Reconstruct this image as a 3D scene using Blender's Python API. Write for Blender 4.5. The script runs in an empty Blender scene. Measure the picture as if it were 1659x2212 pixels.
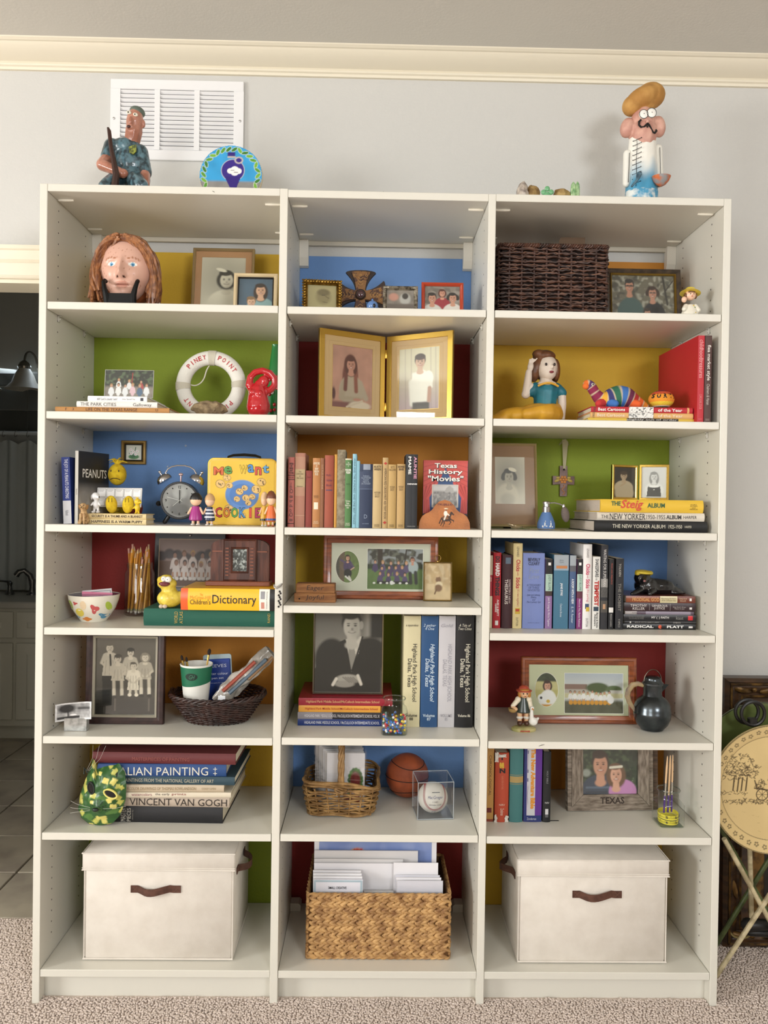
import bpy,bmesh,math,random
import numpy as np
from mathutils import Vector,Matrix,noise
sc = bpy.context.scene
COL = sc.collection
PI = math.pi
rnd = random.Random(7)

# ---------------------------------------------------------------- camera
IW,IH,FPX = 1659,2212,1660.0
CAM = Vector((-0.034,-2.2326,1.4626))
YAW,PITCH,ROLL = 0.0162,-0.0093,0.0144
fwd = Vector((math.sin(YAW)*math.cos(PITCH),math.cos(YAW)*math.cos(PITCH),math.sin(PITCH)))
r0 = Vector((math.cos(YAW),-math.sin(YAW),0)); u0 = r0.cross(fwd)
RIGHT = math.cos(ROLL)*r0+math.sin(ROLL)*u0
UP = -math.sin(ROLL)*r0+math.cos(ROLL)*u0
cd = bpy.data.cameras.new('camera'); cam = bpy.data.objects.new('camera',cd); COL.objects.link(cam)
cam.matrix_world = Matrix(((RIGHT.x,UP.x,-fwd.x,CAM.x),(RIGHT.y,UP.y,-fwd.y,CAM.y),(RIGHT.z,UP.z,-fwd.z,CAM.z),(0,0,0,1)))
cd.sensor_fit = 'VERTICAL'; cd.sensor_height = 24; cd.lens = FPX/IH*24; cd.clip_start = 0.02
sc.camera = cam
sc.cycles.transparent_max_bounces = 32

# ---------------------------------------------------------------- light and exposure
sc.view_settings.view_transform = 'Standard'; sc.view_settings.look = 'None'
sc.view_settings.gamma = 1.0; sc.view_settings.exposure = -0.10; sc.view_settings.use_curve_mapping = False
w = bpy.data.worlds.new('daylight'); sc.world = w; w.use_nodes = True
w.node_tree.nodes['Background'].inputs['Color'].default_value = (0.80,0.90,1.0,1)
w.node_tree.nodes['Background'].inputs['Strength'].default_value = 1.0
def area(name,loc,target,sx,sy,power,col=(1,1,1)):
    l = bpy.data.lights.new(name,'AREA'); l.shape = 'RECTANGLE'; l.size = sx; l.size_y = sy; l.energy = power; l.color = col
    o = bpy.data.objects.new(name,l); COL.objects.link(o); o.location = loc
    o.rotation_euler = (Vector(target)-Vector(loc)).to_track_quat('-Z','Y').to_euler()
    return o
FRONT_Y = -4.8  # wall behind the camera with two windows, a third one in the left wall
XL,XR = -6.2,3.4  # side walls of the room
area('window_light',(XL+0.12,-3.1,1.75),(0.3,0,1.35),1.9,1.7,262,(1,0.995,0.975))
area('window_light',(-2.0,FRONT_Y+0.12,1.9),(-0.5,0,1.4),1.6,1.6,68,(1,0.995,0.98))
area('window_light',(1.9,FRONT_Y+0.12,2.3),(0.9,0,1.4),1.2,0.8,82,(0.97,0.985,1.0))

# ---------------------------------------------------------------- pixel -> place (a photograph ray met with a real plane)
def ray(px,py):
    return(fwd+RIGHT*((px-IW/2)/FPX)+UP*((IH/2-py)/FPX))
def at(px,py,Y):
    d = ray(px,py); return CAM+d*((Y-CAM.y)/d.y)
def on(px,py,z):
    d = ray(px,py); return CAM+d*((z-CAM.z)/d.z)

# ---------------------------------------------------------------- colour and materials
def lin(h):
    if not isinstance(h,str):return tuple(h)
    o = []
    for i in(0,2,4):
        c = int(h[i:i+2],16)/255
        o.append(c/12.92 if c<=0.04045 else((c+0.055)/1.055)**2.4)
    return tuple(o)
_mc = {}
def M(c,r=0.5,m=0.0,c2=None,ns=30,nd=3,lo=0.4,hi=0.6,bump=0.0,bs=150,bd=3,coat=0.0,spec=None,stretch=None,kind='noise',sss=0):
    key = repr((c,r,m,c2,ns,nd,lo,hi,bump,bs,bd,coat,spec,stretch,kind))
    if key in _mc:return _mc[key]
    mt = bpy.data.materials.new('mat_'+(c if isinstance(c,str)else 'x')); mt.use_nodes = True
    nt = mt.node_tree; b = nt.nodes['Principled BSDF']
    b.inputs['Base Color'].default_value = (*lin(c),1); b.inputs['Roughness'].default_value = r; b.inputs['Metallic'].default_value = m
    if coat:b.inputs['Coat Weight'].default_value = coat; b.inputs['Coat Roughness'].default_value = 0.08
    if spec is not None:b.inputs['Specular IOR Level'].default_value = spec
    def co():
        t = nt.nodes.new('ShaderNodeTexCoord')
        if stretch is None:return t.outputs['Object']
        mp = nt.nodes.new('ShaderNodeMapping'); mp.inputs['Scale'].default_value = stretch
        nt.links.new(t.outputs['Object'],mp.inputs['Vector']); return mp.outputs['Vector']
    if c2 is not None:
        if kind=='voronoi':
            n = nt.nodes.new('ShaderNodeTexVoronoi'); n.inputs['Scale'].default_value = ns; fac = n.outputs['Distance']
        else:
            n = nt.nodes.new('ShaderNodeTexNoise'); n.inputs['Scale'].default_value = ns; n.inputs['Detail'].default_value = nd; fac = n.outputs['Fac']
        nt.links.new(co(),n.inputs['Vector'])
        rp = nt.nodes.new('ShaderNodeValToRGB'); e = rp.color_ramp.elements
        e[0].position = lo; e[0].color = (*lin(c),1); e[1].position = hi; e[1].color = (*lin(c2),1)
        nt.links.new(fac,rp.inputs['Fac']); nt.links.new(rp.outputs['Color'],b.inputs['Base Color'])
    if bump:
        n = nt.nodes.new('ShaderNodeTexNoise'); n.inputs['Scale'].default_value = bs; n.inputs['Detail'].default_value = bd
        nt.links.new(co(),n.inputs['Vector'])
        bn = nt.nodes.new('ShaderNodeBump'); bn.inputs['Strength'].default_value = bump; bn.inputs['Distance'].default_value = 0.002
        nt.links.new(n.outputs['Fac'],bn.inputs['Height']); nt.links.new(bn.outputs['Normal'],b.inputs['Normal'])
    _mc[key] = mt; return mt
def make_print(name,rough):
    mt = bpy.data.materials.new(name); mt.use_nodes = True; nt = mt.node_tree; b = nt.nodes['Principled BSDF']
    a = nt.nodes.new('ShaderNodeAttribute'); a.attribute_name = 'Col'
    nt.links.new(a.outputs['Color'],b.inputs['Base Color']); b.inputs['Roughness'].default_value = rough
    return mt
PRINT = make_print('photo_print',0.45)
CLAY = make_print('painted_clay',0.35)
CLOTHC = make_print('dyed_cloth',0.9)
def make_glass(name,tint=(1,1,1),edge=0.0,fac=1.0):
    mt = bpy.data.materials.new(name); mt.use_nodes = True; nt = mt.node_tree
    for n in list(nt.nodes):
        if n.type!='OUTPUT_MATERIAL':nt.nodes.remove(n)
    out = nt.nodes['Material Output']; t = nt.nodes.new('ShaderNodeBsdfTransparent'); t.inputs['Color'].default_value = (*tint,1)
    g = nt.nodes.new('ShaderNodeBsdfGlossy'); g.inputs['Roughness'].default_value = 0.02
    mx = nt.nodes.new('ShaderNodeMixShader'); lw = nt.nodes.new('ShaderNodeLayerWeight')
    pw = nt.nodes.new('ShaderNodeMath'); pw.operation = 'POWER'; pw.inputs[1].default_value = 5.0
    ma = nt.nodes.new('ShaderNodeMath'); ma.operation = 'MULTIPLY_ADD'; ma.inputs[1].default_value = 0.9*fac; ma.inputs[2].default_value = 0.04*fac
    nt.links.new(lw.outputs['Facing'],pw.inputs[0]); nt.links.new(pw.outputs[0],ma.inputs[0]); nt.links.new(ma.outputs[0],mx.inputs['Fac']); nt.links.new(t.outputs[0],mx.inputs[1]); nt.links.new(g.outputs[0],mx.inputs[2])
    nt.links.new(mx.outputs[0],out.inputs['Surface']); return mt
GLASS = make_glass('pane_glass',(0.97,0.98,0.97))
JARGLASS = make_glass('jar_glass',(0.95,0.97,0.96))
PLASTIC = make_glass('clear_plastic',(0.95,0.955,0.96))

# ---------------------------------------------------------------- mesh builder
class MB:
    def __init__(s):s.v = []; s.f = []; s.c = []; s.cc = None
    def add(s,v,f,col=None):
        n = len(s.v); s.v += [tuple(p)for p in v]; s.f += [tuple(i+n for i in q)for q in f]
        c = lin(col)if col is not None else(s.cc or(0.8,0.8,0.8))
        s.c += [c]*len(v); return s
    def box(s,x0,x1,y0,y1,z0,z1,b=0.0,col=None):
        if b<=0:
            v = [(x,y,z)for x in(x0,x1)for y in(y0,y1)for z in(z0,z1)]
            return s.add(v,[(0,1,3,2),(4,6,7,5),(0,4,5,1),(2,3,7,6),(0,2,6,4),(1,5,7,3)],col)
        b = min(b,(x1-x0)/2.01,(y1-y0)/2.01,(z1-z0)/2.01)
        X = (x0,x1); Y = (y0,y1); Z = (z0,z1); v = []; idx = {}
        for i in(0,1):
            for j in(0,1):
                for k in(0,1):
                    sx,sy,sz = (b,-b)[i],(b,-b)[j],(b,-b)[k]
                    for a,p in(('x',(X[i],Y[j]+sy,Z[k]+sz)),('y',(X[i]+sx,Y[j],Z[k]+sz)),('z',(X[i]+sx,Y[j]+sy,Z[k]))):
                        idx[i,j,k,a] = len(v); v.append(p)
        f = []
        I = lambda i,j,k,a:idx[i,j,k,a]
        for i in(0,1):
            q = [I(i,0,0,'x'),I(i,1,0,'x'),I(i,1,1,'x'),I(i,0,1,'x')]; f.append(q if i else q[::-1])
            q = [I(0,i,0,'y'),I(1,i,0,'y'),I(1,i,1,'y'),I(0,i,1,'y')]; f.append(q[::-1]if i else q)
            q = [I(0,0,i,'z'),I(1,0,i,'z'),I(1,1,i,'z'),I(0,1,i,'z')]; f.append(q if i else q[::-1])
        for i in(0,1):
            for j in(0,1):
                q = [I(i,j,0,'x'),I(i,j,1,'x'),I(i,j,1,'y'),I(i,j,0,'y')]; f.append(q if(i==j)else q[::-1])
                q = [I(i,0,j,'x'),I(i,1,j,'x'),I(i,1,j,'z'),I(i,0,j,'z')]; f.append(q[::-1]if(i==j)else q)
                q = [I(0,i,j,'y'),I(1,i,j,'y'),I(1,i,j,'z'),I(0,i,j,'z')]; f.append(q if(i==j)else q[::-1])
        for i in(0,1):
            for j in(0,1):
                for k in(0,1):
                    q = [I(i,j,k,'x'),I(i,j,k,'y'),I(i,j,k,'z')]; f.append(q if(i+j+k)%2 else q[::-1])
        return s.add(v,f,col)
    def prism(s,poly,a0,a1,axis='y',col=None):
        """poly in (x,z) for axis y, (x,y) for axis z, (y,z) for axis x"""
        mk = {'y':lambda p,a:(p[0],a,p[1]),'z':lambda p,a:(p[0],p[1],a),'x':lambda p,a:(a,p[0],p[1])}[axis]
        n = len(poly); v = [mk(p,a0)for p in poly]+[mk(p,a1)for p in poly]
        f = [tuple(range(n)),tuple(range(2*n-1,n-1,-1))]+[(i,i+n,(i+1)%n+n,(i+1)%n)for i in range(n)]
        return s.add(v,f,col)
    def tube(s,pts,r,n=8,closed=False,col=None,flat=1.0):
        pts = [Vector(p)for p in pts]; m = len(pts)
        rr = [r]*m if isinstance(r,(int,float))else list(r)
        v = []; up = None
        for i in range(m):
            a = pts[(i-1)%m]if(closed or i>0)else pts[i]; b = pts[(i+1)%m]if(closed or i<m-1)else pts[i]
            t = (b-a); t = t.normalized()if t.length>1e-9 else Vector((0,0,1))
            if up is None:
                up = Vector((0,0,1))if abs(t.z)<0.9 else Vector((1,0,0))
            e1 = up-t*up.dot(t)
            if e1.length<1e-6:e1 = t.orthogonal()
            e1.normalize(); up = e1; e2 = t.cross(e1)
            for k in range(n):
                an = 2*PI*k/n; v.append(pts[i]+(e1*math.cos(an)*flat+e2*math.sin(an))*rr[i])
        f = []
        for i in range(m if closed else m-1):
            j = (i+1)%m
            for k in range(n):
                f.append((i*n+k,i*n+(k+1)%n,j*n+(k+1)%n,j*n+k))
        if not closed:
            f.append(tuple(range(n-1,-1,-1))); f.append(tuple((m-1)*n+k for k in range(n)))
        return s.add(v,f,col)
    def cap(s,a,b,ra,rb,n=10,col=None):  # tapered capsule
        a = Vector(a); b = Vector(b); d = (b-a); d = d.normalized()if d.length>1e-9 else Vector((0,0,1))
        P = []; R = []
        for q in(0,30,60):P.append(a-d*ra*math.cos(math.radians(q))); R.append(max(ra*math.sin(math.radians(q)),ra*0.02))
        P += [a,b]; R += [ra,rb]
        for q in(60,30,0):P.append(b+d*rb*math.cos(math.radians(q))); R.append(max(rb*math.sin(math.radians(q)),rb*0.02))
        return s.tube(P,R,n,col=col)
    def lathe(s,prof,n=24,c=(0,0,0),sx=1.0,sy=1.0,col=None):
        v = []; m = len(prof)
        for(r,z)in prof:
            for k in range(n):
                an = 2*PI*k/n; v.append((c[0]+r*math.cos(an)*sx,c[1]+r*math.sin(an)*sy,c[2]+z))
        f = [(i*n+k,i*n+(k+1)%n,(i+1)*n+(k+1)%n,(i+1)*n+k)for i in range(m-1)for k in range(n)]
        f.append(tuple(range(n-1,-1,-1))); f.append(tuple((m-1)*n+k for k in range(n)))
        return s.add(v,f,col)
    def ell(s,c,r,nu=16,nv=10,rot=None,col=None):
        c = Vector(c); v = []; R = Matrix.Identity(3)if rot is None else(Matrix.Rotation(rot[2],3,'Z')@Matrix.Rotation(rot[1],3,'Y')@Matrix.Rotation(rot[0],3,'X'))
        if isinstance(r,(int,float)):r = (r,r,r)
        v.append(c+R@Vector((0,0,-r[2])))
        for j in range(1,nv):
            ph = -PI/2+PI*j/nv
            for k in range(nu):
                th = 2*PI*k/nu; v.append(c+R@Vector((r[0]*math.cos(ph)*math.cos(th),r[1]*math.cos(ph)*math.sin(th),r[2]*math.sin(ph))))
        v.append(c+R@Vector((0,0,r[2]))); L = len(v)-1
        f = [(0,1+(k+1)%nu,1+k)for k in range(nu)]
        for j in range(nv-2):
            for k in range(nu):
                a = 1+j*nu; f.append((a+k,a+(k+1)%nu,a+nu+(k+1)%nu,a+nu+k))
        a = 1+(nv-2)*nu; f += [(a+k,a+(k+1)%nu,L)for k in range(nu)]
        return s.add(v,f,col)
    def grid(s,fn,nu,nv,col=None,colfn=None):
        v = [fn(i/nu,j/nv)for j in range(nv+1)for i in range(nu+1)]
        f = [(j*(nu+1)+i,j*(nu+1)+i+1,(j+1)*(nu+1)+i+1,(j+1)*(nu+1)+i)for j in range(nv)for i in range(nu)]
        s.add(v,f,col)
        if colfn:s.c[-len(v):] = [colfn(i/nu,j/nv)for j in range(nv+1)for i in range(nu+1)]
        return s
    def build(s,name,mat,parent=None,smooth=True,ang=35,mods=None,kind=None,label=None,colors=False):
        me = bpy.data.meshes.new(name); me.from_pydata(s.v,[],s.f); me.update()
        if colors:
            at_ = me.color_attributes.new('Col','FLOAT_COLOR','POINT')
            a = np.ones((len(s.v),4),dtype=np.float32); a[:,:3] = np.array(s.c,dtype=np.float32)[:,:3]
            at_.data.foreach_set('color',a.ravel())
        bm = bmesh.new(); bm.from_mesh(me); bmesh.ops.recalc_face_normals(bm,faces=bm.faces); bm.to_mesh(me); bm.free()
        if smooth:
            me.polygons.foreach_set('use_smooth',[True]*len(me.polygons))
            try:me.set_sharp_from_angle(angle=math.radians(ang))
            except Exception:pass
        me.materials.append(mat)
        o = bpy.data.objects.new(name,me); COL.objects.link(o)
        if parent is not None:o.parent = parent
        if kind:o['kind'] = kind
        if label:o['label'] = label
        if mods:
            for(t,kw)in mods:
                md = o.modifiers.new(t.lower(),t)
                for k,val in kw.items():setattr(md,k,val)
        return o
def REM(v,it=4,f=0.6):
    return[('REMESH',dict(mode='VOXEL',voxel_size=v,use_smooth_shade=True)),('SMOOTH',dict(factor=f,iterations=it))]
SUB = [('SUBSURF',dict(levels=1,render_levels=2))]
def thing(name,label,cat,loc,rz=0.0,group=None,rx=0.0,ry=0.0):
    o = bpy.data.objects.new(name,None); COL.objects.link(o); o.empty_display_size = 0.05
    o.location = loc; o.rotation_euler = (rx,ry,rz); return tag(o,label,cat,group)
def tag(o,label,cat,group=None):
    o['label'] = label; o['category'] = cat
    if group:o['group'] = group
    return o
def struct(o):o['kind'] = 'structure'; return o

# ---------------------------------------------------------------- lettering (flat print on a surface), filled in at the end
_txt = []
def text(parent,s,org,ex,ey,wd,ht,col,bold=0.0,shear=0.0,curve=None,name='lettering',rough=0.5,metal=0.0,spacing=1.0):
    """letters of width wd and height ht centred on org, written along ex with ey up"""
    _txt.append((parent,s,Vector(org),Vector(ex),Vector(ey),wd,ht,col,bold,shear,curve,name,rough,metal,spacing))
def finish_text():
    cv = []
    for t in _txt:
        c = bpy.data.curves.new('txt','FONT'); c.body = t[1]; c.align_x = 'CENTER'; c.resolution_u = 2
        c.offset = t[8]; c.shear = t[9]; c.space_character = t[14]; c.space_line = 0.85
        o = bpy.data.objects.new('txt',c); COL.objects.link(o); cv.append(o)
    bpy.context.view_layer.update(); dg = bpy.context.evaluated_depsgraph_get()
    grp = {}
    for t,o in zip(_txt,cv):
        me = bpy.data.meshes.new_from_object(o.evaluated_get(dg)); n = len(me.vertices)
        if n==0:continue
        a = np.zeros(n*3); me.vertices.foreach_get('co',a); a = a.reshape(-1,3)[:,:2]
        lo = a.min(0); hi = a.max(0); a = (a-(lo+hi)/2)/np.maximum(hi-lo,1e-6)*np.array([t[5],t[6]])
        p = np.array(t[2])+a[:,:1]*np.array(t[3])+a[:,1:]*np.array(t[4])
        v = [tuple(q)for q in p]
        if t[10]:v = [t[10](*q)for q in v]
        mb = grp.setdefault((t[0].name,t[7],t[11],t[12],t[13]),(t[0],MB()))[1]
        mb.add(v,[tuple(q.vertices)for q in me.polygons])
        bpy.data.meshes.remove(me)
    for o in cv:
        c = o.data; bpy.data.objects.remove(o); bpy.data.curves.remove(c)
    for k,(par,mb)in grp.items():
        mb_build_flat(mb,k[2],M(k[1],k[3],k[4]),par)
def mb_build_flat(mb,name,mat,par):
    me = bpy.data.meshes.new(name); me.from_pydata(mb.v,[],mb.f); me.update(); me.materials.append(mat)
    o = bpy.data.objects.new(name,me); COL.objects.link(o); o.parent = par; return o

# ---------------------------------------------------------------- painted prints: a fine grid with a colour at every corner
class Cv:
    def __init__(s,nx,ny,asp,bg,seed=0):
        s.nx,s.ny = nx,ny; s.X,s.Y = np.meshgrid(np.linspace(0,asp,nx+1),np.linspace(0,1,ny+1)); s.asp = asp
        s.a = np.ones((ny+1,nx+1,3))*np.array(lin(bg)); s.r = np.random.RandomState(seed)
    def mix(s,m,col):
        m = np.clip(m,0,1)[...,None]; s.a = s.a*(1-m)+np.array(lin(col))*m; return s
    def ell(s,cx,cy,rx,ry,col,soft=0.25,rot=0.0,op=1.0):
        c,n = math.cos(rot),math.sin(rot); x = (s.X-cx); y = (s.Y-cy)
        d = np.sqrt(((x*c+y*n)/rx)**2+((-x*n+y*c)/ry)**2)
        return s.mix(np.clip((1-d)/soft+0.5,0,1)*op,col)
    def rect(s,x0,x1,y0,y1,col,soft=0.01,op=1.0):
        m = np.clip((s.X-x0)/soft+.5,0,1)*np.clip((x1-s.X)/soft+.5,0,1)*np.clip((s.Y-y0)/soft+.5,0,1)*np.clip((y1-s.Y)/soft+.5,0,1)
        return s.mix(m*op,col)
    def poly(s,pts,col,op=1.0):
        m = np.zeros_like(s.X,dtype=bool); n = len(pts)
        for i in range(n):
            (x1,y1),(x2,y2) = pts[i],pts[(i+1)%n]
            if y1==y2:continue
            c = ((y1>s.Y)!=(y2>s.Y))&(s.X<(x2-x1)*(s.Y-y1)/(y2-y1)+x1); m^=c
        return s.mix(m.astype(float)*op,col)
    def line(s,x0,y0,x1,y1,w,col,op=1.0):
        dx,dy = x1-x0,y1-y0; L = dx*dx+dy*dy+1e-12
        t = np.clip(((s.X-x0)*dx+(s.Y-y0)*dy)/L,0,1); d = np.hypot(s.X-x0-t*dx,s.Y-y0-t*dy)
        return s.mix(np.clip((w-d)/(w*0.6)+0.3,0,1)*op,col)
    def grad(s,c0,c1,y0=0.0,y1=1.0,op=1.0):
        t = np.clip((s.Y-y0)/(y1-y0),0,1)[...,None]; s.a = s.a*(1-op)+op*(np.array(lin(c0))*(1-t)+np.array(lin(c1))*t); return s
    def nz(s,sx,sy,amp,y0=0,y1=1,col=None,x0=-1,x1=9):
        g = s.r.rand(sy+2,sx+2); u = s.X/s.asp*sx; v = s.Y*sy; i = u.astype(int); j = v.astype(int); fu = u-i; fv = v-j
        n = (g[j,i]*(1-fu)+g[j,i+1]*fu)*(1-fv)+(g[j+1,i]*(1-fu)+g[j+1,i+1]*fu)*fv
        k = (s.Y>=y0)&(s.Y<=y1)&(s.X>=x0)&(s.X<=x1)
        if col is not None:return s.mix(np.clip((n-0.5)*4,0,1)*amp*k,col)
        s.a = s.a*(1+((n-0.5)*2*amp)*k)[...,None]; return s
    def bust(s,x,y,h,skin='e0b494',hair='4a3226',top='e8e4dc',style='short',face=True,tilt=0.0,body=True,dark='7a4434',wide=1.0):
        """head of height h centred on (x, y) above a pair of shoulders"""
        w = h*0.37*wide
        if body:s.ell(x,y+h*1.55,h*1.0*wide,h*0.92,top,0.12)
        if style=='long':s.ell(x,y+h*0.22,w*1.42,h*0.80,hair,0.2)
        if 1:
            s.ell(x,y+h*0.62,h*0.20,h*0.32,skin,0.3)
            s.ell(x,y+h*0.80,h*0.27,h*0.16,skin,0.4)
        if style=='bob':s.ell(x,y+h*0.05,w*1.45,h*0.58,hair,0.2)
        if style=='curl':
            for k in range(9):
                a = PI*(k/8); s.ell(x-math.cos(a)*w*1.25,y-math.sin(a)*h*0.38+h*0.08,w*0.5,h*0.2,hair,0.35)
        s.ell(x,y-h*0.10,w*1.12,h*0.46,hair,0.18)
        s.ell(x,y+h*0.06,w*0.92,h*0.46,skin,0.2)
        if style in('short','bob','curl','long'):s.ell(x-w*0.15,y-h*0.40,w*0.95,h*0.18,hair,0.3)
        if style=='fringe':s.ell(x,y-h*0.32,w*1.08,h*0.24,hair,0.2)
        if face:
            s.ell(x+w*0.35,y+h*0.12,w*0.5,h*0.34,dark,0.9,op=0.22)
            for q in(-1,1):
                s.ell(x+q*w*0.38,y+h*0.02,w*0.16,h*0.035,'30211b',0.5,op=0.85); s.ell(x+q*w*0.38,y-h*0.06,w*0.22,h*0.018,hair,0.6,op=0.8)
            s.ell(x+w*0.04,y+h*0.16,w*0.14,h*0.05,dark,0.7,op=0.5)
            s.ell(x,y+h*0.275,w*0.42,h*0.045,'93403c',0.5,op=0.8); s.ell(x,y+h*0.265,w*0.30,h*0.024,'f0e4da',0.5,op=0.75)
        return s
    def row(s,n,x0,x1,y,h,tops,skin='c99a80',hairs=('2c211c','6b4a30','a8844e'),legs=None,jit=0.3,bodyh=2.0):
        for k in range(n):
            x = x0+(x1-x0)*(k+0.5)/n+s.r.uniform(-1,1)*jit*h*0.3; yy = y+s.r.uniform(-1,1)*jit*h*0.6
            tp = tops[k%len(tops)]
            if legs:
                for q in(-1,1):s.line(x+q*h*0.22,yy+h*bodyh*0.8,x+q*h*0.25,yy+h*(bodyh+1.5),h*0.17,legs)
            s.ell(x,yy+h*(0.5+bodyh*0.42),h*0.55,h*bodyh*0.52,tp,0.25)
            for q in(-1,1):s.line(x+q*h*0.45,yy+h*0.9,x+q*h*0.62,yy+h*1.9,h*0.16,tp)
            s.ell(x,yy-h*0.08,h*0.36,h*0.46,hairs[s.r.randint(len(hairs))],0.25); s.ell(x,yy+h*0.08,h*0.28,h*0.36,skin,0.3)
        return s
    def gray(s,tint='ffffff',k=1.0):
        g = (s.a@np.array([0.3,0.59,0.11]))[...,None]*np.array(lin(tint)); s.a = s.a*(1-k)+g*k; return s
    def mesh(s,name,parent,w,h,x0,z0,y,mat=None,mask=None,fn=None):
        """the print as w x h metres, lower left corner at (x0, z0), facing -y"""
        nx,ny = s.nx,s.ny
        P = np.zeros(((ny+1)*(nx+1),3),dtype=np.float64)
        P[:,0] = x0+(s.X/s.asp).ravel()*w; P[:,2] = z0+(1-s.Y).ravel()*h; P[:,1] = y
        if fn:P = np.array([fn(*q)for q in P])
        idx = np.arange((ny+1)*(nx+1)).reshape(ny+1,nx+1)
        F = np.stack([idx[1:,:-1],idx[1:,1:],idx[:-1,1:],idx[:-1,:-1]],-1)
        if mask is not None:
            xm = (s.X[:-1,:-1]+s.X[1:,1:])/2; ym = (s.Y[:-1,:-1]+s.Y[1:,1:])/2; F = F[mask(xm,ym)]
        F = F.reshape(-1,4)
        me = bpy.data.meshes.new(name); me.from_pydata(P.tolist(),[],F.tolist()); me.update()
        ca = me.color_attributes.new('Col','FLOAT_COLOR','POINT'); c = np.ones((len(P),4),dtype=np.float32); c[:,:3] = np.clip(s.a.reshape(-1,3),0,1)
        ca.data.foreach_set('color',c.ravel()); me.materials.append(mat or PRINT)
        o = bpy.data.objects.new(name,me); COL.objects.link(o); o.parent = parent; return o

# ---------------------------------------------------------------- picture frames
def ring(mb,w,h,prof,x=0.0,z=0.0):
    """rectangular moulding: prof = [(inset, y), ...] swept round a w x h rectangle standing on z, centred on x"""
    n = len(prof); v = []
    for(sx,sz)in((-1,0),(1,0),(1,1),(-1,1)):
        for(d,y)in prof:v.append((x+sx*(w/2-d),y,z+(d if sz==0 else h-d)))
    f = [(c*n+i,c*n+(i+1)%n,((c+1)%4)*n+(i+1)%n,((c+1)%4)*n+i)for c in range(4)for i in range(n)]
    return mb.add(v,f)
def frame(name,label,loc,w,h,border,fmat,prof=None,d=0.016,rz=0.0,lean=0.0,inner=None,group=None,mat=None,matw=None,photo=None,glass=True,leg=True,matc=None,bev=None):
    """a picture frame whose foot is at loc; returns (root, inner opening w, inner opening h, z of its lower edge, y of the picture plane)"""
    t = thing(name,label,'picture frame',loc,rz,group,rx=-lean)
    if prof is None:prof = [(0,d),(0,0.002),(0.002,0),(border*0.55,-0.001),(border-0.001,0.003),(border,0.005),(border,d)]
    b = max(p[0]for p in prof)
    ring(MB(),w,h,prof).build('border',fmat,t,ang=25)
    if inner:
        iw,im = inner; ring(MB(),w-2*b+0.0006,h-2*b+0.0006,[(0,d*0.9),(0,0.001),(iw*0.5,-0.0005),(iw,0.004),(iw,d*0.9)],0,b-0.0003).build('inner_trim',im,t,ang=25)
        b += iw
    ow,oh = w-2*b,h-2*b
    MB().box(-w/2+b*0.4,w/2-b*0.4,d*0.86,d*0.86+0.003,b*0.4,h-b*0.4).build('back_board',M('5a4636',0.9),t)
    yp = d*0.55
    pw,ph,px,pz = ow,oh,0.0,b
    if matw:
        l,r,tp,bt = matw
        pw,ph = ow-l-r,oh-tp-bt; px = (l-r)/2; pz = b+bt
        mb = MB(); v = [(-ow/2,yp,b),(ow/2,yp,b),(ow/2,yp,b+oh),(-ow/2,yp,b+oh)]
        v += [(px-pw/2,yp,pz),(px+pw/2,yp,pz),(px+pw/2,yp,pz+ph),(px-pw/2,yp,pz+ph)]
        v += [(a,yp+0.0012,c)for(a,_,c)in v[4:8]]
        f = [(i,(i+1)%4,4+(i+1)%4,4+i)for i in range(4)]+[(4+i,4+(i+1)%4,8+(i+1)%4,8+i)for i in range(4)]
        mb.add(v,f).build('mat_board',mat or M('d8cfb8',0.9),t,smooth=False)
    if photo:
        photo.mesh('photo',t,pw,ph,px-pw/2,pz,yp+0.0013 if matw else yp)
    if glass:
        MB().box(-ow/2,ow/2,yp-0.0032,yp-0.0022,b,b+oh).build('glass',GLASS,t,smooth=False)
    if leg:
        a = max(lean+0.16,0.2); L = h*0.62
        MB().prism([(d+0.003,h*0.62),(d+0.006,h*0.62),(d+0.006+L*math.tan(a),0.004),(d+0.001+L*math.tan(a),0.004)],-0.012,0.012,'x').build('easel_leg',M('3a3028',0.9),t,smooth=False)
    return t,ow,oh,b,yp

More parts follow.
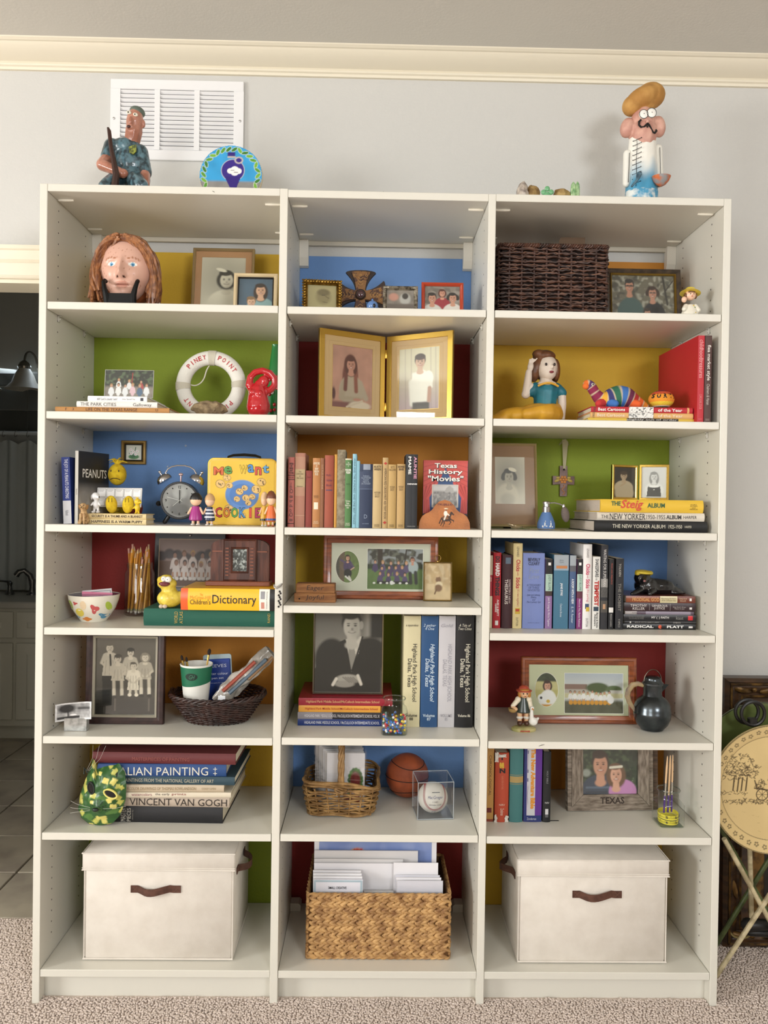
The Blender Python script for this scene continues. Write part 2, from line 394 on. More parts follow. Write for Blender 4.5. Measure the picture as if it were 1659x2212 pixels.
# ---------------------------------------------------------------- books
def book(name,label,loc,t,h,d,col,texts=(),bands=(),pages='e6dcc4',lie=False,rz=0.0,tilt=0.0,bulge=None,rough=0.6,group=None,board=0.0022,mat=None,soft=False,patches=()):
    """upright book: spine on the -y side, thickness t along x from 0, height h along z, depth d along y; lie=True lays it on its back board"""
    ry = -PI/2 if lie else tilt
    r = thing(name,label,'book',loc,rz,group,ry=ry)
    bu = (0.16*t if bulge is None else bulge)
    if soft:bu = min(bu,0.0012); board = 0.0006
    bu = min(bu,0.006)
    cm = mat or M(col,rough,bump=0.15,bs=900)
    sp = lambda x:-bu*(1-(2*x/t-1)**2)
    N = 10
    outer = [(t*i/N,sp(t*i/N))for i in range(N+1)]
    inner = [(t-board-(t-2*board)*i/4,0.0025)for i in range(5)]
    poly = outer+[(t,d),(t-board,d)]+inner+[(board,d),(0,d)]
    MB().prism(poly,0,h,'z').build('cover',cm,r,ang=40)
    o = 0.0 if soft else 0.0032
    pm = M(pages,0.95,c2=None,bump=0.6,bs=260,stretch=(8,0.15,0.15))
    MB().box(board,t-board,0.003,d-max(o,0.0005),o,h-o).build('pages',pm,r,smooth=False)
    e = 0.0005
    cur = lambda x,y,z:(x,-bu-e*1.3,z)
    for b in bands:
        u0,u1,c = b[0],b[1],b[2]; v0,v1 = (b[3],b[4])if len(b)>3 else(0.0,1.0); lay = b[5]if len(b)>5 else 0
        q = MB(); x0,x1 = v0*t,v1*t
        q.grid(lambda i,j:(x0+(x1-x0)*i,sp(x0+(x1-x0)*i)-e*(0.6+0.5*lay),h*(1-u0-(u1-u0)*j)),8,1)
        q.build('spine_label',M(c,rough),r)
    for T in texts:
        s,a0,a1,v0,v1,c = T[:6]; rot = T[6]if len(T)>6 else True; kw = T[7]if len(T)>7 else{}
        zc = h*(1-(a0+a1)/2); xc = t*(v0+v1)/2
        k2 = dict(kw); up = k2.pop('flip',False)
        if rot:
            ex,ey = ((0,0,-1),(1,0,0))if not up else((0,0,1),(-1,0,0))
            text(r,s,(xc,0,zc),ex,ey,h*(a1-a0),t*(v1-v0),c,curve=cur,**k2)
        else:text(r,s,(xc,0,zc),(1,0,0),(0,0,1),t*(v1-v0),h*(a1-a0),c,curve=cur,**k2)
    return r
def upright(label,x0,x1,yt,zs,col,Y=0.03,d=0.14,name='book',**kw):
    yb = 1106-(zs-1.4626)*700; ym = (yt+yb)/2
    a = at(x0,ym,Y).x; b = at(x1,ym,Y).x; h = at((x0+x1)/2,yt,Y).z-zs
    return book(name,label,(a,Y,zs+0.0002),b-a-0.0006,h,d,col,**kw)
def lying(label,x0,x1,ty,yc,z,Y,d,col,name='book',**kw):
    """ty = thickness in pixels, yc = image row for sampling; returns the top z"""
    a = at(x0,yc,Y).x; b = at(x1,yc,Y).x; t = ty*(Y-CAM.y)/FPX
    book(name,label,(b,Y,z+0.0002),t-0.0004,b-a,d,col,lie=True,**kw)
    return z+t
# ================================================================ the room
WY = 0.384  # face of the back wall; the bookcase front edge is y = 0
CZ = 2.966  # ceiling
WALLP = M('cbcac6',0.85,bump=0.35,bs=130,bd=4)
CEILP = M('d2cfc7',0.9,bump=0.2,bs=120)
TRIMP = M('e4dcc8',0.45)
DX0,DX1,DZ = -2.0,-1.075,2.204  # bathroom doorway
b = MB(); T = 0.12
b.box(XL,DX0,WY,WY+T,0,CZ).box(DX1,XR,WY,WY+T,0,CZ).box(DX0,DX1,WY,WY+T,DZ,CZ)
wall_back = struct(b.build('wall_back',WALLP,smooth=False))
FX = [(-2.8,-1.2),(1.3,2.5)]  # two windows in the wall behind the camera
b = MB(); xs = [XL,FX[0][0],FX[0][1],FX[1][0],FX[1][1],XR]
for i in(0,2,4):b.box(xs[i],xs[i+1],FRONT_Y-T,FRONT_Y,0,CZ)
for(a,c),z0 in zip(FX,(1.1,1.88)):b.box(a,c,FRONT_Y-T,FRONT_Y,0,z0).box(a,c,FRONT_Y-T,FRONT_Y,2.75,CZ)
struct(b.build('wall_front',M('a89f92',0.9),smooth=False))
LW = (-4.05,-2.15); struct(MB().box(XL-T,XL,FRONT_Y-T,LW[0],0,CZ).box(XL-T,XL,LW[1],WY+T,0,CZ).box(XL-T,XL,LW[0],LW[1],0,0.9).box(XL-T,XL,LW[0],LW[1],2.6,CZ).build('wall_left',M('a89f92',0.9),smooth=False))
q = MB(); ring(q,1.9,1.7,[(0,-0.09),(0,-0.03),(0.05,-0.03),(0.05,-0.09)],0,0.9); q.box(-0.02,0.02,-0.08,-0.04,0.95,2.55); o = struct(q.build('window_3',TRIMP,smooth=False)); o.location = (XL,-3.1,0); o.rotation_euler = (0,0,-PI/2)
MB().box(-0.9,0.9,-0.062,-0.058,0.95,2.55).build('glass',GLASS,o,smooth=False)
struct(MB().box(XR,XR+T,FRONT_Y-T,WY+T,0,CZ).build('wall_right',M('a89f92',0.9),smooth=False))
struct(MB().box(XL,XR,FRONT_Y-T,WY+T,CZ,CZ+0.1).build('ceiling',CEILP,smooth=False))
for i,(a,c)in enumerate(FX):
    q = MB(); z0 = (1.1,1.88)[i]
    ring(q,c-a,2.75-z0,[(0,FRONT_Y-0.09),(0,FRONT_Y-0.03),(0.05,FRONT_Y-0.03),(0.05,FRONT_Y-0.09)],(a+c)/2,z0)
    o = struct(q.build('window_%d'%(i+1),TRIMP,smooth=False))
    MB().box((a+c)/2-0.02,(a+c)/2+0.02,FRONT_Y-0.08,FRONT_Y-0.04,z0+0.05,2.7).box(a+0.05,c-0.05,FRONT_Y-0.08,FRONT_Y-0.04,z0+0.5,z0+0.54).build('window_bars',TRIMP,o,smooth=False)
    MB().box(a+0.05,c-0.05,FRONT_Y-0.062,FRONT_Y-0.058,z0+0.05,2.7).build('glass',GLASS,o,smooth=False)
# crown moulding along the back wall
prof = [(WY,2.903),(WY-0.010,2.903),(WY-0.012,2.911),(WY-0.018,2.914),(WY-0.020,2.9185),(WY-0.016,2.921),(WY-0.020,2.925),(WY-0.030,2.929),(WY-0.045,2.934),(WY-0.060,2.941),(WY-0.074,2.950),(WY-0.080,2.957),(WY-0.086,2.958),(WY-0.094,2.963),(WY-0.096,CZ),(WY,CZ)]
struct(MB().prism(prof,XL,XR,'x').build('trim_1',TRIMP,ang=20))
# doorway casing (only its head shows) and jambs
hz = DZ
prof = [(WY,hz),(WY-0.012,hz),(WY-0.016,hz+0.004),(WY-0.013,hz+0.012),(WY-0.016,hz+0.03),(WY-0.018,hz+0.05),(WY-0.014,hz+0.056),(WY-0.020,hz+0.062),(WY-0.024,hz+0.075),(WY-0.026,hz+0.09),(WY-0.032,hz+0.094),(WY-0.032,hz+0.107),(WY,hz+0.107)]
struct(MB().prism(prof,DX0-0.1,DX1+0.05,'x').build('trim_2',TRIMP,ang=20))
b = MB().box(DX0-0.07,DX0,WY-0.016,WY,0,hz).box(DX1,DX1+0.045,WY-0.016,WY,0,hz).box(DX0-0.002,DX0+0.012,WY,WY+T,0,hz).box(DX1-0.012,DX1+0.002,WY,WY+T,0,hz).box(DX0,DX1,WY,WY+T,hz-0.012,hz+0.001)
struct(b.build('door_1',TRIMP,smooth=False))
struct(MB().box(1.004,XR,WY-0.014,WY,0,0.11,0.004).build('baseboard_back',TRIMP,smooth=False))

# carpet with real pile where it shows
CARP = M('e2d3c9',0.95,c2='d3c4b9',ns=45,lo=0.3,hi=0.7,bump=0.5,bs=260)
floor = struct(MB().box(XL,XR,FRONT_Y-T,WY+0.075,-0.05,0).build('floor',CARP,smooth=False))
def pile(x0,x1,y0,y1,seed,step=0.0062):
    r = np.random.RandomState(seed); nx = int((x1-x0)/step); ny = int((y1-y0)/step)
    gx,gy = np.meshgrid(np.arange(nx)*step+x0,np.arange(ny)*step+y0); n = nx*ny
    px = gx.ravel()+r.uniform(-.5,.5,n)*step; py = gy.ravel()+r.uniform(-.5,.5,n)*step
    h = r.uniform(0.006,0.0085,n); lx = r.normal(0,0.0028,n); ly = r.normal(0,0.0028,n); wd = r.uniform(0.0034,0.0046,n); a0 = r.uniform(0,6.28,n)
    V = np.zeros((n,9,3));
    for k in range(4):
        a = a0+k*PI/2
        V[:,k,0] = px+np.cos(a)*wd*0.8; V[:,k,1] = py+np.sin(a)*wd*0.8; V[:,k,2] = -0.001
        a = a+0.7
        V[:,4+k,0] = px+lx*0.7+np.cos(a)*wd; V[:,4+k,1] = py+ly*0.7+np.sin(a)*wd; V[:,4+k,2] = h*0.72
    V[:,8,0] = px+lx; V[:,8,1] = py+ly; V[:,8,2] = h
    F = []
    base = np.arange(n)*9
    q = np.concatenate([np.stack([base+k,base+(k+1)%4,base+4+(k+1)%4,base+4+k],1)for k in range(4)])
    t3 = np.concatenate([np.stack([base+4+k,base+4+(k+1)%4,base+8],1)for k in range(4)])
    me = bpy.data.meshes.new('carpet_pile'); me.from_pydata(V.reshape(-1,3).tolist(),[],q.tolist()+t3.tolist()); me.update()
    me.polygons.foreach_set('use_smooth',[True]*len(me.polygons))
    me.materials.append(CARP); o = bpy.data.objects.new('carpet_pile',me); COL.objects.link(o); o.parent = floor; o['kind'] = 'stuff'
pile(-1.42,1.42,-0.42,-0.003,1); pile(-0.975,0.978,-0.003,0.034,4); pile(-1.42,-1.004,-0.003,0.452,2); pile(1.006,1.42,-0.003,0.36,3)

# ---------------------------------------------------------------- painted colour fields behind the shelves
def paint(h):return M(h,0.7,bump=0.4,bs=130,bd=4)
YEL,GRN,BLU,RED,ORG = paint('d4ac30'),paint('8a9c2a'),paint('6c94cc'),paint('8c2622'),paint('c5832c')
LZ = [2.3724,2.0348,1.7192,1.3930,1.0945,0.7788,0.4983,0.0989]
MZ = [2.3693,2.0336,1.7183,1.3932,1.1662,0.7810,0.4990,0.0981]
RZ = [2.3700,2.0335,1.7186,1.3928,1.0926,0.7760,0.4968,0.0977]
PX = [(-1.0,-0.9785),(-0.3112,-0.2885),(0.2930,0.3145),(0.9815,1.003)]  # the four side panels
BT = 0.0215  # board thickness
cells = [(LZ,0,[YEL,GRN,BLU,RED,ORG,YEL,GRN]),(MZ,1,[BLU,RED,ORG,YEL,GRN,BLU,RED]),(RZ,2,[ORG,YEL,GRN,BLU,RED,ORG,YEL])]
for zs,k,cols in cells:
    x0,x1 = PX[k][1],PX[k+1][0]
    for i,c in enumerate(cols):
        top = zs[i]-BT-(0.046 if i==0 else 0.0)
        MB().box(x0,x1,WY-0.0012,WY,zs[i+1],top).build('painted_panel',c,wall_back,smooth=False)

# ---------------------------------------------------------------- the bookcase
LAC = M('dcd9ce',0.38,bump=0.03,bs=500)
case = thing('bookcase','tall built-in cream bookcase of three bays with adjustable shelves','bookcase',(0,0,0))
CY = WY-0.004
hole_mesh = None
for k,(x0,x1)in enumerate(PX):
    zt = (LZ[0],LZ[0],MZ[0],RZ[0])[k]
    p = MB().box(x0,x1,0,CY,0,zt,0.0012).build('side_panel',LAC,case,smooth=False)
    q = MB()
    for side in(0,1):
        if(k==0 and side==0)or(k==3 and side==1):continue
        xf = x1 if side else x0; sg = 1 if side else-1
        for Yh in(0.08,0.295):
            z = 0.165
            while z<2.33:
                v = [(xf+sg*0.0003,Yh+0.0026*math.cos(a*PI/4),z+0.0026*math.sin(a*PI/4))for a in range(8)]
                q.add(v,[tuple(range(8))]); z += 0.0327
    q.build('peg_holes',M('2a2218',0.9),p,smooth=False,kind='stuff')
pinm = None
for zs,k,_ in cells:
    x0,x1 = PX[k][1]+0.0004,PX[k+1][0]-0.0004
    MB().box(x0,x1,0.0003,CY,zs[0]-BT,zs[0],0.0012).build('top_board',LAC,case,smooth=False)
    for i in range(1,8):
        g = 0.0016 if i<7 else 0.0004
        s = MB().box(x0+g,x1-g,0.0015,WY-0.002,zs[i]-BT,zs[i],0.0014).build('shelf' if i<7 else 'bottom_shelf',LAC,case,smooth=False)
        if i<4:
            for xx,sg in((x0,1),(x1,-1)):
                for Yh in(0.085,0.29):
                    m = MB().box(xx if sg>0 else xx-0.010,xx+0.010 if sg>0 else xx,Yh-0.006,Yh+0.006,zs[i]-BT-0.003,zs[i]-BT-0.0002,0.001)
                    m.box(xx if sg>0 else xx-0.004,xx+0.004 if sg>0 else xx,Yh-0.006,Yh+0.006,zs[i]-BT-0.019,zs[i]-BT-0.003,0.001)
                    m.ell((xx+sg*0.0045,Yh,zs[i]-BT-0.010),0.0032,8,6)
                    m.build('shelf_pin',M('cfcdc4',0.25),s)
    MB().box(x0,x1,0.038,0.056,0,zs[7]-BT).build('plinth',LAC,case,smooth=False)
    for xx,sg in((x0,1),(x1,-1)):  # cam covers under the top board, wall anchors behind
        for Yh in(0.062,0.30):
            m = MB(); n = 12
            pts = [(xx+sg*(0.006+0.045*t),Yh+0.006*math.sin(PI*t)*0,zs[0]-BT-0.0016)for t in(0,0.3,0.7,1)]
            m.tube(pts,[0.0035,0.0042,0.0042,0.003],8).ell((xx+sg*0.010,Yh,zs[0]-BT-0.003),(0.006,0.004,0.0025),8,6)
            m.build('cam_cover',M('e6dfcf',0.4),case)
        if(k==0 and sg<0)or(k==2 and sg>0):continue
        q = MB().prism([(0.352,zs[0]-BT-0.0005),(CY,zs[0]-BT-0.0005),(CY,zs[0]-BT-0.088),(0.366,zs[0]-BT-0.084),(0.354,zs[0]-BT-0.060)],min(xx,xx+sg*0.030),max(xx,xx+sg*0.030),'x')
        q.build('wall_anchor',M('ebe6da',0.4),case,smooth=False)
    MB().box(x0,x1,0.368,CY-0.0005,zs[0]-BT-0.014,zs[0]-BT-0.0005).build('rail',M('cfc8b8',0.5),case,smooth=False)
# small dents and scratches on the shelf edges
for(px,py,L,ang)in((461,414,0.007,-0.5),(1170,1610,0.016,0.3),(828,414,0.001,0)):
    p = at(px,py,0)
    MB().tube([(p.x-L/2,-0.0001,p.z-L*ang/2),(p.x,-0.0003,p.z+0.0005),(p.x+L/2,-0.0001,p.z+L*ang/2)],[0.0004,0.0008,0.0004],6).build('dent',M('4a4438',0.9),case)

# ---------------------------------------------------------------- return-air grille on the wall
gx0,gx1,gz0,gz1 = -0.930,-0.484,2.612,2.881
gr = thing('air_vent','white slatted return air grille screwed to the wall above the bookcase','air vent',(-0.707,WY,2.612))
GW,GH = gx1-gx0,gz1-gz0
WM = M('e9e9ea',0.4)
cw = (GW-2*0.033-2*0.018)/3; fz0,fz1 = 0.034,GH-0.034
b = MB(); b.box(-GW/2,GW/2,-0.010,-0.0005,0,fz0,0.002).box(-GW/2,GW/2,-0.010,-0.0005,fz1,GH,0.002)
for xx,ww in((-GW/2,0.033),(-GW/2+0.033+cw,0.018),(-GW/2+0.033+2*cw+0.018,0.018),(GW/2-0.033,0.033)):b.box(xx,xx+ww,-0.010,-0.0005,fz0,fz1)
b.build('grille_frame',WM,gr,smooth=False)
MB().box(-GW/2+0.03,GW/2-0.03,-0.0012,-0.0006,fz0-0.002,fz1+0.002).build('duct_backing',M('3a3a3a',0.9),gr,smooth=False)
NS = 14; sl = None
for c in range(3):
    xx = -GW/2+0.033+c*(cw+0.018)
    for i in range(NS):
        z = fz0+(fz1-fz0)*(i+0.5)/NS; hh = (fz1-fz0)/NS
        if sl is None:
            m = MB().prism([(-0.0098,hh*0.26),(-0.0090,hh*0.34),(-0.0020,-hh*0.26),(-0.0030,-hh*0.34)],0,cw,'x'); sl = m.build('slat',WM,gr,smooth=False); o = sl
        else:o = sl.copy(); COL.objects.link(o); o.parent = gr
        o.location = (xx,0,z)
for xx,zz in((-GW/2+0.012,0.135),(GW/2-0.012,0.135)):
    MB().ell((xx,-0.0105,zz),(0.0045,0.002,0.0045),10,6).box(xx-0.003,xx+0.003,-0.0128,-0.0122,zz-0.0004,zz+0.0004).build('screw',M('c4c4c4',0.3,0.8),gr)
# ================================================================ shared small builders
CREAMW = M('efe9da',0.5)
def sz(x0,x1,yt,zs,Y,yb=None):
    """place and size of a thing seen between columns x0..x1 with its top at row yt, standing on zs at depth Y"""
    ym = (yt+(yb if yb else yt+60))/2
    a = at(x0,ym,Y).x; b = at(x1,ym,Y).x
    return(a+b)/2,b-a,at((x0+x1)/2,yt,Y).z-zs
def weave_rows(mb,path,z0,z1,rows,stakes,amp,r,seed=0,flare=0.0,sub=3,jit=0.3,zw=0.0,flat=0.75):
    """woven strands: each row winds in and out of the stakes round a closed path(t, offset, flare) -> (x, y)"""
    rr = random.Random(seed)
    for i in range(rows):
        z = z0+(z1-z0)*(i+0.5)/rows; fl = flare*(i+0.5)/rows; pts = []; rad = []
        n = stakes*sub; ph = rr.uniform(-0.2,0.2)
        for k in range(n):
            t = k/n; s = math.cos(PI*(k/sub+(i%2)+ph))
            x,y = path(t,amp*s+rr.uniform(-1,1)*amp*0.15*jit,fl)
            pts.append((x,y,z+rr.uniform(-1,1)*r*jit+zw*math.sin(t*50+i)*r)); rad.append(r*(1+rr.uniform(-0.2,0.2)))
        mb.tube(pts,rad,6,closed=True,flat=flat)
def rrect(w,d,c):
    """path round a rounded rectangle w x d with corner radius c; offset pushes outwards"""
    segs = []; L = [w-2*c,PI*c/2,d-2*c,PI*c/2]*2; tot = sum(L)
    def f(t,off=0.0,fl=0.0):
        W,D = w+2*fl,d+2*fl; s = (t%1.0)*tot; i = 0
        while s>L[i]and i<7:s-=L[i]; i += 1
        q = s/L[i]if L[i]else 0
        hx,hy = W/2-c,D/2-c
        if i==0:return(-hx+2*hx*q,-D/2-off)
        if i==2:return(W/2+off,-hy+2*hy*q)
        if i==4:return(hx-2*hx*q,D/2+off)
        if i==6:return(-W/2-off,hy-2*hy*q)
        cx,cy,a0 = {1:(hx,-hy,-PI/2),3:(hx,hy,0),5:(-hx,hy,PI/2),7:(-hx,-hy,PI)}[i]
        a = a0+q*PI/2; return(cx+(c+off)*math.cos(a),cy+(c+off)*math.sin(a))
    return f
def ellpath(w,d):
    def f(t,off=0.0,fl=0.0):
        a = 2*PI*t-PI/2; return((w/2+fl+off)*math.cos(a),(d/2+fl+off)*math.sin(a))
    return f
def peg(label,px0,px1,yt,zs,Y,body,stripes,hair,skin='eac2a0',feet='f0eee8',group=None):
    """plain turned peg doll: body, round faceless head, painted hair cap"""
    x,wd,h = sz(px0,px1,yt,zs,Y); t = thing('toy_figure',label,'toy',(x,Y,zs),group=group)
    R = wd/2
    MB().lathe([(R*0.62,h*0.14),(R*0.80,h*0.17),(R*0.78,h*0.24),(R*0.66,h*0.36),(R*0.50,h*0.50),(R*0.42,h*0.58)],20,sy=0.8).build('body',M(body,0.35),t)
    for(z0,z1,c)in stripes:
        f = lambda q:R*(0.80-0.36*max(0,(q-0.2))/0.38)+0.0006
        MB().lathe([(f(z0)-0.001,h*z0),(f(z0),h*z0+0.0002),(f(z1),h*z1-0.0002),(f(z1)-0.001,h*z1)],20,sy=0.8).build('stripe',M(c,0.35),t)
    for s in(-1,1):
        MB().cap((s*R*0.52,0,h*0.52),(s*R*0.86,-R*0.15,h*0.36),R*0.15,R*0.13).build('arm',M(skin,0.4),t)
        MB().cap((s*R*0.3,0,h*0.03),(s*R*0.3,0,h*0.15),R*0.17,R*0.17).build('leg',M(skin,0.4),t)
        MB().ell((s*R*0.32,-R*0.14,h*0.026),(R*0.26,R*0.38,h*0.026),12,8).build('shoe',M(feet,0.4),t)
    MB().ell((0,0,h*0.77),(R*0.70,R*0.62,h*0.185)).build('head',M(skin,0.4),t)
    m = MB(); m.lathe([(R*0.02,h*1.0),(R*0.36,h*0.975),(R*0.62,h*0.90),(R*0.75,h*0.82),(R*0.72,h*0.76),(R*0.6,h*0.76),(R*0.3,h*0.9)][::-1],20,c=(0,R*0.08,0),sy=0.95)
    m.build('hair',M(hair,0.45),t)
    return t

# ================================================================ on top of the bookcase
# --- papier-mache soldier
Y = 0.13; c = at(278,398,Y)
sol = thing('soldier_figurine','hand-made painted clay soldier in green camouflage holding a brown rifle','figurine',(c.x,Y,LZ[0]))
CAMO = M('22343c',0.3,c2='587a86',ns=60,nd=4,lo=0.40,hi=0.60,bump=0.5,bs=60,coat=0.5)
SKN = M('bd8470',0.3,c2='a0644e',ns=30,bump=0.4,bs=60,coat=0.4)
b = MB(); b.ell((0,0.01,0.125),(0.046,0.036,0.062)).ell((-0.012,0.01,0.165),(0.048,0.034,0.03)).ell((0.008,0.01,0.07),(0.055,0.042,0.035))
b.cap((-0.052,0,0.165),(-0.062,-0.01,0.125),0.024,0.021).cap((0.036,0,0.150),(0.052,-0.005,0.085),0.022,0.020)
b.cap((-0.03,-0.02,0.05),(-0.048,-0.05,0.02),0.03,0.026).cap((0.03,-0.03,0.05),(0.055,-0.06,0.022),0.028,0.024)
b.build('uniform',CAMO,sol,mods=REM(0.003,3))
b = MB(); b.cap((-0.062,-0.012,0.118),(-0.07,-0.030,0.095),0.020,0.018).cap((-0.07,-0.030,0.095),(-0.012,-0.050,0.066),0.018,0.014).ell((-0.002,-0.050,0.062),(0.017,0.012,0.014)).build('arm',SKN,sol,mods=REM(0.0022,2))
b = MB(); b.cap((0.052,-0.008,0.082),(0.060,-0.03,0.045),0.016,0.013).ell((0.060,-0.034,0.038),(0.014,0.011,0.014)).build('arm',SKN,sol,mods=REM(0.0022,2))
b = MB(); b.cap((0.008,0.005,0.185),(0.014,0.003,0.215),0.024,0.026).ell((0.016,0,0.240),(0.025,0.025,0.042),rot=(0.1,0.18,0)).ell((0.012,-0.024,0.230),(0.008,0.009,0.014)).ell((0.009,-0.022,0.213),(0.012,0.007,0.006)).ell((0.043,0.002,0.235),(0.005,0.007,0.012))
hd = b.build('head',SKN,sol,mods=REM(0.0022,2))
b = MB(); b.ell((0.023,0.004,0.272),(0.023,0.024,0.016),rot=(0.15,0.25,0)).build('beret',M('5f6d62',0.5),sol)
for(x,z)in((0.006,0.256),(0.026,0.250)):
    o = MB().ell((x,-0.0245,z),(0.0075,0.004,0.0055),12,8,rot=(0,0.3,0)).build('eye',M('e8e2d0',0.3),hd)
    MB().ell((x-0.001,-0.0285,z-0.001),(0.002,0.001,0.0028),8,6).build('pupil',M('1a1614',0.3),hd)
MB().ell((0.007,-0.0285,0.212),(0.006,0.003,0.0045),10,6).build('mouth',M('3a1512',0.4),hd)
MB().tube([(-0.047,-0.052,0.196),(-0.043,-0.052,0.186),(-0.036,-0.055,0.135),(-0.024,-0.064,0.09),(-0.016,-0.067,0.05),(-0.020,-0.066,0.01)],[0.003,0.0058,0.006,0.008,0.010,0.012],8).build('rifle',M('3a221c',0.35),sol)
MB().prism([(0.008,0.150),(0.030,0.158),(0.031,0.138),(0.022,0.128),(0.012,0.132)],-0.031,-0.025).build('badge',M('9aa040',0.4,c2='3c4a28',ns=90),sol)

# --- round painted plaque
Y = 0.14; c = at(497,392,Y); R = 68*(Y-CAM.y)/FPX
pl = thing('painted_plaque','round blue painted plaque with leaf border and purple jug','plaque',(c.x,Y,LZ[0]),rx=-0.10)
cv = Cv(110,110,1.0,'3aa0d8',3)
cv.nz(9,9,0.15); cv.rect(-1,2,0.60,2,'8d8b88',0.04).nz(14,14,0.12,0.6,1)
rr = random.Random(4)
for k in range(30):
    a = k/30*2*PI; x,y = 0.5+0.43*math.cos(a),0.5+0.43*math.sin(a); tt = a+rr.choice((0.7,-0.7))+PI/2
    cv.ell(x,y,0.062,0.030,'e9efe2',0.2,tt,0.8); cv.ell(x,y,0.055,0.024,rr.choice(('5d9a35','7ab23f','3f7c30')),0.2,tt)
cv.ell(0.53,0.42,0.185,0.185,'e3ddd2',0.06); cv.ell(0.53,0.42,0.178,0.178,'3a2a86',0.05); cv.poly([(0.40,0.52),(0.66,0.52),(0.60,0.70),(0.57,0.78),(0.64,0.93),(0.50,0.93),(0.50,0.72)],'33237c')
cv.rect(0.44,0.56,0.12,0.19,'33237c',0.015); cv.rect(0.44,0.57,0.185,0.215,'bdb3b0',0.01); cv.ell(0.62,0.25,0.07,0.06,'bdb3b0',0.15); cv.ell(0.62,0.25,0.045,0.035,'3a2a86',0.15)
for(x,y,s)in((0.50,0.43,0.06),(0.56,0.40,0.06),(0.62,0.43,0.05),(0.56,0.46,0.06)):cv.ell(x,y,s,0.048,'f4f2f0',0.12)
cv.line(0.50,0.42,0.55,0.415,0.006,'706a70'); cv.line(0.55,0.45,0.61,0.452,0.006,'706a70')
b = MB(); b.lathe([(R*0.98,0),(R,0.003),(R,0.012),(R*0.97,0.015),(0.01,0.015)],56)
b.v = [(x,0.016-z,y+R)for(x,y,z)in b.v]; b.build('plaque_body',M('d7c9a8',0.6,bump=0.4,bs=90),pl)
cv.mesh('painting',pl,2*R,2*R,-R,0,0.0005,CLAY,mask=lambda x,y:(x-0.5)**2+(y-0.5)**2<0.2401)
# --- stones, glass clover and cactus
Y = 0.10; zt = RZ[0]
def ztop(px,py,Y,zs):return at(px,py,Y).z-zs
def rock(name,label,px,w,top,Y,zs,mat,dy=0.02,cat='stone',seed=0,group=None,ang=25):
    x = at(px,top+10,Y).x; h = at(px,top,Y).z-zs; rw = w*(Y-CAM.y)/FPX/2
    b = MB(); b.ell((0,0,h/2),(rw,dy,h/2),20,14); rr = random.Random(seed)
    nf = lambda p,k,f:noise.noise(Vector(p)*f+Vector((seed,k,9*k)))
    b.v = [(p[0]+nf(p,1,70)*rw*0.25,p[1]+nf(p,2,70)*dy*0.25,p[2]+nf(p,3,60)*h*0.1)for p in b.v]
    mz = min(p[2]for p in b.v); b.v = [(p[0],p[1],max(p[2]-mz,0))for p in b.v]
    return tag(_move(b.build(name,mat,ang=ang),(x,Y,zs)),label,cat,group)
def _move(o,loc):o.location = loc; return o
rock('crystal_stone','grey and purple geode stone at the left end of the row of stones',1129,26,395,Y,zt,M('6a5a58',0.3,c2='c9bcae',ns=60,lo=0.3,hi=0.62,bump=0.8,bs=180),0.02,seed=1)
rock('tan_stone','rough tan stone between the geode and the green clover',1150,34,402,Y+0.012,zt,M('a88a55',0.8,c2='6e4f2c',ns=40,bump=0.6,bs=120),0.02,seed=2)
rock('tan_stone','tan stone between the green clover and the green cactus',1212,40,409,Y,zt,M('b59a64',0.8,c2='84663a',ns=40,bump=0.6,bs=120),0.022,seed=3)
cl = thing('clover_ornament','small pale green clover ornament on top of the bookcase','ornament',(at(1179,410,Y).x,Y-0.02,zt))
GG = M('6fae7c',0.25,coat=0.4); hh = ztop(1179,402,Y-0.02,zt)
for(x,z,r)in((0,hh-0.008,0.008),(-0.011,hh-0.019,0.008),(0.012,hh-0.018,0.008)):MB().ell((x,0,z),(r,0.004,r)).build('petal',GG,cl)
MB().lathe([(0.012,0),(0.017,0.004),(0.015,hh*0.4),(0.006,hh-0.018)],16,sy=0.5).build('stem',GG,cl)
ca = thing('cactus_ornament','small green ribbed cactus ornament at the right end of the stones','ornament',(at(1240,408,Y).x,Y-0.01,zt))
for(x,top,r)in((-0.005,393,0.0075),(0.007,392,0.007)):
    h = ztop(1240,top,Y-0.01,zt); b = MB(); n = 16
    b.lathe([(r*0.6,0),(r,h*0.3),(r*1.05,h*0.6),(r*0.8,h*0.88),(r*0.3,h*0.98),(0.0005,h)],n)
    b.v = [((p[0]*(1.12 if k%2 else 0.9))+x,p[1]*(1.12 if k%2 else 0.9),p[2])for k,p in enumerate(b.v)]
    b.build('cactus_arm',M('6a9a64',0.35,c2='b5d0a0',ns=60),ca)

# --- papier-mache chef
Y = 0.16; c = at(1386,420,Y); chz = RZ[0]; s = (Y-CAM.y)/FPX
ch = thing('chef_figurine','tall paper-mache chef with tan hat, round eyes and curled black moustache','figurine',(c.x,Y,chz))
base = c.z-chz
def H(py):return base+(420-py)*s
cv = None
b = MB(); R = 0.046
prof = [(0.040,0),(0.050,0.004),(0.050,H(390)),(0.049,H(360)),(0.047,H(330)),(0.045,H(312)),(0.042,H(302)),(0.02,H(300))]
n = 40; b.lathe(prof,n,sy=0.8)
V2 = []; C2 = []
for(x,y,z)in b.v:
    k = 1+0.05*noise.noise(Vector((x*40,y*40,z*22)))+0.03*noise.noise(Vector((x*90,y*90,z*60)))
    V2.append((x*k,y*k,z)); f = min(1,max(0,(H(352)-z)/(H(352)-H(405))))+0.25*noise.noise(Vector((x*45,y*45,z*30)))
    f = min(1,max(0,f)); a_,b_ = lin('f1efe6'),lin('5aa6c6'); C2.append(tuple(a_[i]*(1-f)+b_[i]*f for i in range(3)))
b.v,b.c = V2,C2
b2 = MB();
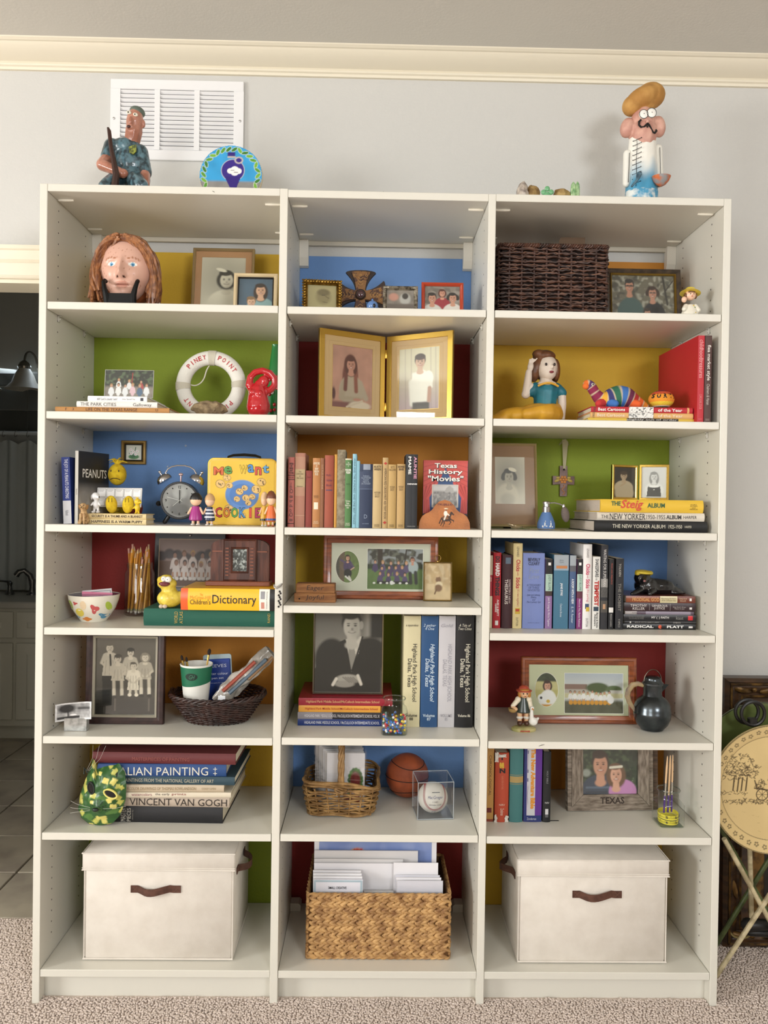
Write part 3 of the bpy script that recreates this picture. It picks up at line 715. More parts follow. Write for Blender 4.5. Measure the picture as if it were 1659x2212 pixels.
def bodysurf(u,v):
    z = H(418)+(H(302)-H(418))*v; a = 2*PI*u; r = 0.050-0.008*v
    k = 1+0.05*noise.noise(Vector((math.cos(a)*2,math.sin(a)*2,z*22)))+0.025*noise.noise(Vector((math.cos(a)*4.5,math.sin(a)*4.5,z*60)))
    return(r*k*math.cos(a),r*k*0.8*math.sin(a),z)
def bodycol(u,v):
    p = bodysurf(u,v); z = p[2]; f = (H(345)-z)/(H(345)-H(412))+0.35*noise.noise(Vector((p[0]*45,p[1]*45,z*26)))
    f = min(1,max(0,f)); a_,b_ = lin('f1efe6'),lin('4b9cc2'); return tuple(a_[i]*(1-f)+b_[i]*f for i in range(3))
MB().grid(bodysurf,48,40,colfn=bodycol).build('jacket',CLAY,ch,colors=True)
MB().lathe([(0.001,0),(0.048,0),(0.050,0.01),(0.050,H(416))],32,sy=0.8).build('jacket_hem',M('4b9cc2',0.5,c2='e8ece8',ns=40),ch)
for sg,x0,z0,z1 in((-1,-0.052,H(335),H(402)),(1,0.052,H(322),H(400))):
    q = MB(); q.cap((x0*0.93,-0.004,z0),(x0*1.02,-0.012,z1),0.013,0.011)
    o = q.build('sleeve',M('ebe9e0',0.6,bump=0.6,bs=50),ch,mods=REM(0.003,2))
    MB().tube([(x0*0.90,-0.021,z0-0.004),(x0*0.93,-0.0235,(z0+z1)/2),(x0*0.97,-0.0245,z1)],0.0009,5).build('sleeve_line',M('1c1c1e',0.6),ch)
b = MB(); xl = -0.029
yy = lambda x:-0.8*math.sqrt(max(0.0,0.0465**2-x*x))-0.0028
b.tube([(xl+0.001*math.sin(i),yy(xl)-0.001,H(312)+(H(412)-H(312))*i/10)for i in range(11)],0.0008,5)
for i in range(10):
    z = H(313)+(H(408)-H(313))*i/9.3; b.tube([(xl-0.008,yy(xl-0.008)-0.001,z-0.002),(xl+0.001,yy(xl)-0.0012,z),(xl+0.011,yy(xl+0.011)-0.001,z+0.003)],0.0008,5)
    b.ell((xl+0.012,yy(xl+0.012)-0.001,z+0.0035),0.0016,6,5).ell((xl-0.009,yy(xl-0.009)-0.001,z-0.002),0.0015,6,5)
b.build('painted_lacing',M('1c1c1e',0.6),ch)
PNK = M('d9aa98',0.55,c2='c48f80',ns=25,bump=0.7,bs=55)
b = MB(); b.ell((0,0,H(283)),(0.046,0.038,0.031)).ell((0,-0.002,H(262)),(0.038,0.034,0.038)).ell((0,0,H(244)),(0.026,0.027,0.016)).cap((0,0,H(304)),(0,0,H(290)),0.042,0.042)
b.ell((-0.050,-0.004,H(279)),(0.022,0.022,0.031),rot=(0,0.2,0)).ell((0.049,-0.004,H(275)),(0.020,0.021,0.033),rot=(0,-0.15,0))
hd = b.build('head',PNK,ch,mods=REM(0.0032,3))
b = MB(); b.ell((0,0,H(215)),(0.060,0.050,0.035),28,18,rot=(0,-0.42,0)).ell((0.022,0,H(208)),(0.045,0.044,0.038)).ell((-0.033,0,H(230)),(0.032,0.036,0.030)).cap((0,0,H(243)),(0.012,0,H(222)),0.022,0.03)
b.build('hat',M('c99a55',0.75,c2='b07f3f',ns=16,bump=1.0,bs=28,bd=2),ch,mods=REM(0.003,2)+[])
for(x,z,r)in((-0.011,H(260.5),0.0135),(0.0135,H(257.5),0.0145)):
    q = MB(); q.lathe([(0.0005,0.0022),(r*0.6,0.0018),(r,0),(r,-0.004)],24); q.v = [(p[0]+x,-0.0375-p[2],p[1]+z)for p in q.v]; e = q.build('eye',M('f3f1ea',0.4),hd)
    q = MB(); q.tube([(x+r*math.cos(a*PI/12),-0.0385,z+r*math.sin(a*PI/12))for a in range(24)],0.0008,5,closed=True); q.build('eye_outline',M('1c1c1e',0.6),e)
    MB().ell((x+0.0005,-0.0402,z+0.0005),0.0013,8,6).build('pupil',M('111111',0.5),e)
MB().ell((0.0005,-0.039,H(277)),(0.0055,0.007,0.006)).build('nose',PNK,hd)
mp = [(-0.018,H(272)),(-0.024,H(276)),(-0.024,H(283)),(-0.018,H(288)),(-0.010,H(288)),(-0.004,H(284)),(0.0,H(281)),(0.006,H(284)),(0.012,H(291)),(0.019,H(298)),(0.026,H(299)),(0.031,H(294)),(0.029,H(291))]
MB().tube([(x,-0.041+abs(x)*0.25,z)for(x,z)in mp],[0.003,0.0034]+[0.0030]*9+[0.0034,0.002],8).build('moustache',M('1e1a18',0.9,bump=1,bs=500),hd)
MB().tube([(0,-0.0415,H(286)),(0,-0.041,H(290))],0.0028,6).build('chin_beard',M('1e1a18',0.9),hd)
b = MB(); b.lathe([(0.003,-0.018),(0.014,-0.012),(0.024,0.0),(0.029,0.012),(0.026,0.013),(0.02,0.002),(0.002,-0.008)],20,sy=0.8); b.v = [(p[0]+0.045,p[1]-0.042,p[2]+H(402))for p in b.v]
bw = b.build('bowl',M('c8662e',0.45,c2='8f8f90',ns=45,bump=0.5,bs=60),ch,mods=None)
MB().ell((0.043,-0.042,H(396)),(0.020,0.014,0.007)).build('soup',M('a7a7a2',0.4,c2='6d6d6d',ns=80),bw)
MB().cap((0.046,-0.02,H(398)),(0.050,-0.012,H(402)),0.008,0.008).build('hand',PNK,ch)
MB().tube([(-0.022,-0.048,H(388)),(-0.026,-0.050,H(392)),(-0.032,-0.052,H(404)),(-0.050,-0.056,H(420))],[0.006,0.009,0.005,0.0035],8).build('spoon',M('2f4a5a',0.35,c2='5a7f92',ns=60),ch)

# ================================================================ left bay, first shelf
zs = LZ[1]
# --- clay head with red hair on a black stand
Y = 0.10; c = at(274,640,Y); s = (Y-CAM.y)/FPX
def ZZ(py,px=274):return at(px,py,Y).z-zs
mk = thing('glazed_mask','glazed clay face with wavy red hair, freckles and blue eyes','mask',(c.x,Y,zs))
fc = ZZ(588); fw,fh = 0.078,ZZ(517)-fc
def face_pt(u,v):
    a = (u-0.5)*PI; e = (v-0.5)*PI
    x = fw*math.sin(a)*math.cos(e)**0.75; z = fh*math.sin(e)*(1.0 if e>0 else 0.93); y = -0.055*math.cos(a)*math.cos(e)
    if z<0:x*=1-0.36*(-z/fh)**1.4
    g = lambda px,pz,rx,rz:math.exp(-((x-px)/rx)**2-((z-pz)/rz)**2)
    y-=0.018*g(0,-0.018,0.011,0.014)+0.012*g(0,0.004,0.008,0.022)+0.006*g(-0.010,-0.024,0.006,0.006)+0.006*g(0.010,-0.024,0.006,0.006)
    y += 0.006*g(-0.031,0.010,0.014,0.008)+0.006*g(0.031,0.010,0.014,0.008)
    y-=0.006*g(0,-0.045,0.020,0.004)+0.005*g(0,-0.055,0.017,0.005)+0.007*g(0,-0.075,0.014,0.010)-0.004*g(0,-0.050,0.02,0.0025)
    y-=0.004*g(-0.035,-0.02,0.018,0.018)+0.004*g(0.035,-0.02,0.018,0.018)+0.003*g(-0.031,0.024,0.018,0.005)+0.003*g(0.031,0.024,0.018,0.005)
    return(x,y,fc+z)
rr = random.Random(9); fr = [(rr.uniform(-0.06,0.06),rr.uniform(-0.06,0.06))for _ in range(46)]
def face_col(u,v):
    x,y,z = face_pt(u,v); z-=fc; c0 = np.array(lin('d8ab98'))
    def mixc(m,h):nonlocal c0; c0 = c0*(1-m)+np.array(lin(h))*m
    d = lambda px,pz,rx,rz:((x-px)/rx)**2+((z-pz)/rz)**2
    for(fx,fz)in fr:
        if d(fx,fz,0.0016,0.0016)<1:mixc(0.55,'9a5a3a')
    for sg in(-1,1):
        if d(sg*0.031,0.010,0.0125,0.0062)<1:mixc(1,'ece8e0')
        if d(sg*0.031,0.010,0.0052,0.0056)<1:mixc(1,'4f9ac4')
        if d(sg*0.031,0.010,0.0022,0.0026)<1:mixc(1,'20364a')
        if d(sg*0.010,-0.030,0.0034,0.0028)<1:mixc(1,'4a2a22')
        zz = 0.026+0.010*(1-((x-sg*0.032)/0.02)**2)-0.006
        if abs(x-sg*0.032)<0.020 and abs(z-zz)<0.0032 and(int(x*900)%2):mixc(0.8,'a0623c')
    if d(0,-0.045,0.020,0.0042)<1 or d(0,-0.054,0.016,0.0045)<1:mixc(0.5,'c07a6a')
    if abs(z+0.0495)<0.0011 and abs(x)<0.02:mixc(0.9,'7a3c34')
    return tuple(c0)
MB().grid(face_pt,120,120,colfn=face_col).build('face',CLAY,mk,colors=True)
b = MB(); rr = random.Random(3)
hx0,hz1 = 0.098,ZZ(510)
for k in range(86):
    q = rr.random()
    u = k/85*2-1; sg = -1 if u<0 else 1; au = abs(u)
    a = (1-au)*PI/2*0.98
    px,pz = sg*0.094*math.cos(a)*1.0,fc+(hz1-fc)*math.sin(a)**0.8
    st = (sg*0.012*rr.uniform(0.2,1.6)-0.012,-0.035,fc+(hz1-fc)*rr.uniform(0.80,0.95))
    pts = []; r = rr.uniform(0.0045,0.0075); top = Vector((px*0.75,-0.028+rr.uniform(-.012,.012),pz*0.25+st[2]*0.75)); n = 9
    low = Vector((sg*rr.uniform(0.066,0.100),-0.012+rr.uniform(-.03,.02),rr.choice((0.004,0.02,0.03,0.05))))
    mid = Vector((sg*rr.uniform(0.082,0.104),-0.010+rr.uniform(-.026,.02),fc+rr.uniform(-0.01,0.03)))
    ph = rr.uniform(0,6)
    for i in range(n+1):
        t = i/n
        if t<0.35:p = Vector(st).lerp(top,t/0.35)
        elif t<0.6:p = top.lerp(mid,(t-0.35)/0.25)
        else:p = mid.lerp(low,(t-0.6)/0.4)
        pts.append(p+Vector((math.sin(ph+t*16)*0.006,math.sin(ph*2+t*13)*0.004,0)))
    for _ in range(2):pts = [pts[0]]+[(pts[i-1]+pts[i]*2+pts[i+1])/4 for i in range(1,len(pts)-1)]+[pts[-1]]
    b.tube(pts,[r*0.6]+[r]*(len(pts)-2)+[r*0.5],6)
b.build('hair',M('a0683c',0.38,c2='6b3d22',ns=110,lo=0.38,hi=0.62,coat=0.25,stretch=(1,1,0.5),bump=0.8,bs=160),mk)
bk = MB(); bk.ell((0,0.022,fc),(0.092,0.04,fh*1.02)); bk.build('back_of_head',M('8a4a26',0.4,bump=0.8,bs=60),mk)
b = MB()
for sg in(-1,1):
    b.tube([(sg*0.046,-0.045,ZZ(618)),(sg*0.048,-0.052,ZZ(617)),(sg*0.049,-0.062,ZZ(622)),(sg*0.045,-0.066,ZZ(635)),(sg*0.040,-0.066,ZZ(650)),(sg*0.038,-0.060,0.008)],[0.005,0.006,0.006,0.007,0.009,0.009],8)
b.box(-0.045,0.045,-0.068,-0.052,0.001,ZZ(646)).box(-0.046,-0.028,-0.06,0.05,0.001,0.012).box(0.028,0.046,-0.06,0.05,0.001,0.012)
b.build('plate_stand',M('070707',0.5,spec=0.25),mk)
# --- two framed portraits
def ph_girl(seed=1):
    cv = Cv(70,96,0.73,'d9d2bd',seed); cv.ell(0.4,0.35,0.35,0.4,'b3aa95',0.9,op=0.7)
    cv.bust(0.42,0.42,0.31,skin='e6dac4',hair='3f372e',top='efe8d8',style='bob',dark='9a8a72'); cv.ell(0.33,0.24,0.09,0.03,'f4efe2',0.4,0.3)
    cv.rect(0,0.73,0.80,1,'e2dac6',0.2); return cv.gray('fff6df',0.85)
x,wd,h = sz(411,546,530,zs,0.26,650)
frame('picture_frame','gilt frame with tan mat and old portrait of a smiling curly girl',(x,0.26,zs),wd,h,0.009,M('a08a62',0.35,0.4),lean=0.14,mat=M('b98b62',0.9),matw=(0.020,0.020,0.020,0.04),photo=ph_girl(),d=0.014)
x,wd,h = sz(503,598,587,zs,0.16,650)
cv = Cv(80,96,0.8,'4d6478',2); cv.nz(4,4,0.15)
cv.bust(0.52,0.32,0.33,skin='dcae90',hair='33241c',top='8fb0b4',style='long'); cv.bust(0.30,0.66,0.27,skin='e2b79a',hair='8a6a48',top='2b3038')
frame('picture_frame','cream moulded frame with colour portrait of mother and toddler',(x,0.16,zs),wd,h,0.013,M('d2bd96',0.4),lean=0.12,inner=(0.003,M('2c2622',0.5)),photo=cv)

# ================================================================ left bay, second shelf
zs = LZ[2]
z = zs
z = lying('old orange book lying at the bottom of the short stack, dark title on spine',118,366,11,886,z,0.012,0.20,'b5834a',rz=-0.015,texts=[('LIFE ON THE TEXAS RANGE',0.27,0.72,0.25,0.85,'5a2f18'),('F',0.09,0.105,0.3,0.8,'5a2f18'),('3',0.15,0.165,0.3,0.8,'5a2f18'),('U',0.88,0.90,0.3,0.8,'5a2f18')])
z = lying('thin white hardcover on the orange book, black title on spine',166,340,13,873,z,0.022,0.24,'e9e7e2',texts=[('THE PARK CITIES',0.05,0.49,0.25,0.78,'55524e'),('Galloway',0.70,0.93,0.12,0.78,'55524e')])
zc = z
z = lying('thin white counting book on top of the short stack',190,318,13,861,z,0.035,0.20,'efefee',texts=[("60? Let's count 'em!",0.16,0.50,0.3,0.68,'303038',True,dict(shear=0.2)),('Johnny "Spareball" King',0.58,0.80,0.36,0.62,'505058',True,dict(shear=0.2))],bands=[(0.89,0.94,'404048',0.25,0.75)])
x,wd,h = sz(224,330,798,z,0.07,858)
cv = Cv(110,64,1.75,'20261e',5); cv.nz(22,12,0.9,0,0.5,'55684a'); cv.nz(30,20,0.6,0,0.6,'11150f'); cv.rect(0,2,0.60,1.2,'8b8078',0.1).nz(20,10,0.2,0.6,1)
cv.line(1.0,0.1,0.98,0.45,0.02,'a02d2a'); cv.row(3,0.30,1.5,0.40,0.13,['f0eff0','e8e6ea','b04048'],jit=0.8); cv.row(6,0.10,1.65,0.56,0.15,['eeedf2','f2f0f2','ecebf0','e5c0cc','4e6a8a'],bodyh=2.4)
af = thing('picture_frame','clear acrylic frame with photograph of children in white shirts on the white books','picture frame',(x,0.07,z+0.0003),rx=-0.10)
MB().box(-wd/2,wd/2,0,0.0025,0,h,0.0006).build('front_sheet',GLASS,af,smooth=False)
cv.mesh('photo',af,wd-0.003,h-0.003,-wd/2+0.0015,0.0015,0.0028)
MB().box(-wd/2,wd/2,0.0032,0.006,0,h,0.0006).build('back_sheet',M('c9c8c4',0.2),af,smooth=False)
MB().prism([(0.006,0.055),(0.009,0.055),(0.030,0.006),(0.027,0.006)],-0.02,0.02,'x').build('easel_leg',M('c9c8c4',0.2),af,smooth=False)
# --- life ring
Y = 0.20; c = at(455,838,Y); s = (Y-CAM.y)/FPX; R = 60*s; r = 15.5*s
lr = thing('life_ring','miniature white life ring lettered in red, standing behind a stone','life ring',(c.x,Y,zs),rx=-0.06)
zc = R+r
b = MB(); n,m = 60,16; v = []; f = []
for i in range(n):
    a = 2*PI*i/n
    for k in range(m):
        q = 2*PI*k/m; v.append(((R+r*math.cos(q))*math.cos(a),r*0.75*math.sin(q),zc+(R+r*math.cos(q))*math.sin(a)))
f = [(i*m+k,i*m+(k+1)%m,((i+1)%n)*m+(k+1)%m,((i+1)%n)*m+k)for i in range(n)for k in range(m)]
b.add(v,f).build('ring',M('e6e3da',0.7,bump=0.4,bs=300),lr)
for a0 in(88,183,2,268):
    b = MB(); v = []; aa = [math.radians(a0-7+14*i/5)for i in range(6)]
    for a in aa:
        for k in range(m):
            q = 2*PI*k/m; v.append(((R+(r+0.0016)*math.cos(q))*math.cos(a),(r*0.75+0.0016)*math.sin(q),zc+(R+(r+0.0016)*math.cos(q))*math.sin(a)))
    b.add(v,[(i*m+k,i*m+(k+1)%m,(i+1)*m+(k+1)%m,(i+1)*m+k)for i in range(5)for k in range(m)]).build('canvas_band',M('cbc5b4',0.85,bump=0.5,bs=500),lr)
def arc(word,a0,a1,rad,inward=1):
    for i,chh in enumerate(word):
        a = math.radians(a0+(a1-a0)*i/max(1,len(word)-1)); er = Vector((math.cos(a),0,math.sin(a)))*inward; et = Vector((math.sin(a),0,-math.cos(a)))*inward
        wch = {'I':0.0028}.get(chh,0.0105)
        text(lr,chh,(rad*math.cos(a),-r*0.75-0.0006,zc+rad*math.sin(a)),et,er,wch,0.0145,'b5323a',bold=0.02)
arc('PINEY',140,103,R); arc('POINT',71,32,R); arc('PINEY',-42,-78,R); arc('POINT',-102,-145,R)
pts = [(-R*0.98,-0.002,zc-R*0.05)]
q0 = Vector((-R+r,0,zc+0.002)); pts = [q0,q0+Vector((0.015,-0.004,-0.006)),q0+Vector((0.034,-0.006,0.002)),q0+Vector((0.046,-0.004,0.022)),q0+Vector((0.048,0,0.045)),Vector((-0.006,0,zc+R-r))]
MB().tube(pts,0.0022,8).build('rope',M('d8d3c6',0.85,bump=0.6,bs=700),lr,mods=SUB)
rock('stone','rough grey brown stone lying in front of the life ring',452,74,867,0.10,zs,M('a79270',0.9,c2='6c5a44',ns=50,nd=5,lo=0.35,hi=0.65,bump=0.9,bs=90),0.028,seed=12)
# --- red glazed sculpture with looped arms
Y = 0.12; c = at(562,880,Y); s = (Y-CAM.y)/FPX; base = c.z-zs
def Q(px,py,y=0.0):return(((px-562)*s),y,base+(880-py)*s)
rs = thing('red_sculpture','shiny red ceramic figure with looped arms beside the life ring','sculpture',(c.x,Y,zs))
b = MB(); P0 = lambda px,py,y=0:Vector(Q(px,py,y))
b.cap(P0(558,893),P0(556,862),26*s,20*s).cap(P0(556,862),P0(560,846),20*s,12*s).cap(P0(560,846),P0(566,836),11*s,9*s).ell(P0(570,838),(11*s,10*s,13*s))
for(px,py)in((548,865),(562,867)):b.ell(P0(px,py,-0.022),(8*s,8*s,8*s))
arm = [P0(545,858),P0(538,846),P0(540,830),P0(550,819),P0(566,815),P0(582,820),P0(592,832),P0(593,846),P0(584,856),P0(572,860),P0(562,858)]
b.tube(arm,[9*s]*2+[7.5*s]*7+[8*s]*2,10)
b.lathe([(0.030,0.0),(0.034,0.004),(0.034,0.03),(0.028,0.05)],20,c=(-4*s,0,0))
b.build('figure_body',M('b80f1e',0.12,coat=0.8),rs,mods=REM(0.0022,6))
# --- bottle behind the post
Y = 0.24; x,wd,h = sz(577,640,745,zs,Y,880)
bt = thing('bottle','tapered green glass bottle with red and white pattern behind the middle post','bottle',(x-0.022,Y,zs))
MB().lathe([(0.032,0),(0.036,0.004),(0.036,0.03),(0.031,0.10),(0.021,0.16),(0.012,h-0.02),(0.010,h-0.004),(0.011,h)],28).build('glass_body',M('1f7a3a',0.12,coat=0.5),bt)
b = MB(); b2 = MB(); rr = random.Random(2)
for k in range(26):
    a = rr.uniform(PI*0.8,PI*1.9); z = rr.uniform(0.015,0.145); rad = 0.0362 if z<0.03 else(0.0362-(z-0.03)/0.07*0.005 if z<0.1 else 0.0312-(z-0.1)/0.06*0.010)
    p = Vector((rad*math.cos(a),rad*math.sin(a),z)); (b if k%2 else b2).ell(p,(0.0052,0.0052,0.006),8,6)
b.build('red_dots',M('c8202c',0.3),bt); b2.build('white_dots',M('eef0ea',0.3),bt)
# ================================================================ left bay, third shelf
zs = LZ[3]
upright('narrow blue paperback leaning at the far left, white title on spine',138,156,988,zs,'20347c',0.04,0.13,tilt=-0.045,soft=True,texts=[('THE JOY OF A PEANUTS CHRISTMAS',0.03,0.62,0.25,0.8,'dfe3f0'),('Hallmark',0.80,0.88,0.3,0.7,'444450')],bands=[(0.655,1.0,'c9cbd0')])
# tall book turned so that its front cover shows
Y = 0.045; p0 = at(160.5,1050,Y); hb = at(165,974,Y).z-zs
pb = book('book','tall black and silver book turned to show its front cover',(p0.x+0.002,Y,zs+0.0002),0.011,hb,0.150,'2a2a2c',rz=-0.27,rough=0.35,bulge=0.0,board=0.001,bands=[(0,1,'a8a294')],texts=[('PEANUTS',0.52,0.60,0.3,0.7,'5a4030')])
cv = Cv(60,70,0.8,'2b2b2d',8); cv.grad('262628','a9a49c',0.42,0.70); cv.nz(8,8,0.10)
for(x_,y_,r_)in((0.14,0.56,0.075),(0.38,0.58,0.085),(0.62,0.57,0.08)):cv.ell(x_,y_+0.08,r_*1.2,r_*1.3,'8a8680',0.2,op=0.6)
o = cv.mesh('cover_picture',pb,0.146,hb-0.002,0.002,0.001,0,fn=lambda x_,y_,z_:(0.0113,x_,z_))
text(pb,'PEANUTS',(0.0118,0.078,hb*0.70),(0,1,0),(0,0,1),0.118,0.026,'e8e6e0',bold=0.01)
# two small hardbacks carrying small toys
z = zs
z = lying('cream hardback at the bottom of the pair under the small toys',191,316,11.5,1126,z,0.05,0.092,'e4cf9c',texts=[('HAPPINESS IS A WARM PUPPY',0.06,0.94,0.25,0.78,'3a2718',True,dict(bold=0.02))])
z = lying('cream hardback on top of the pair, under the small toys',191,316,11.5,1115,z,0.054,0.087,'e2cb96',texts=[('SECURITY IS A THUMB AND A BLANKET',0.06,0.94,0.28,0.76,'3a2718',True,dict(bold=0.02))])
ztoy = z
# tan puppy
Y = 0.035; x,wd,h = sz(170,191,1082,zs,Y,1130)
dg = thing('puppy_figurine','little tan sitting puppy figurine beside the two cream books','figurine',(x,Y,zs))
TAN = M('c9a676',0.6,c2='a8845a',ns=120)
b = MB(); b.ell((0,0.010,0.018),(0.012,0.013,0.018)).ell((0,0.002,0.030),(0.010,0.009,0.016)).cap((-0.005,-0.008,0.028),(-0.005,-0.010,0.003),0.0042,0.0035).cap((0.005,-0.008,0.028),(0.005,-0.010,0.003),0.0042,0.0035)
b.cap((0,0.0,0.038),(0,-0.002,0.046),0.008,0.0085).ell((0,-0.003,0.053),(0.0105,0.010,0.009)).cap((0,-0.008,0.050),(0,-0.015,0.048),0.0055,0.0042)
for sg in(-1,1):b.cap((sg*0.011,0.006,0.010),(sg*0.011,-0.006,0.004),0.006,0.004).ell((sg*0.006,-0.011,0.003),(0.004,0.005,0.003))
b.cap((0.006,0.018,0.008),(0.016,0.022,0.014),0.003,0.002)
b.build('body',TAN,dg,mods=REM(0.0012,3))
for sg in(-1,1):
    MB().ell((sg*0.0108,0.0,0.050),(0.0030,0.006,0.0085),rot=(0.2,sg*0.25,0)).build('ear',M('a57a48',0.6),dg)
    MB().ell((sg*0.0042,-0.0118,0.0545),(0.0014,0.001,0.0016),8,6).build('eye',M('1a1410',0.3),dg)
MB().ell((0,-0.0188,0.0495),(0.0022,0.0016,0.0017),8,6).build('nose',M('1a1410',0.3),dg)
# plain white dog
Y = 0.075; x,wd,h = sz(192,224,1062,ztoy,Y,1110)
wdg = thing('dog_figurine','plain white toy dog standing on the cream books','toy',(x,Y,ztoy+0.0003))
b = MB(); b.ell((0,0,0.026),(0.0095,0.010,0.013)).cap((0,0,0.034),(0,-0.001,0.044),0.006,0.008).ell((-0.001,-0.003,0.051),(0.012,0.012,0.0115)).cap((0.004,-0.008,0.050),(0.011,-0.014,0.048),0.0065,0.005)
for sg in(-1,1):b.cap((sg*0.005,0,0.018),(sg*0.006,-0.001,0.005),0.004,0.0038).ell((sg*0.007,-0.004,0.0038),(0.0058,0.009,0.0038)).cap((sg*0.008,-0.002,0.032),(sg*0.013,-0.006,0.024),0.003,0.0026)
b.build('body',M('e9e9ea',0.35),wdg,mods=REM(0.0012,4))
MB().ell((0.0148,-0.0185,0.0485),0.0022,8,6).build('nose',M('181818',0.3),wdg)
for sg in(-1,1):MB().ell((-0.004+sg*0.010,0.002,0.048),(0.0028,0.005,0.008)).build('ear',M('d8d8d8',0.4),wdg)
# yellow plush chick with an open booklet
Y = 0.174; c = at(253,1060,Y)
pz = zs
cu = thing('red_cushion','dark red cloth cushion behind the yellow plush bird','cushion',(at(266,1080,0.245).x,0.248,zs))
b = MB(); b.ell((0,0,0.048),(0.062,0.030,0.046),24,14); b.v = [(p[0],p[1],max(0.001,p[2]))for p in b.v]; b.build('cushion_cover',M('7e2a1c',0.9,bump=0.6,bs=300),cu)
pl = thing('plush_bird','yellow plush bird with feathery tuft sitting behind the toys','plush toy',(c.x,Y,zs))
FEL = M('e3c52c',0.95,c2='d0ac1e',ns=70,bump=0.7,bs=500)
s = (Y-CAM.y)/FPX; hz = at(253,1025,Y).z-zs; tz = at(253,1003,Y).z-zs
b = MB(); b.ell((0,0,hz),(0.028,0.026,0.034)); hd = b.build('head',FEL,pl)
b = MB(); b.ell((0,0.006,0.040),(0.026,0.024,0.040)); b.build('body',FEL,pl)
b = MB(); rr = random.Random(5)
for k in range(16):
    a = rr.uniform(-1.25,1.25); L = rr.uniform(0.020,0.032); yv = rr.uniform(-0.012,0.01)
    b.tube([(0,0,hz+0.030),(math.sin(a)*L*0.6,yv*0.6,hz+0.030+math.cos(a)*L*0.5+0.006),(math.sin(a)*L*1.15,yv,hz+0.028+math.cos(a)*L*0.8)],[0.005,0.0042,0.0012],6,flat=0.4)
b.build('tuft',FEL,pl)
MB().tube([(-0.015,-0.0215,hz-0.016),(-0.006,-0.0245,hz-0.013),(0.006,-0.0245,hz-0.013),(0.016,-0.0215,hz-0.017)],0.0012,6).build('beak_line',M('4a3a10',0.7),hd)
for sg in(-1,1):MB().ell((sg*0.012,-0.0235,hz+0.010),(0.0018,0.001,0.0034),8,6).build('eye',M('221a10',0.5),hd)
for px in(241,277):
    fx = at(px,1090,0.085).x-c.x; q = MB(); q.cap((fx*0.6,-0.012,0.042),(fx,-0.086,ztoy-zs+0.0105),0.0068,0.0068).ell((fx,-0.090,ztoy-zs+0.0275),(0.0175,0.011,0.0265),rot=(0,0.12*(1 if px>250 else-1),0))
    f_ = q.build('foot',FEL,pl)
    for dx in(-0.005,0.004):MB().tube([(fx+dx,-0.1000,ztoy-zs+0.047),(fx+dx*1.1,-0.1012,ztoy-zs+0.034)],0.0008,5).build('toe_line',M('6a5410',0.8),f_)
Yb = 0.108; x,wd,h = sz(207,305,1055,zs,Yb,1095)
bb = thing('booklet','white cloth booklet with grey outlined panels held by the plush bird','book',(x,Yb,zs+0.0505),rx=-0.16,rz=-0.06)
cv = Cv(110,44,2.45,'e6e6e6',2)
for k in range(5):
    for j in range(2):
        x0,y0 = 0.03+k*0.485,0.04+j*0.48; cv.rect(x0,x0+0.45,y0,y0+0.44,'5a5a5a',0.02); cv.rect(x0+0.018,x0+0.432,y0+0.018,y0+0.422,'f0f0f0',0.02); cv.line(x0+0.05,y0+0.08,x0+0.35,y0+0.08,0.012,'9a9a9a'); cv.line(x0+0.08,y0+0.15,x0+0.30,y0+0.15,0.012,'a8a8a8')
cv.mesh('printed_page',bb,wd,h-0.0505,-wd/2,0,-0.0005)
MB().box(-wd/2-0.001,wd/2+0.001,0,0.004,-0.001,h-0.0495,0.001).build('booklet_cover',M('dcdcdc',0.9),bb,smooth=False)
# small yellow bird on the books
Y = 0.072; x,wd,h = sz(286,308,1078,ztoy,Y,1110)
sb = thing('bird_figurine','tiny plain yellow bird figure at the right end of the cream books','toy',(x,Y,ztoy+0.0003))
b = MB(); b.ell((0,0,0.018),(0.008,0.008,0.012)).ell((0.001,-0.002,0.036),(0.0105,0.009,0.010)).cap((0,0,0.026),(0.001,-0.001,0.032),0.005,0.006).cap((0.006,-0.006,0.035),(0.013,-0.009,0.034),0.004,0.0025)
b.cap((-0.004,0,0.010),(-0.004,-0.001,0.003),0.0025,0.0025).cap((0.004,0,0.010),(0.004,-0.001,0.003),0.0025,0.0025).ell((-0.004,-0.003,0.002),(0.004,0.006,0.002)).ell((0.005,-0.003,0.002),(0.004,0.006,0.002)).cap((-0.006,0,0.022),(-0.012,-0.003,0.016),0.003,0.002)
b.cap((0,0,0.045),(-0.006,0,0.051),0.002,0.0012).cap((0,0,0.045),(0.002,0,0.051),0.002,0.0012)
b.build('body',M('e6c22c',0.4),sb,mods=REM(0.0011,3))
MB().ell((0.006,-0.0095,0.038),(0.001,0.001,0.0014),6,5).build('eye',M('221a10',0.4),sb)
# small framed painting hung on the blue wall
x0 = at(262,975,WY-0.01); x1 = at(315,975,WY-0.01); zt_,zb_ = at(290,952,WY-0.01).z,at(290,1003,WY-0.01).z
cv = Cv(50,50,1.0,'dcdccb',4); cv.ell(0.5,0.8,0.35,0.16,'3c7a3c',0.3)
for(a,b_,c_,d_)in((0.5,0.8,0.62,0.15),(0.45,0.8,0.30,0.35),(0.55,0.8,0.72,0.45),(0.5,0.8,0.5,0.4),(0.4,0.85,0.2,0.55)):cv.line(a,b_,c_,d_,0.03,'1f5a34')
for(a,b_)in((0.30,0.32),(0.72,0.42),(0.48,0.45),(0.62,0.62),(0.33,0.58)):
    for k in range(5):cv.ell(a+0.07*math.cos(k*1.26),b_+0.07*math.sin(k*1.26),0.045,0.045,'f4f2ee',0.3)
    cv.ell(a,b_,0.03,0.03,'e0a0a0',0.3)
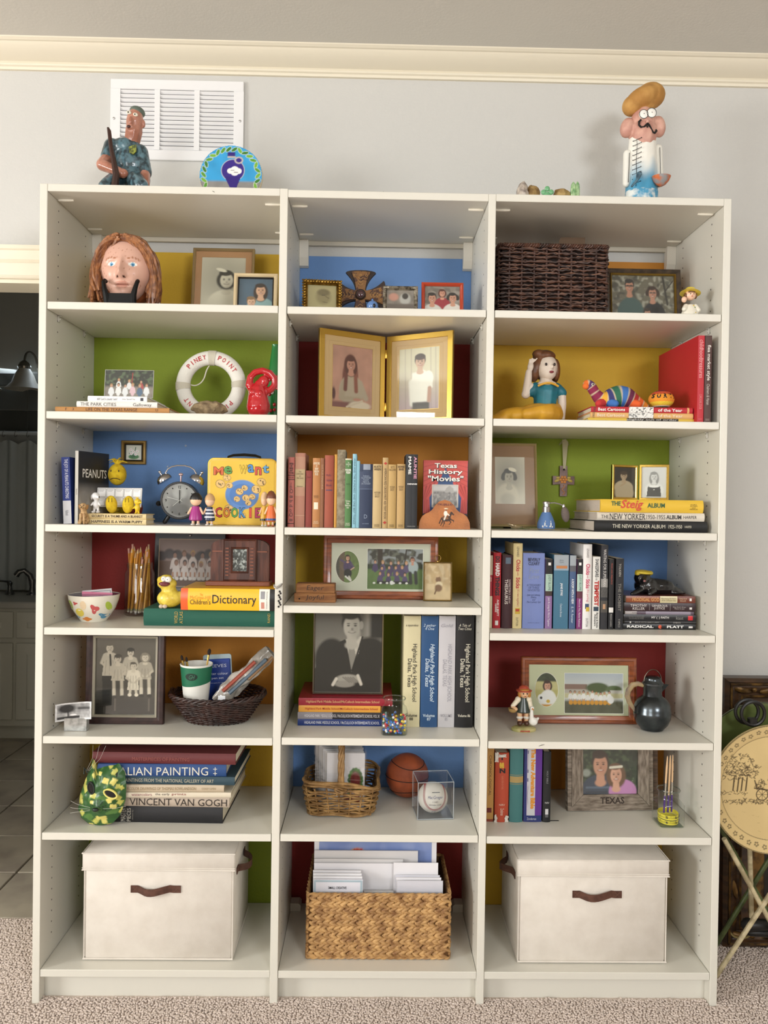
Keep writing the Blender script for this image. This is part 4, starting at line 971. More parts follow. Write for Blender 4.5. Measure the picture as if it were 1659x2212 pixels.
frame('small_picture','small square gold framed flower painting hung on the blue wall',((x0.x+x1.x)/2,WY-0.0135,zb_),x1.x-x0.x,zt_-zb_,0.0115,M('9a7a3e',0.4,0.35),inner=(0.004,M('241c16',0.4)),photo=cv,d=0.012,leg=False,glass=False)
for(px,py)in((401,963),(362,1008)):
    p = at(px,py,WY-0.002); q = MB(); q.lathe([(0.0006,0.0026),(0.003,0.002),(0.0042,0.0002),(0.0042,0)],12); q.v = [(a,-c_,b_)for(a,b_,c_)in q.v]
    o = q.build('wall_patch',M('a3b4cf',0.8),wall_back); o.location = (p.x,WY-0.0012,p.z)
# twin-bell alarm clock
Y = 0.14; c = at(388,1080,Y); s = (Y-CAM.y)/FPX; R = 41*s
ck = thing('alarm_clock','black twin-bell alarm clock with chrome bells and a grey dial','clock',(c.x,Y,zs),rz=0.10)
zc = at(388,1082,Y).z-zs; BLK = M('1b1b1d',0.3,coat=0.3); CHR = M('c8c8cc',0.12,1.0)
def ydisc(prof,n=40):
    q = MB().lathe(prof,n); q.v = [(p[0],-p[2],p[1]+zc)for p in q.v]; return q
ydisc([(0.01,-0.05),(R*0.9,-0.05),(R,-0.042),(R,0.0),(R*0.97,0.006),(R*0.90,0.006),(R*0.88,0.001),(R*0.86,0.0)]).build('case',BLK,ck)
cv = Cv(64,64,1.0,'a3a3a4',6); cv.ell(0.5,0.5,0.33,0.33,'8e8e90',0.5); cv.ell(0.5,0.78,0.30,0.18,'77777a',0.4); cv.ell(0.5,0.28,0.2,0.18,'b5b5b6',0.5)
dl = cv.mesh('dial',ck,R*1.76,R*1.76,-R*0.88,zc-R*0.88,-0.0012,mask=lambda x,y:(x-0.5)**2+(y-0.5)**2<0.249)
for k in range(12):
    a = k*PI/6
    if k%3:MB().ell((R*0.72*math.sin(a),-0.0016,zc+R*0.72*math.cos(a)),(0.0022,0.0006,0.0022),8,6).build('hour_dot',M('161616',0.5),dl)
for(t_,a)in(('12',0),('3',90),('6',180),('9',270)):
    a = math.radians(a); text(ck,t_,(R*0.70*math.sin(a),-0.0022,zc+R*0.70*math.cos(a)),(1,0,0),(0,0,1),0.008 if len(t_)>1 else 0.0055,0.009,'161616',bold=0.02)
for(a,L,r_)in((0.0,0.55,0.0013),(-1.30,0.66,0.0010),(-2.3,0.45,0.0009)):
    MB().tube([(-0.15*R*math.sin(a),-0.003,zc-0.15*R*math.cos(a)),(L*R*math.sin(a),-0.003,zc+L*R*math.cos(a))],r_,6).build('hand',M('e8e8e8' if a<-1 else '111111',0.3),ck)
ydisc([(0.001,0.0052),(R*0.86,0.0045)][::-1]).build('glass',GLASS,ck)
for sg in(-1,1):
    cx,cz = sg*33*s,zc+42*s
    b = MB(); b.lathe([(0.0245,0),(0.0245,0.003),(0.023,0.010),(0.016,0.018),(0.006,0.0215),(0.001,0.022)],28)
    Rm = Matrix.Rotation(sg*0.55,4,'Y'); b.v = [tuple(Rm@Vector(p)+Vector((cx,0.02,cz)))for p in b.v]; bl = b.build('bell',CHR,ck)
    b = MB().cap((0,0,0.020),(0,0,0.030),0.003,0.003).ell((0,0,0.032),0.0045); b.v = [tuple(Rm@Vector(p)+Vector((cx,0.02,cz)))for p in b.v]; b.build('bell_nut',CHR,bl)
    b = MB().cap((sg*R*0.55,0.02,zc-R*0.75),(sg*R*0.80,0.02,0.006),0.006,0.007); b.build('leg',BLK,ck)
a0 = Vector((-33*s,0.02,zc+58*s)); b0 = Vector((33*s,0.02,zc+58*s)); hp = at(390,1006,Y).z-zs
MB().tube([a0,(-28*s,0.02,hp-0.012),(-20*s,0.02,hp-0.004),(-8*s,0.02,hp),(8*s,0.02,hp),(20*s,0.02,hp-0.004),(28*s,0.02,hp-0.012),b0],0.0022,8).build('carry_handle',CHR,ck)
MB().cap((0,0.02,zc+R),(0,0.02,zc+R+0.020),0.0025,0.0025).ell((0,0.02,zc+R+0.022),(0.007,0.004,0.005)).build('hammer',M('b9a0a0',0.3,0.6),ck)
MB().cap((-R*1.0,0.03,zc-0.008),(-R*1.15,0.03,zc-0.010),0.004,0.009).build('winding_key',BLK,ck)
# tin lunch box
Y = 0.145; x,wd,h = sz(450,596,993,zs,Y,1130)
lb = thing('lunch_box','yellow tin lunch box with cookie pictures and black handle','lunch box',(x,Y,zs),rz=0.03)
def rr2(w,h,r,n=6,z0=0.0):
    P = []
    for(cx,cz,a0)in((w/2-r,z0+r,-90),(w/2-r,z0+h-r,0),(-w/2+r,z0+h-r,90),(-w/2+r,z0+r,180)):
        P += [(cx+r*math.cos(math.radians(a0+90*i/n)),cz+r*math.sin(math.radians(a0+90*i/n)))for i in range(n+1)]
    return P
TIN = M('e2b93a',0.25,coat=0.4)
MB().prism(rr2(wd,h,0.018),0.0,0.085).build('tin_body',TIN,lb)
rim = rr2(wd,h,0.018,8)
MB().tube([(p[0],0.001,p[1])for p in rim],0.0024,6,closed=True).build('rim',M('caa544',0.25,0.6),lb)
MB().tube([(p[0],0.042,p[1])for p in rim],0.0018,6,closed=True).build('lid_seam',M('a98a36',0.3,0.6),lb)
cv = Cv(100,100,wd/h,'e6bd3c',3); A_ = wd/h
cv.nz(6,6,0.06)
cv.ell(A_*0.50,0.55,0.27,0.24,'5a86c4',0.05); cv.ell(A_*0.50,0.55,0.20,0.175,'4a78b8',0.06)  # a plain blue plate of cookies
rr = random.Random(11)
for(u,v,r_)in((0.16,0.38,0.075),(0.26,0.28,0.06),(0.30,0.40,0.055),(0.80,0.34,0.07),(0.72,0.46,0.075),(0.46,0.50,0.06),(0.56,0.60,0.06),(0.42,0.62,0.05),(0.54,0.44,0.05),(0.30,0.78,0.07),(0.60,0.68,0.05),(0.5,0.88,0.06),(0.66,0.58,0.05)):
    cv.ell(A_*u,v,r_*1.06,r_*0.92,'7a5a22',0.1,0.3); cv.ell(A_*u,v,r_*0.95,r_*0.82,'e0bb74',0.1,0.3)
    for k in range(6):cv.ell(A_*u+rr.uniform(-.5,.5)*r_,v+rr.uniform(-.5,.5)*r_,r_*0.14,r_*0.13,'3a2412',0.3)
cv.mesh('printed_front',lb,wd-0.012,h-0.012,-wd/2+0.006,0.006,-0.0006)
def fun(wordcols,x0,x1,z,hh,jig=0.0):
    n = len(wordcols)
    for i,(chh,col)in enumerate(wordcols):
        xx = x0+(x1-x0)*(i+0.5)/n; zz = z+jig*math.sin(i*2.3)*0.004; w_ = (x1-x0)/n*(0.98 if chh in 'MW' else 0.82 if chh not in 'I!' else 0.3)
        text(lb,chh,(xx,-0.0012,zz),(1,0,0.05*math.sin(i*3)),(0,0,1),w_*1.10,hh*1.10,'2a2318',bold=0.05); text(lb,chh,(xx,-0.0018,zz),(1,0,0.05*math.sin(i*3)),(0,0,1),w_,hh,col,bold=0.02)
fun([('M','d86a3a'),('e','5a9a4a')],-wd*0.42,-wd*0.14,h*0.81,0.024,1)
fun([('W','e6c23a'),('a','4a86c0'),('n','d0503a'),('t','5f9fd0')],-wd*0.04,wd*0.40,h*0.84,0.025,1)
fun([('C','b8323a'),('O','d87a32'),('O','4f9a4a'),('K','3f86c2'),('I','d8503a'),('E','c8406a'),('!','d8503a')],-wd*0.40,wd*0.42,h*0.18,0.030,0)
MB().tube([(-0.052,0.04,h-0.002),(-0.050,0.04,h+0.008),(-0.034,0.04,h+0.013),(0,0.04,h+0.015),(0.034,0.04,h+0.013),(0.050,0.04,h+0.008),(0.052,0.04,h-0.002)],[0.004,0.005,0.006,0.0065,0.006,0.005,0.004],8,flat=0.7).build('handle',M('151515',0.3),lb)
MB().box(wd/2-0.001,wd/2+0.003,0.03,0.055,h*0.55,h*0.72,0.001).build('latch',M('bfae7a',0.3,0.8),lb)
x,wd2,h2 = sz(577,618,996,zs,0.27,1060)
bx = thing('blue_tin','blue tin standing behind the yellow lunch box, mostly hidden by the post','tin',(at(585,1040,0.28).x,0.28,zs))
MB().prism(rr2(0.05,h2,0.02),0,0.04).build('tin_body',M('2a5a86',0.35),bx); MB().ell((0.012,-0.0005,h2*0.7),(0.006,0.001,0.006)).build('red_dot',M('b8402e',0.4),bx)
# peg dolls in front of the lunch box
peg('plain toy figure in a magenta dress with black hair',405,441,1065,zs,0.045,'a0287e',[],'1a1716')
peg('plain toy figure in a navy and white striped shirt',438,468,1066,zs,0.05,'23304e',[(0.24,0.29,'e6e8ec'),(0.35,0.40,'e6e8ec'),(0.46,0.50,'e6e8ec')],'c9a070')
peg('plain toy figure in a yellow shirt at the far right, beside the orange one',560,582,1062,zs,0.075,'d8a428',[(0.16,0.22,'2a2a2c')],'d8b48c')
peg('plain toy figure in an orange shirt with brown hair',571,600,1060,zs,0.04,'d8682a',[(0.17,0.23,'2a4a86')],'6e3a20',feet='b5684a')
# ================================================================ left bay, fourth shelf
zs = LZ[4]
Y = 0.142; x,wd,h = sz(149,257,1283,zs,Y,1346); r = wd/2
bo = thing('bowl','white ceramic bowl with coloured spots and blue inside','bowl',(x,Y,zs))
prof = [(r*0.50,0),(r*0.52,0.003),(r*0.62,h*0.16),(r*0.84,h*0.48),(r*0.96,h*0.80),(r,h)]
MB().lathe(prof+[(r*0.965,h*1.0),(r*0.93,h*0.8),(r*0.80,h*0.45),(r*0.55,h*0.12),(0.001,h*0.10)],48).build('bowl_body',M('f0ebdc',0.15,coat=0.6),bo)
MB().lathe([(r*0.962,h*0.985),(r*0.925,h*0.8),(r*0.795,h*0.46),(r*0.54,h*0.13),(0.001,h*0.11)],40).build('blue_glaze',M('2a4a7a',0.2,coat=0.5),bo)
def bowl_r(z):
    for(ra,za),(rb,zb)in zip(prof,prof[1:]):
        if z<=zb:return ra+(rb-ra)*(z-za)/(zb-za)
    return r
for(px,py,w_,h_,cc,sh)in((161,1309,17,28,'b7cf4a','o'),(186,1322,20,19,'efd95a','o'),(220,1313,20,25,'cf5a5c','t'),(245,1307,9,20,'b7cf4a','o'),(233,1331,20,15,'5a9ac0','t'),(200,1338,22,11,'e08a3c','q'),(174,1335,20,12,'5a9ac0','t'),(178,1300,14,9,'cf5a5c','t'),(197,1304,14,20,'f0d8b4','o')):
    ss = (Y-r*0.8-CAM.y)/FPX; cx = (px-203)*ss*0.98; cz = min(max(h*(1346-py)/63,0.006),h*0.93); q = MB(); n = 18; V = [(cx,cz)]
    for k in range(n):
        a = 2*PI*k/n; m = 1.0 if sh=='o' else(0.75+0.25*math.cos(3*a-0.5))if sh=='t' else(0.85+0.15*math.cos(4*a))
        V.append((cx+math.cos(a)*m*w_*ss/2,cz+math.sin(a)*m*h_*ss/2))
    P = []
    for(u,zv)in V:
        zv = min(zv,h*0.985); R = bowl_r(max(zv,0))+0.0006; u = max(-R*0.985,min(R*0.985,u)); P.append((u,-math.sqrt(R*R-u*u),zv))
    q.add(P,[(0,1+k,1+(k+1)%n)for k in range(n)]); q.build('painted_spot',M(cc,0.2,coat=0.5),bo)
x2,w2,h2 = sz(180,244,1276,zs,Y+0.01,1300)
for nm,lab,px0,px1,top,dy,cc,rz in(('note_card','grey bordered note card standing in the spotted bowl',180,244,1277,0.014,'e4e2e4',-0.1),('sticky_note','pink note paper standing at the front of the spotted bowl',173,239,1281,0.0,'e58aa6',0.04)):
    xx,ww,hh = sz(px0,px1,top,zs,Y+dy,1310); t = tag(MB().box(-ww/2,ww/2,0,0.0012,0,hh-h*0.2).build(nm,M(cc,0.8),None,smooth=False),lab,'paper'); t.location = (xx,Y+dy,zs+h*0.2); t.rotation_euler = (-0.12,rz,0)
    if nm=='note_card':q = MB(); ring(q,ww*0.92,(hh-h*0.2)*0.9,[(0,-0.0004),(0.0012,-0.0004),(0.0012,0),(0,0)],0,0.002); q.build('printed_border',M('5a5a5e',0.8),t,smooth=False)
# jar of pencils
Y = 0.27; x,wd,h = sz(270,333,1215,zs,Y,1331); r = wd/2
jr = thing('pencil_jar','glass preserving jar packed with yellow pencils','jar',(x,Y,zs))
MB().lathe([(r*0.9,0),(r,0.006),(r,h*0.80),(r*0.86,h*0.88),(r*0.86,h),(r*0.82,h),(r*0.82,h*0.88),(r*0.955,h*0.79),(r*0.955,0.008),(0.001,0.006)],40).build('jar_glass',JARGLASS,jr)
for zz in(0.915,0.95):MB().tube([(r*0.875*math.cos(a*PI/16),r*0.875*math.sin(a*PI/16),h*zz)for a in range(32)],0.0011,5,closed=True).build('screw_thread',JARGLASS,jr)
rr = random.Random(21); PCL = [M('e0a030',0.4),M('d88f28',0.4),M('c98a3a',0.45)]
PTIP,PLEAD,PFER,PERA = M('d9b98a',0.8),M('26262a',0.5),M('b8b08a',0.3,0.8),M('d0a090',0.8)
for k in range(26):
    a = k*2.39996; q = r*0.74*math.sqrt((k+0.5)/26); p0 = Vector((q*math.cos(a),q*math.sin(a),0.010)); L = h*rr.uniform(0.98,1.30)
    d = Vector((q*math.cos(a+0.62),q*math.sin(a+0.62),h*0.95))-p0; d.normalize(); p1 = p0+d*L
    t = tag(MB().tube([p0+d*0.012,p1-d*0.016],0.0034,6).build('pencil',PCL[k%3],None,ang=20),'yellow pencil standing among many in the glass jar','pencil','pencils in the glass jar'); t.location = (x,Y,zs)
    if rr.random()<0.7:MB().tube([p1-d*0.016,p1-d*0.004,p1-d*0.0038,p1],[0.0034,0.0013,0.0012,0.0003],6).build('point',PTIP,t)
    else:MB().tube([p1-d*0.016,p1],0.0033,6).build('point',PERA,t)
    MB().tube([p0,p0+d*0.006],0.0032,6).build('eraser',M('e3d8d0',0.8),t); MB().tube([p0+d*0.006,p0+d*0.0122],0.0036,8).build('ferrule',PFER,t)
# team photograph in a black mount
x,wd,h = sz(331,484,1150,zs,0.335,1275)
tb = thing('photo_plaque','black mount with a brown team photograph and white caption','plaque',(x,0.335,zs+0.02),rx=-0.08)
h-=0.02; MB().box(-wd/2,wd/2,0,0.006,0,h,0.001).build('black_mount',M('131214',0.35),tb,smooth=False)
pw,pz0,pz1 = wd*0.86,h*0.27,h*0.90; cv = Cv(110,76,1.45,'7d6a62',7); cv.grad('8d7a74','8a7268',0,0.5)
for k in range(9):cv.ell(0.05+k*0.19,0.36+0.05*math.sin(k*5),0.13,0.11,'3d3230',0.4)
cv.rect(0,2,0.46,1.1,'5e4434',0.03); cv.row(5,0.28,1.35,0.32,0.15,['c9bdb6','b8a8a0'],skin='8a6450',bodyh=1.8); cv.row(5,0.30,1.32,0.52,0.14,['cbc0ba','d0c6c0'],skin='8a6450',bodyh=2.0)
for k in range(10):cv.ell(0.33+k*0.105,0.84,0.045,0.035,'d8d2cc',0.3); cv.rect(0.32+k*0.105,0.35+k*0.105,0.70,0.80,'a0622e',0.02)
cv.mesh('photo',tb,pw,pz1-pz0,-wd*0.43,pz0,-0.0006); q = MB(); ring(q,pw+0.004,pz1-pz0+0.004,[(0,-0.0012),(0.0022,-0.0012),(0.0022,0),(0,0)],0,pz0-0.002); q.build('photo_edge',M('c9b59a',0.6),tb,smooth=False)
for(t_,u,zz,w_)in(('PARK CITIES - INGRID DALLAS',0.0,0.22,0.62),('Y.M.C.A.',0.0,0.165,0.16),('1975',0.0,0.115,0.07)):text(tb,t_,(u,-0.001,h*zz),(1,0,0),(0,0,1),wd*w_,0.0055,'d8d4ce')
MB().ell((0,-0.002,h*0.955),(0.005,0.002,0.004)).build('hanger_pin',M('9a9a9c',0.3,0.8),tb)
# atlas, dictionary, carved wooden frame
z = lying('thick green cloth atlas lying at the bottom of the pile',311,594,37,1335,zs,0.055,0.235,'1f5a4a',rough=0.75,texts=[('WORLD',0.235,0.262,0.15,0.85,'b59a4a',False),('ATLAS',0.275,0.30,0.15,0.85,'b59a4a',False),('RAND',0.945,0.965,0.25,0.8,'b59a4a',False)])
z2 = lying('thick yellow and white dictionary on the green atlas',391,595,47,1303,z,0.03,0.19,'f2b91e',rough=0.3,bands=[(0,0.075,'e0602c'),(0.83,0.94,'e9e6dc'),(0.94,1,'1c1c1e'),(0.845,0.89,'8e8e92',0.55,0.9,1),(0.85,0.885,'c88a7a',0.1,0.4,1)],texts=[("The",0.20,0.235,0.66,0.78,'d89018'),("McGraw-Hill",0.10,0.315,0.50,0.68,'d89018'),("Children's",0.10,0.315,0.27,0.50,'2a2418'),('Dictionary',0.335,0.80,0.20,0.72,'1e1a18',True,dict(bold=0.005)),("Children's Publishing",0.905,0.92,0.1,0.9,'1c1c1e',False)])
x,wd,h = sz(455,581,1165,z2,0.115,1270)
wf = thing('carved_frame','dark carved wooden frame with black and white photo on the dictionary','picture frame',(x,0.115,z2+0.0003),rx=-0.0)
WD = M('5e3426',0.5,c2='40221a',ns=60,stretch=(1,1,0.15),bump=0.5,bs=120); WL = M('7d4630',0.45,bump=0.3,bs=200)
MB().box(-wd/2-0.012,wd/2+0.005,-0.018,0.05,0,0.014,0.002).build('base',WL,wf,smooth=False)
for sg in(-1,1):
    P = [(sg*wd*0.27,0.014),(sg*wd*0.5,0.014),(sg*wd*0.5,h*0.82)]+[(sg*(wd*0.27+wd*0.23*math.cos(a*PI/16)),h*0.82+h*0.17*math.sin(a*PI/16))for a in range(1,8)]+[(sg*wd*0.27,h*0.99)]
    MB().prism(P,0.0,0.022).build('side_wing',WD,wf,smooth=False)
    MB().box(min(sg*wd*0.29,sg*wd*0.47),max(sg*wd*0.29,sg*wd*0.47),-0.003,0,h*0.72,h*0.75).build('wing_groove',WL,wf,smooth=False)
q = MB(); fw_ = wd*0.58; ring(q,fw_,h-0.014,[(0,0.012),(0,-0.008),(0.003,-0.010),(0.005,-0.007),(0.024,-0.005),(0.026,-0.008),(0.030,-0.004),(0.030,0.012)],0,0.014); q.build('inner_frame',WD,wf,ang=20)
q = MB()
for k in range(9):
    for sg in(-1,1):q.box(sg*(fw_/2-0.014)-0.005,sg*(fw_/2-0.014)+0.005,-0.0085,-0.005,0.030+k*(h-0.05)/9,0.034+k*(h-0.05)/9)
q.build('carved_notches',WL,wf,smooth=False)
cv = Cv(50,70,0.7,'4a5052',9); cv.nz(12,16,0.9,col='c2c8c8'); cv.nz(9,12,0.8,col='16191a')
cv.mesh('photo',wf,fw_-0.060,h-0.074,-fw_/2+0.030,0.044,0.0); MB().box(-fw_/2+0.030,fw_/2-0.030,-0.003,-0.002,0.044,h-0.030).build('glass',GLASS,wf,smooth=False)
# yellow clay bird
Y = 0.075; x,wd,h = sz(342,392,1243,z,Y,1315)
yb = thing('clay_bird','lumpy yellow clay bird with white eyes and dark red beak','figurine',(x-0.002,Y,z+0.0003))
YC = M('e8d35a',0.35,c2='d2b63c',ns=40,bump=1.0,bs=75,coat=0.3); s = (Y-CAM.y)/FPX
b = MB(); b.ell((0.002,0,h*0.28),(27*s,23*s,h*0.29),28,18).ell((-4*s,-0.004,h*0.74),(21*s,18*s,h*0.19)).cap((0,0,h*0.5),(-2*s,0,h*0.62),0.022,0.022).ell((-19*s,-0.002,h*0.84),(7*s,8*s,8*s)).ell((-6*s,0,h*0.93),(12*s,10*s,6*s)).ell((24*s,0.0,h*0.34),(8*s,10*s,12*s))
b.build('body',YC,yb,mods=REM(0.0026,2))
for(dx,zz,rr_)in((-7,0.90,0.0085),(2,0.88,0.0095)):
    e = MB().ell((dx*s,-0.024,h*zz),(rr_,0.007,rr_)).build('eye',M('f0eee6',0.25),yb); MB().ell((dx*s-0.001,-0.0312,h*zz+0.001),0.0014,8,6).build('pupil',M('141414',0.3),e)
b = MB(); b.ell((-5*s,-0.028,h*0.755),(0.017,0.011,0.0065)).ell((-5*s,-0.026,h*0.715),(0.013,0.009,0.005)); b.build('beak',M('6e2430',0.3,coat=0.4),yb)
for dx in(-12,-4):MB().ell((dx*s,-0.026,0.006),(0.007,0.006,0.006)).build('foot',M('c9b6a0',0.5),yb)
# hook and beads on the middle post
p = at(606,1268,-0.001); hk = thing('hook','small chrome hook with dark bead chain on the left middle post','hook',(p.x,-0.0008,p.z))
MB().tube([(0.004,-0.001,0.010),(-0.002,-0.006,0.004),(-0.010,-0.010,-0.002),(-0.016,-0.010,0.001),(-0.018,-0.009,0.008)],[0.004,0.006,0.0055,0.004,0.002],8,flat=0.6).build('hook_arm',M('c6c6c8',0.15,1),hk)
rr = random.Random(3)
for k in range(9):MB().ell((-0.001+0.003*math.sin(k*2.1),-0.010,-0.012-k*0.0055),0.0032,8,6).build('bead',M(('17171a','2a2428','101012')[k%3],0.2),hk)

# ================================================================ left bay, fifth shelf
zs = LZ[5]
x,wd,h = sz(182,352,1362,zs,0.12,1563)
cv = Cv(120,190,0.67,'4d423a',8); cv.grad('6a5c50','2c2621',0,1); cv.nz(5,7,0.2)
cv.ell(0.34,0.95,0.5,0.16,'2a2420',0.6)
def kid(x,y,hh,hair,top,st,x2=None,seat=True,y2=0.0):
    w_ = hh*0.62; b_ = y+hh*0.62; e_ = y2 or y+hh*2.9
    cv.poly([(x-w_*0.75,b_),(x+w_*0.75,b_),(x+w_*1.15,e_),(x-w_*1.15,e_)],top); cv.ell(x,b_+0.012,w_*0.9,hh*0.22,top,0.2)
    for q in(-1,1):cv.line(x+q*w_*0.8,b_+hh*0.2,x+q*w_*1.25,b_+hh*1.1,0.020,top); cv.line(x+q*w_*1.25,b_+hh*1.1,x+q*w_*0.35,b_+hh*1.75,0.014,'cdbba4')
    for k in range(3):cv.line(x-w_*0.5+k*w_*0.5,b_+hh*0.8,x-w_*0.7+k*w_*0.7,e_,0.004,'8d7f6c',0.6)
    cv.bust(x,y,hh,skin='d9c8b2',hair=hair,top=top,style=st,body=False,dark='7a6a58')
    if seat:
        for q in(-1,1):xx = x+q*hh*0.42; cv.line(xx,e_-0.01,xx+0.006,e_+0.17,0.020,'cdbda6'); cv.line(xx+0.004,e_+0.12,xx+0.006,e_+0.19,0.020,'dfd6c6'); cv.ell(xx+0.010,e_+0.215,0.028,0.022,'1f1a17',0.3)
cv.poly([(0.07,0.46),(0.21,0.46),(0.22,0.88),(0.08,0.88)],'1d1916'); kid(0.15,0.13,0.115,'6d5c48','c6baa8','short',seat=False,y2=0.50); cv.line(0.155,0.22,0.165,0.36,0.012,'1d1916')
kid(0.385,0.185,0.105,'2a2019','bcb09e','fringe',seat=False); kid(0.55,0.25,0.105,'8f7c62','b3a591','bob',y2=0.54); kid(0.245,0.27,0.105,'43352a','c4b8a6','fringe',y2=0.56); kid(0.42,0.365,0.092,'5a4a3a','e4dac9','short',seat=False,y2=0.68)
for q in(-1,1):cv.line(0.42+q*0.03,0.67,0.42+q*0.035,0.72,0.016,'d9cab4'); cv.ell(0.42+q*0.038,0.745,0.022,0.022,'efe7d8',0.3)
for xx in(0.22,0.60):cv.line(xx,0.80,xx,0.95,0.010,'6a5a48')
cv.gray('fff1de',0.8)
frame('picture_frame','large dark wooden frame with old sepia portrait of five children',(x,0.125,zs),wd,h,0.021,M('3a2320',0.4,c2='2a1816',ns=40),lean=0.03,inner=(0.007,M('b9b4a4',0.35,0.5)),photo=cv,d=0.02)
# curled snapshot in a clear block
Y = 0.052; x,wd,h = sz(138,187,1552,zs,Y,1580)
hb_ = thing('photo_holder','small clear acrylic block holding a curled black and white snapshot','photo holder',(x,Y,zs))
MB().box(-wd/2,wd/2,0,0.022,0,h,0.001).build('block',M('c4c6c4',0.08,0.35,c2='8a8c8a',ns=30),hb_,smooth=False)
x2,w2,h2 = sz(121,199,1518,zs,Y,1556); b0 = h*0.86; cv = Cv(70,44,1.7,'d8d5ce',3); cv.rect(0.08,1.62,0.08,0.90,'8f918f',0.02); cv.rect(0.08,1.62,0.55,0.90,'a7a8a4',0.05); cv.nz(14,6,0.25)
cv.ell(0.50,0.32,0.36,0.24,'242624',0.4).nz(20,12,0.25); cv.line(0.55,0.4,0.56,0.8,0.03,'1e1f1e'); cv.rect(0.08,1.1,0.76,0.90,'2a2c2a',0.04); cv.ell(0.80,0.70,0.16,0.05,'f0f0ee',0.3); cv.rect(1.0,1.62,0.28,0.42,'3a3c3a',0.1); cv.gray('ffffff')
cv.mesh('snapshot',hb_,w2,h2-b0,x2-x-w2/2,b0,-0.001,fn=lambda a,b_,c_:(a,b_-0.010*(abs(a-(x2-x))/(w2/2))**2.5+0.004,c_+0.10*(a-(x2-x))))
# dark wicker basket with art things
Y = 0.185; x,wd,h = sz(366,574,1492,zs,Y,1580); bd = 0.20
bs_ = thing('wicker_basket','oval dark brown wicker basket holding paint brushes and art supplies','basket',(x,Y,zs))
DWK = M('3a211a',0.45,c2='24130f',ns=40,bump=0.5,bs=200)
q = MB(); pth = ellpath(wd*0.62,bd*0.66); weave_rows(q,pth,0.004,h-0.012,19,36,0.0030,0.0031,5,flare=wd*0.17); q.build('weave',DWK,bs_,kind='stuff')
q = MB()
for k in range(36):
    t = k/36; a = pth(t,0,0.0); c_ = pth(t,0,wd*0.17); q.tube([(a[0],a[1],0.002),(c_[0],c_[1],h-0.008)],0.0022,5)
q.build('stakes',DWK,bs_,kind='stuff')
for k in range(3):
    q = MB(); q.tube([(pth(i/90,0.004*math.cos(i*0.9+k*2.1),wd*0.175)[0],pth(i/90,0.004*math.cos(i*0.9+k*2.1),wd*0.175)[1],h-0.006+0.005*math.sin(i*0.9+k*2.1))for i in range(90)],0.0038,6,closed=True); q.build('rim_braid',DWK,bs_)
q = MB(); q.lathe([(wd*0.30,0.004),(wd*0.30,0.008)],40,sy=bd*0.66/wd/0.62); q.build('base',DWK,bs_)
for sg,a in((-1,PI*0.98),(1,0.02)):MB().tube([(sg*(wd*0.47+0.004*math.sin(t*0.5)),0.028*math.cos(t*PI/8),h-0.008+0.014*math.sin(t*PI/8))for t in range(9)],0.004,6).build('handle',DWK,bs_)
Yc = 0.165; xc,wc,hc = sz(390,458,1434,zs,Yc,1510); zb = 0.048
cp = thing('paper_cup','green and white paper cup standing in the dark basket','cup',(xc,Yc,zs+zb)); hc-=zb; rt = wc/2; rb = rt*0.74; RR = lambda z:rb+(rt-rb)*z/hc
MB().lathe([(rb,0),(rt,hc),(rt*0.97,hc),(rb*0.96,0.006),(0.001,0.005)],40).build('cup_wall',M('e9e7df',0.5),cp)
MB().tube([(rt*math.cos(k*PI/20),rt*math.sin(k*PI/20),hc)for k in range(40)],0.0017,6,closed=True).build('rolled_rim',M('efede6',0.5),cp)
q = MB();
def gband(u,v):
    a = -PI+u*PI*2; lo_ = hc*(0.56+0.05*math.sin(a+PI/2-0.6)*2*0.5); z = lo_+(hc*0.965-lo_)*v; return((RR(z)+0.0006)*math.cos(a),(RR(z)+0.0006)*math.sin(a),z)
q.grid(gband,40,4); q.build('green_band',M('1d6b4c',0.5),cp)
q = MB(); q.grid(lambda u,v:(lambda a,z:((RR(z)+0.0012)*math.cos(a),(RR(z)+0.0012)*math.sin(a),z))(-PI/2-0.12+0.42*math.cos(u*2*PI)*v,hc*0.76+hc*0.085*math.sin(u*2*PI)*v),24,3); q.build('logo_patch',M('102c22',0.5),cp)
text(cp,'GH',(-0.003,-RR(hc*0.76)-0.0018,hc*0.76),(1,0,0),(0,0,1),0.018,0.013,'3f7a62',shear=0.3)
for k,(px,py,ln,hd_,lean)in enumerate(((394,1422,0.16,(0.0042,0.011),-0.02),(403,1425,0.15,(0.0035,0.009),-0.01),(451,1411,0.17,(0.006,0.014),0.03))):
    pt = at(px,py,Yc); loc = Vector((pt.x-xc,0.004*k-0.004,pt.z-zs-zb)); foot = Vector((loc.x*0.35,0.003*k-0.004,0.01)); d = (loc-foot).normalized()
    t = tag(MB().tube([foot,loc-d*0.022],[0.002,0.0028],8).build('paint_brush',M('c9a24a',0.4),None),('paint brush with small dark bristles at the left rim of the cup','shorter paint brush just right of the leftmost one in the cup','widest paint brush leaning at the right rim of the cup')[k],'paint brush','paint brushes in the paper cup'); t.location = cp.location
    MB().tube([loc-d*0.022,loc-d*0.006],[0.0034,0.0034],8).build('ferrule',M('c7a85a',0.25,0.9),t); MB().tube([loc-d*0.006,loc+d*hd_[1]*0.2,loc+d*hd_[1]*0.7,loc+d*hd_[1]],[0.0034,hd_[0],hd_[0]*0.8,0.0006],8).build('bristles',M('241a16',0.9),t)
xp,wp,hp = sz(445,506,1415,zs,0.225,1480)
pk = thing('paint_set','blue carded watercolour pen set standing at the back of the dark basket','paint set',(xp,0.225,zs+0.02),ry=-0.06); hp-=0.02
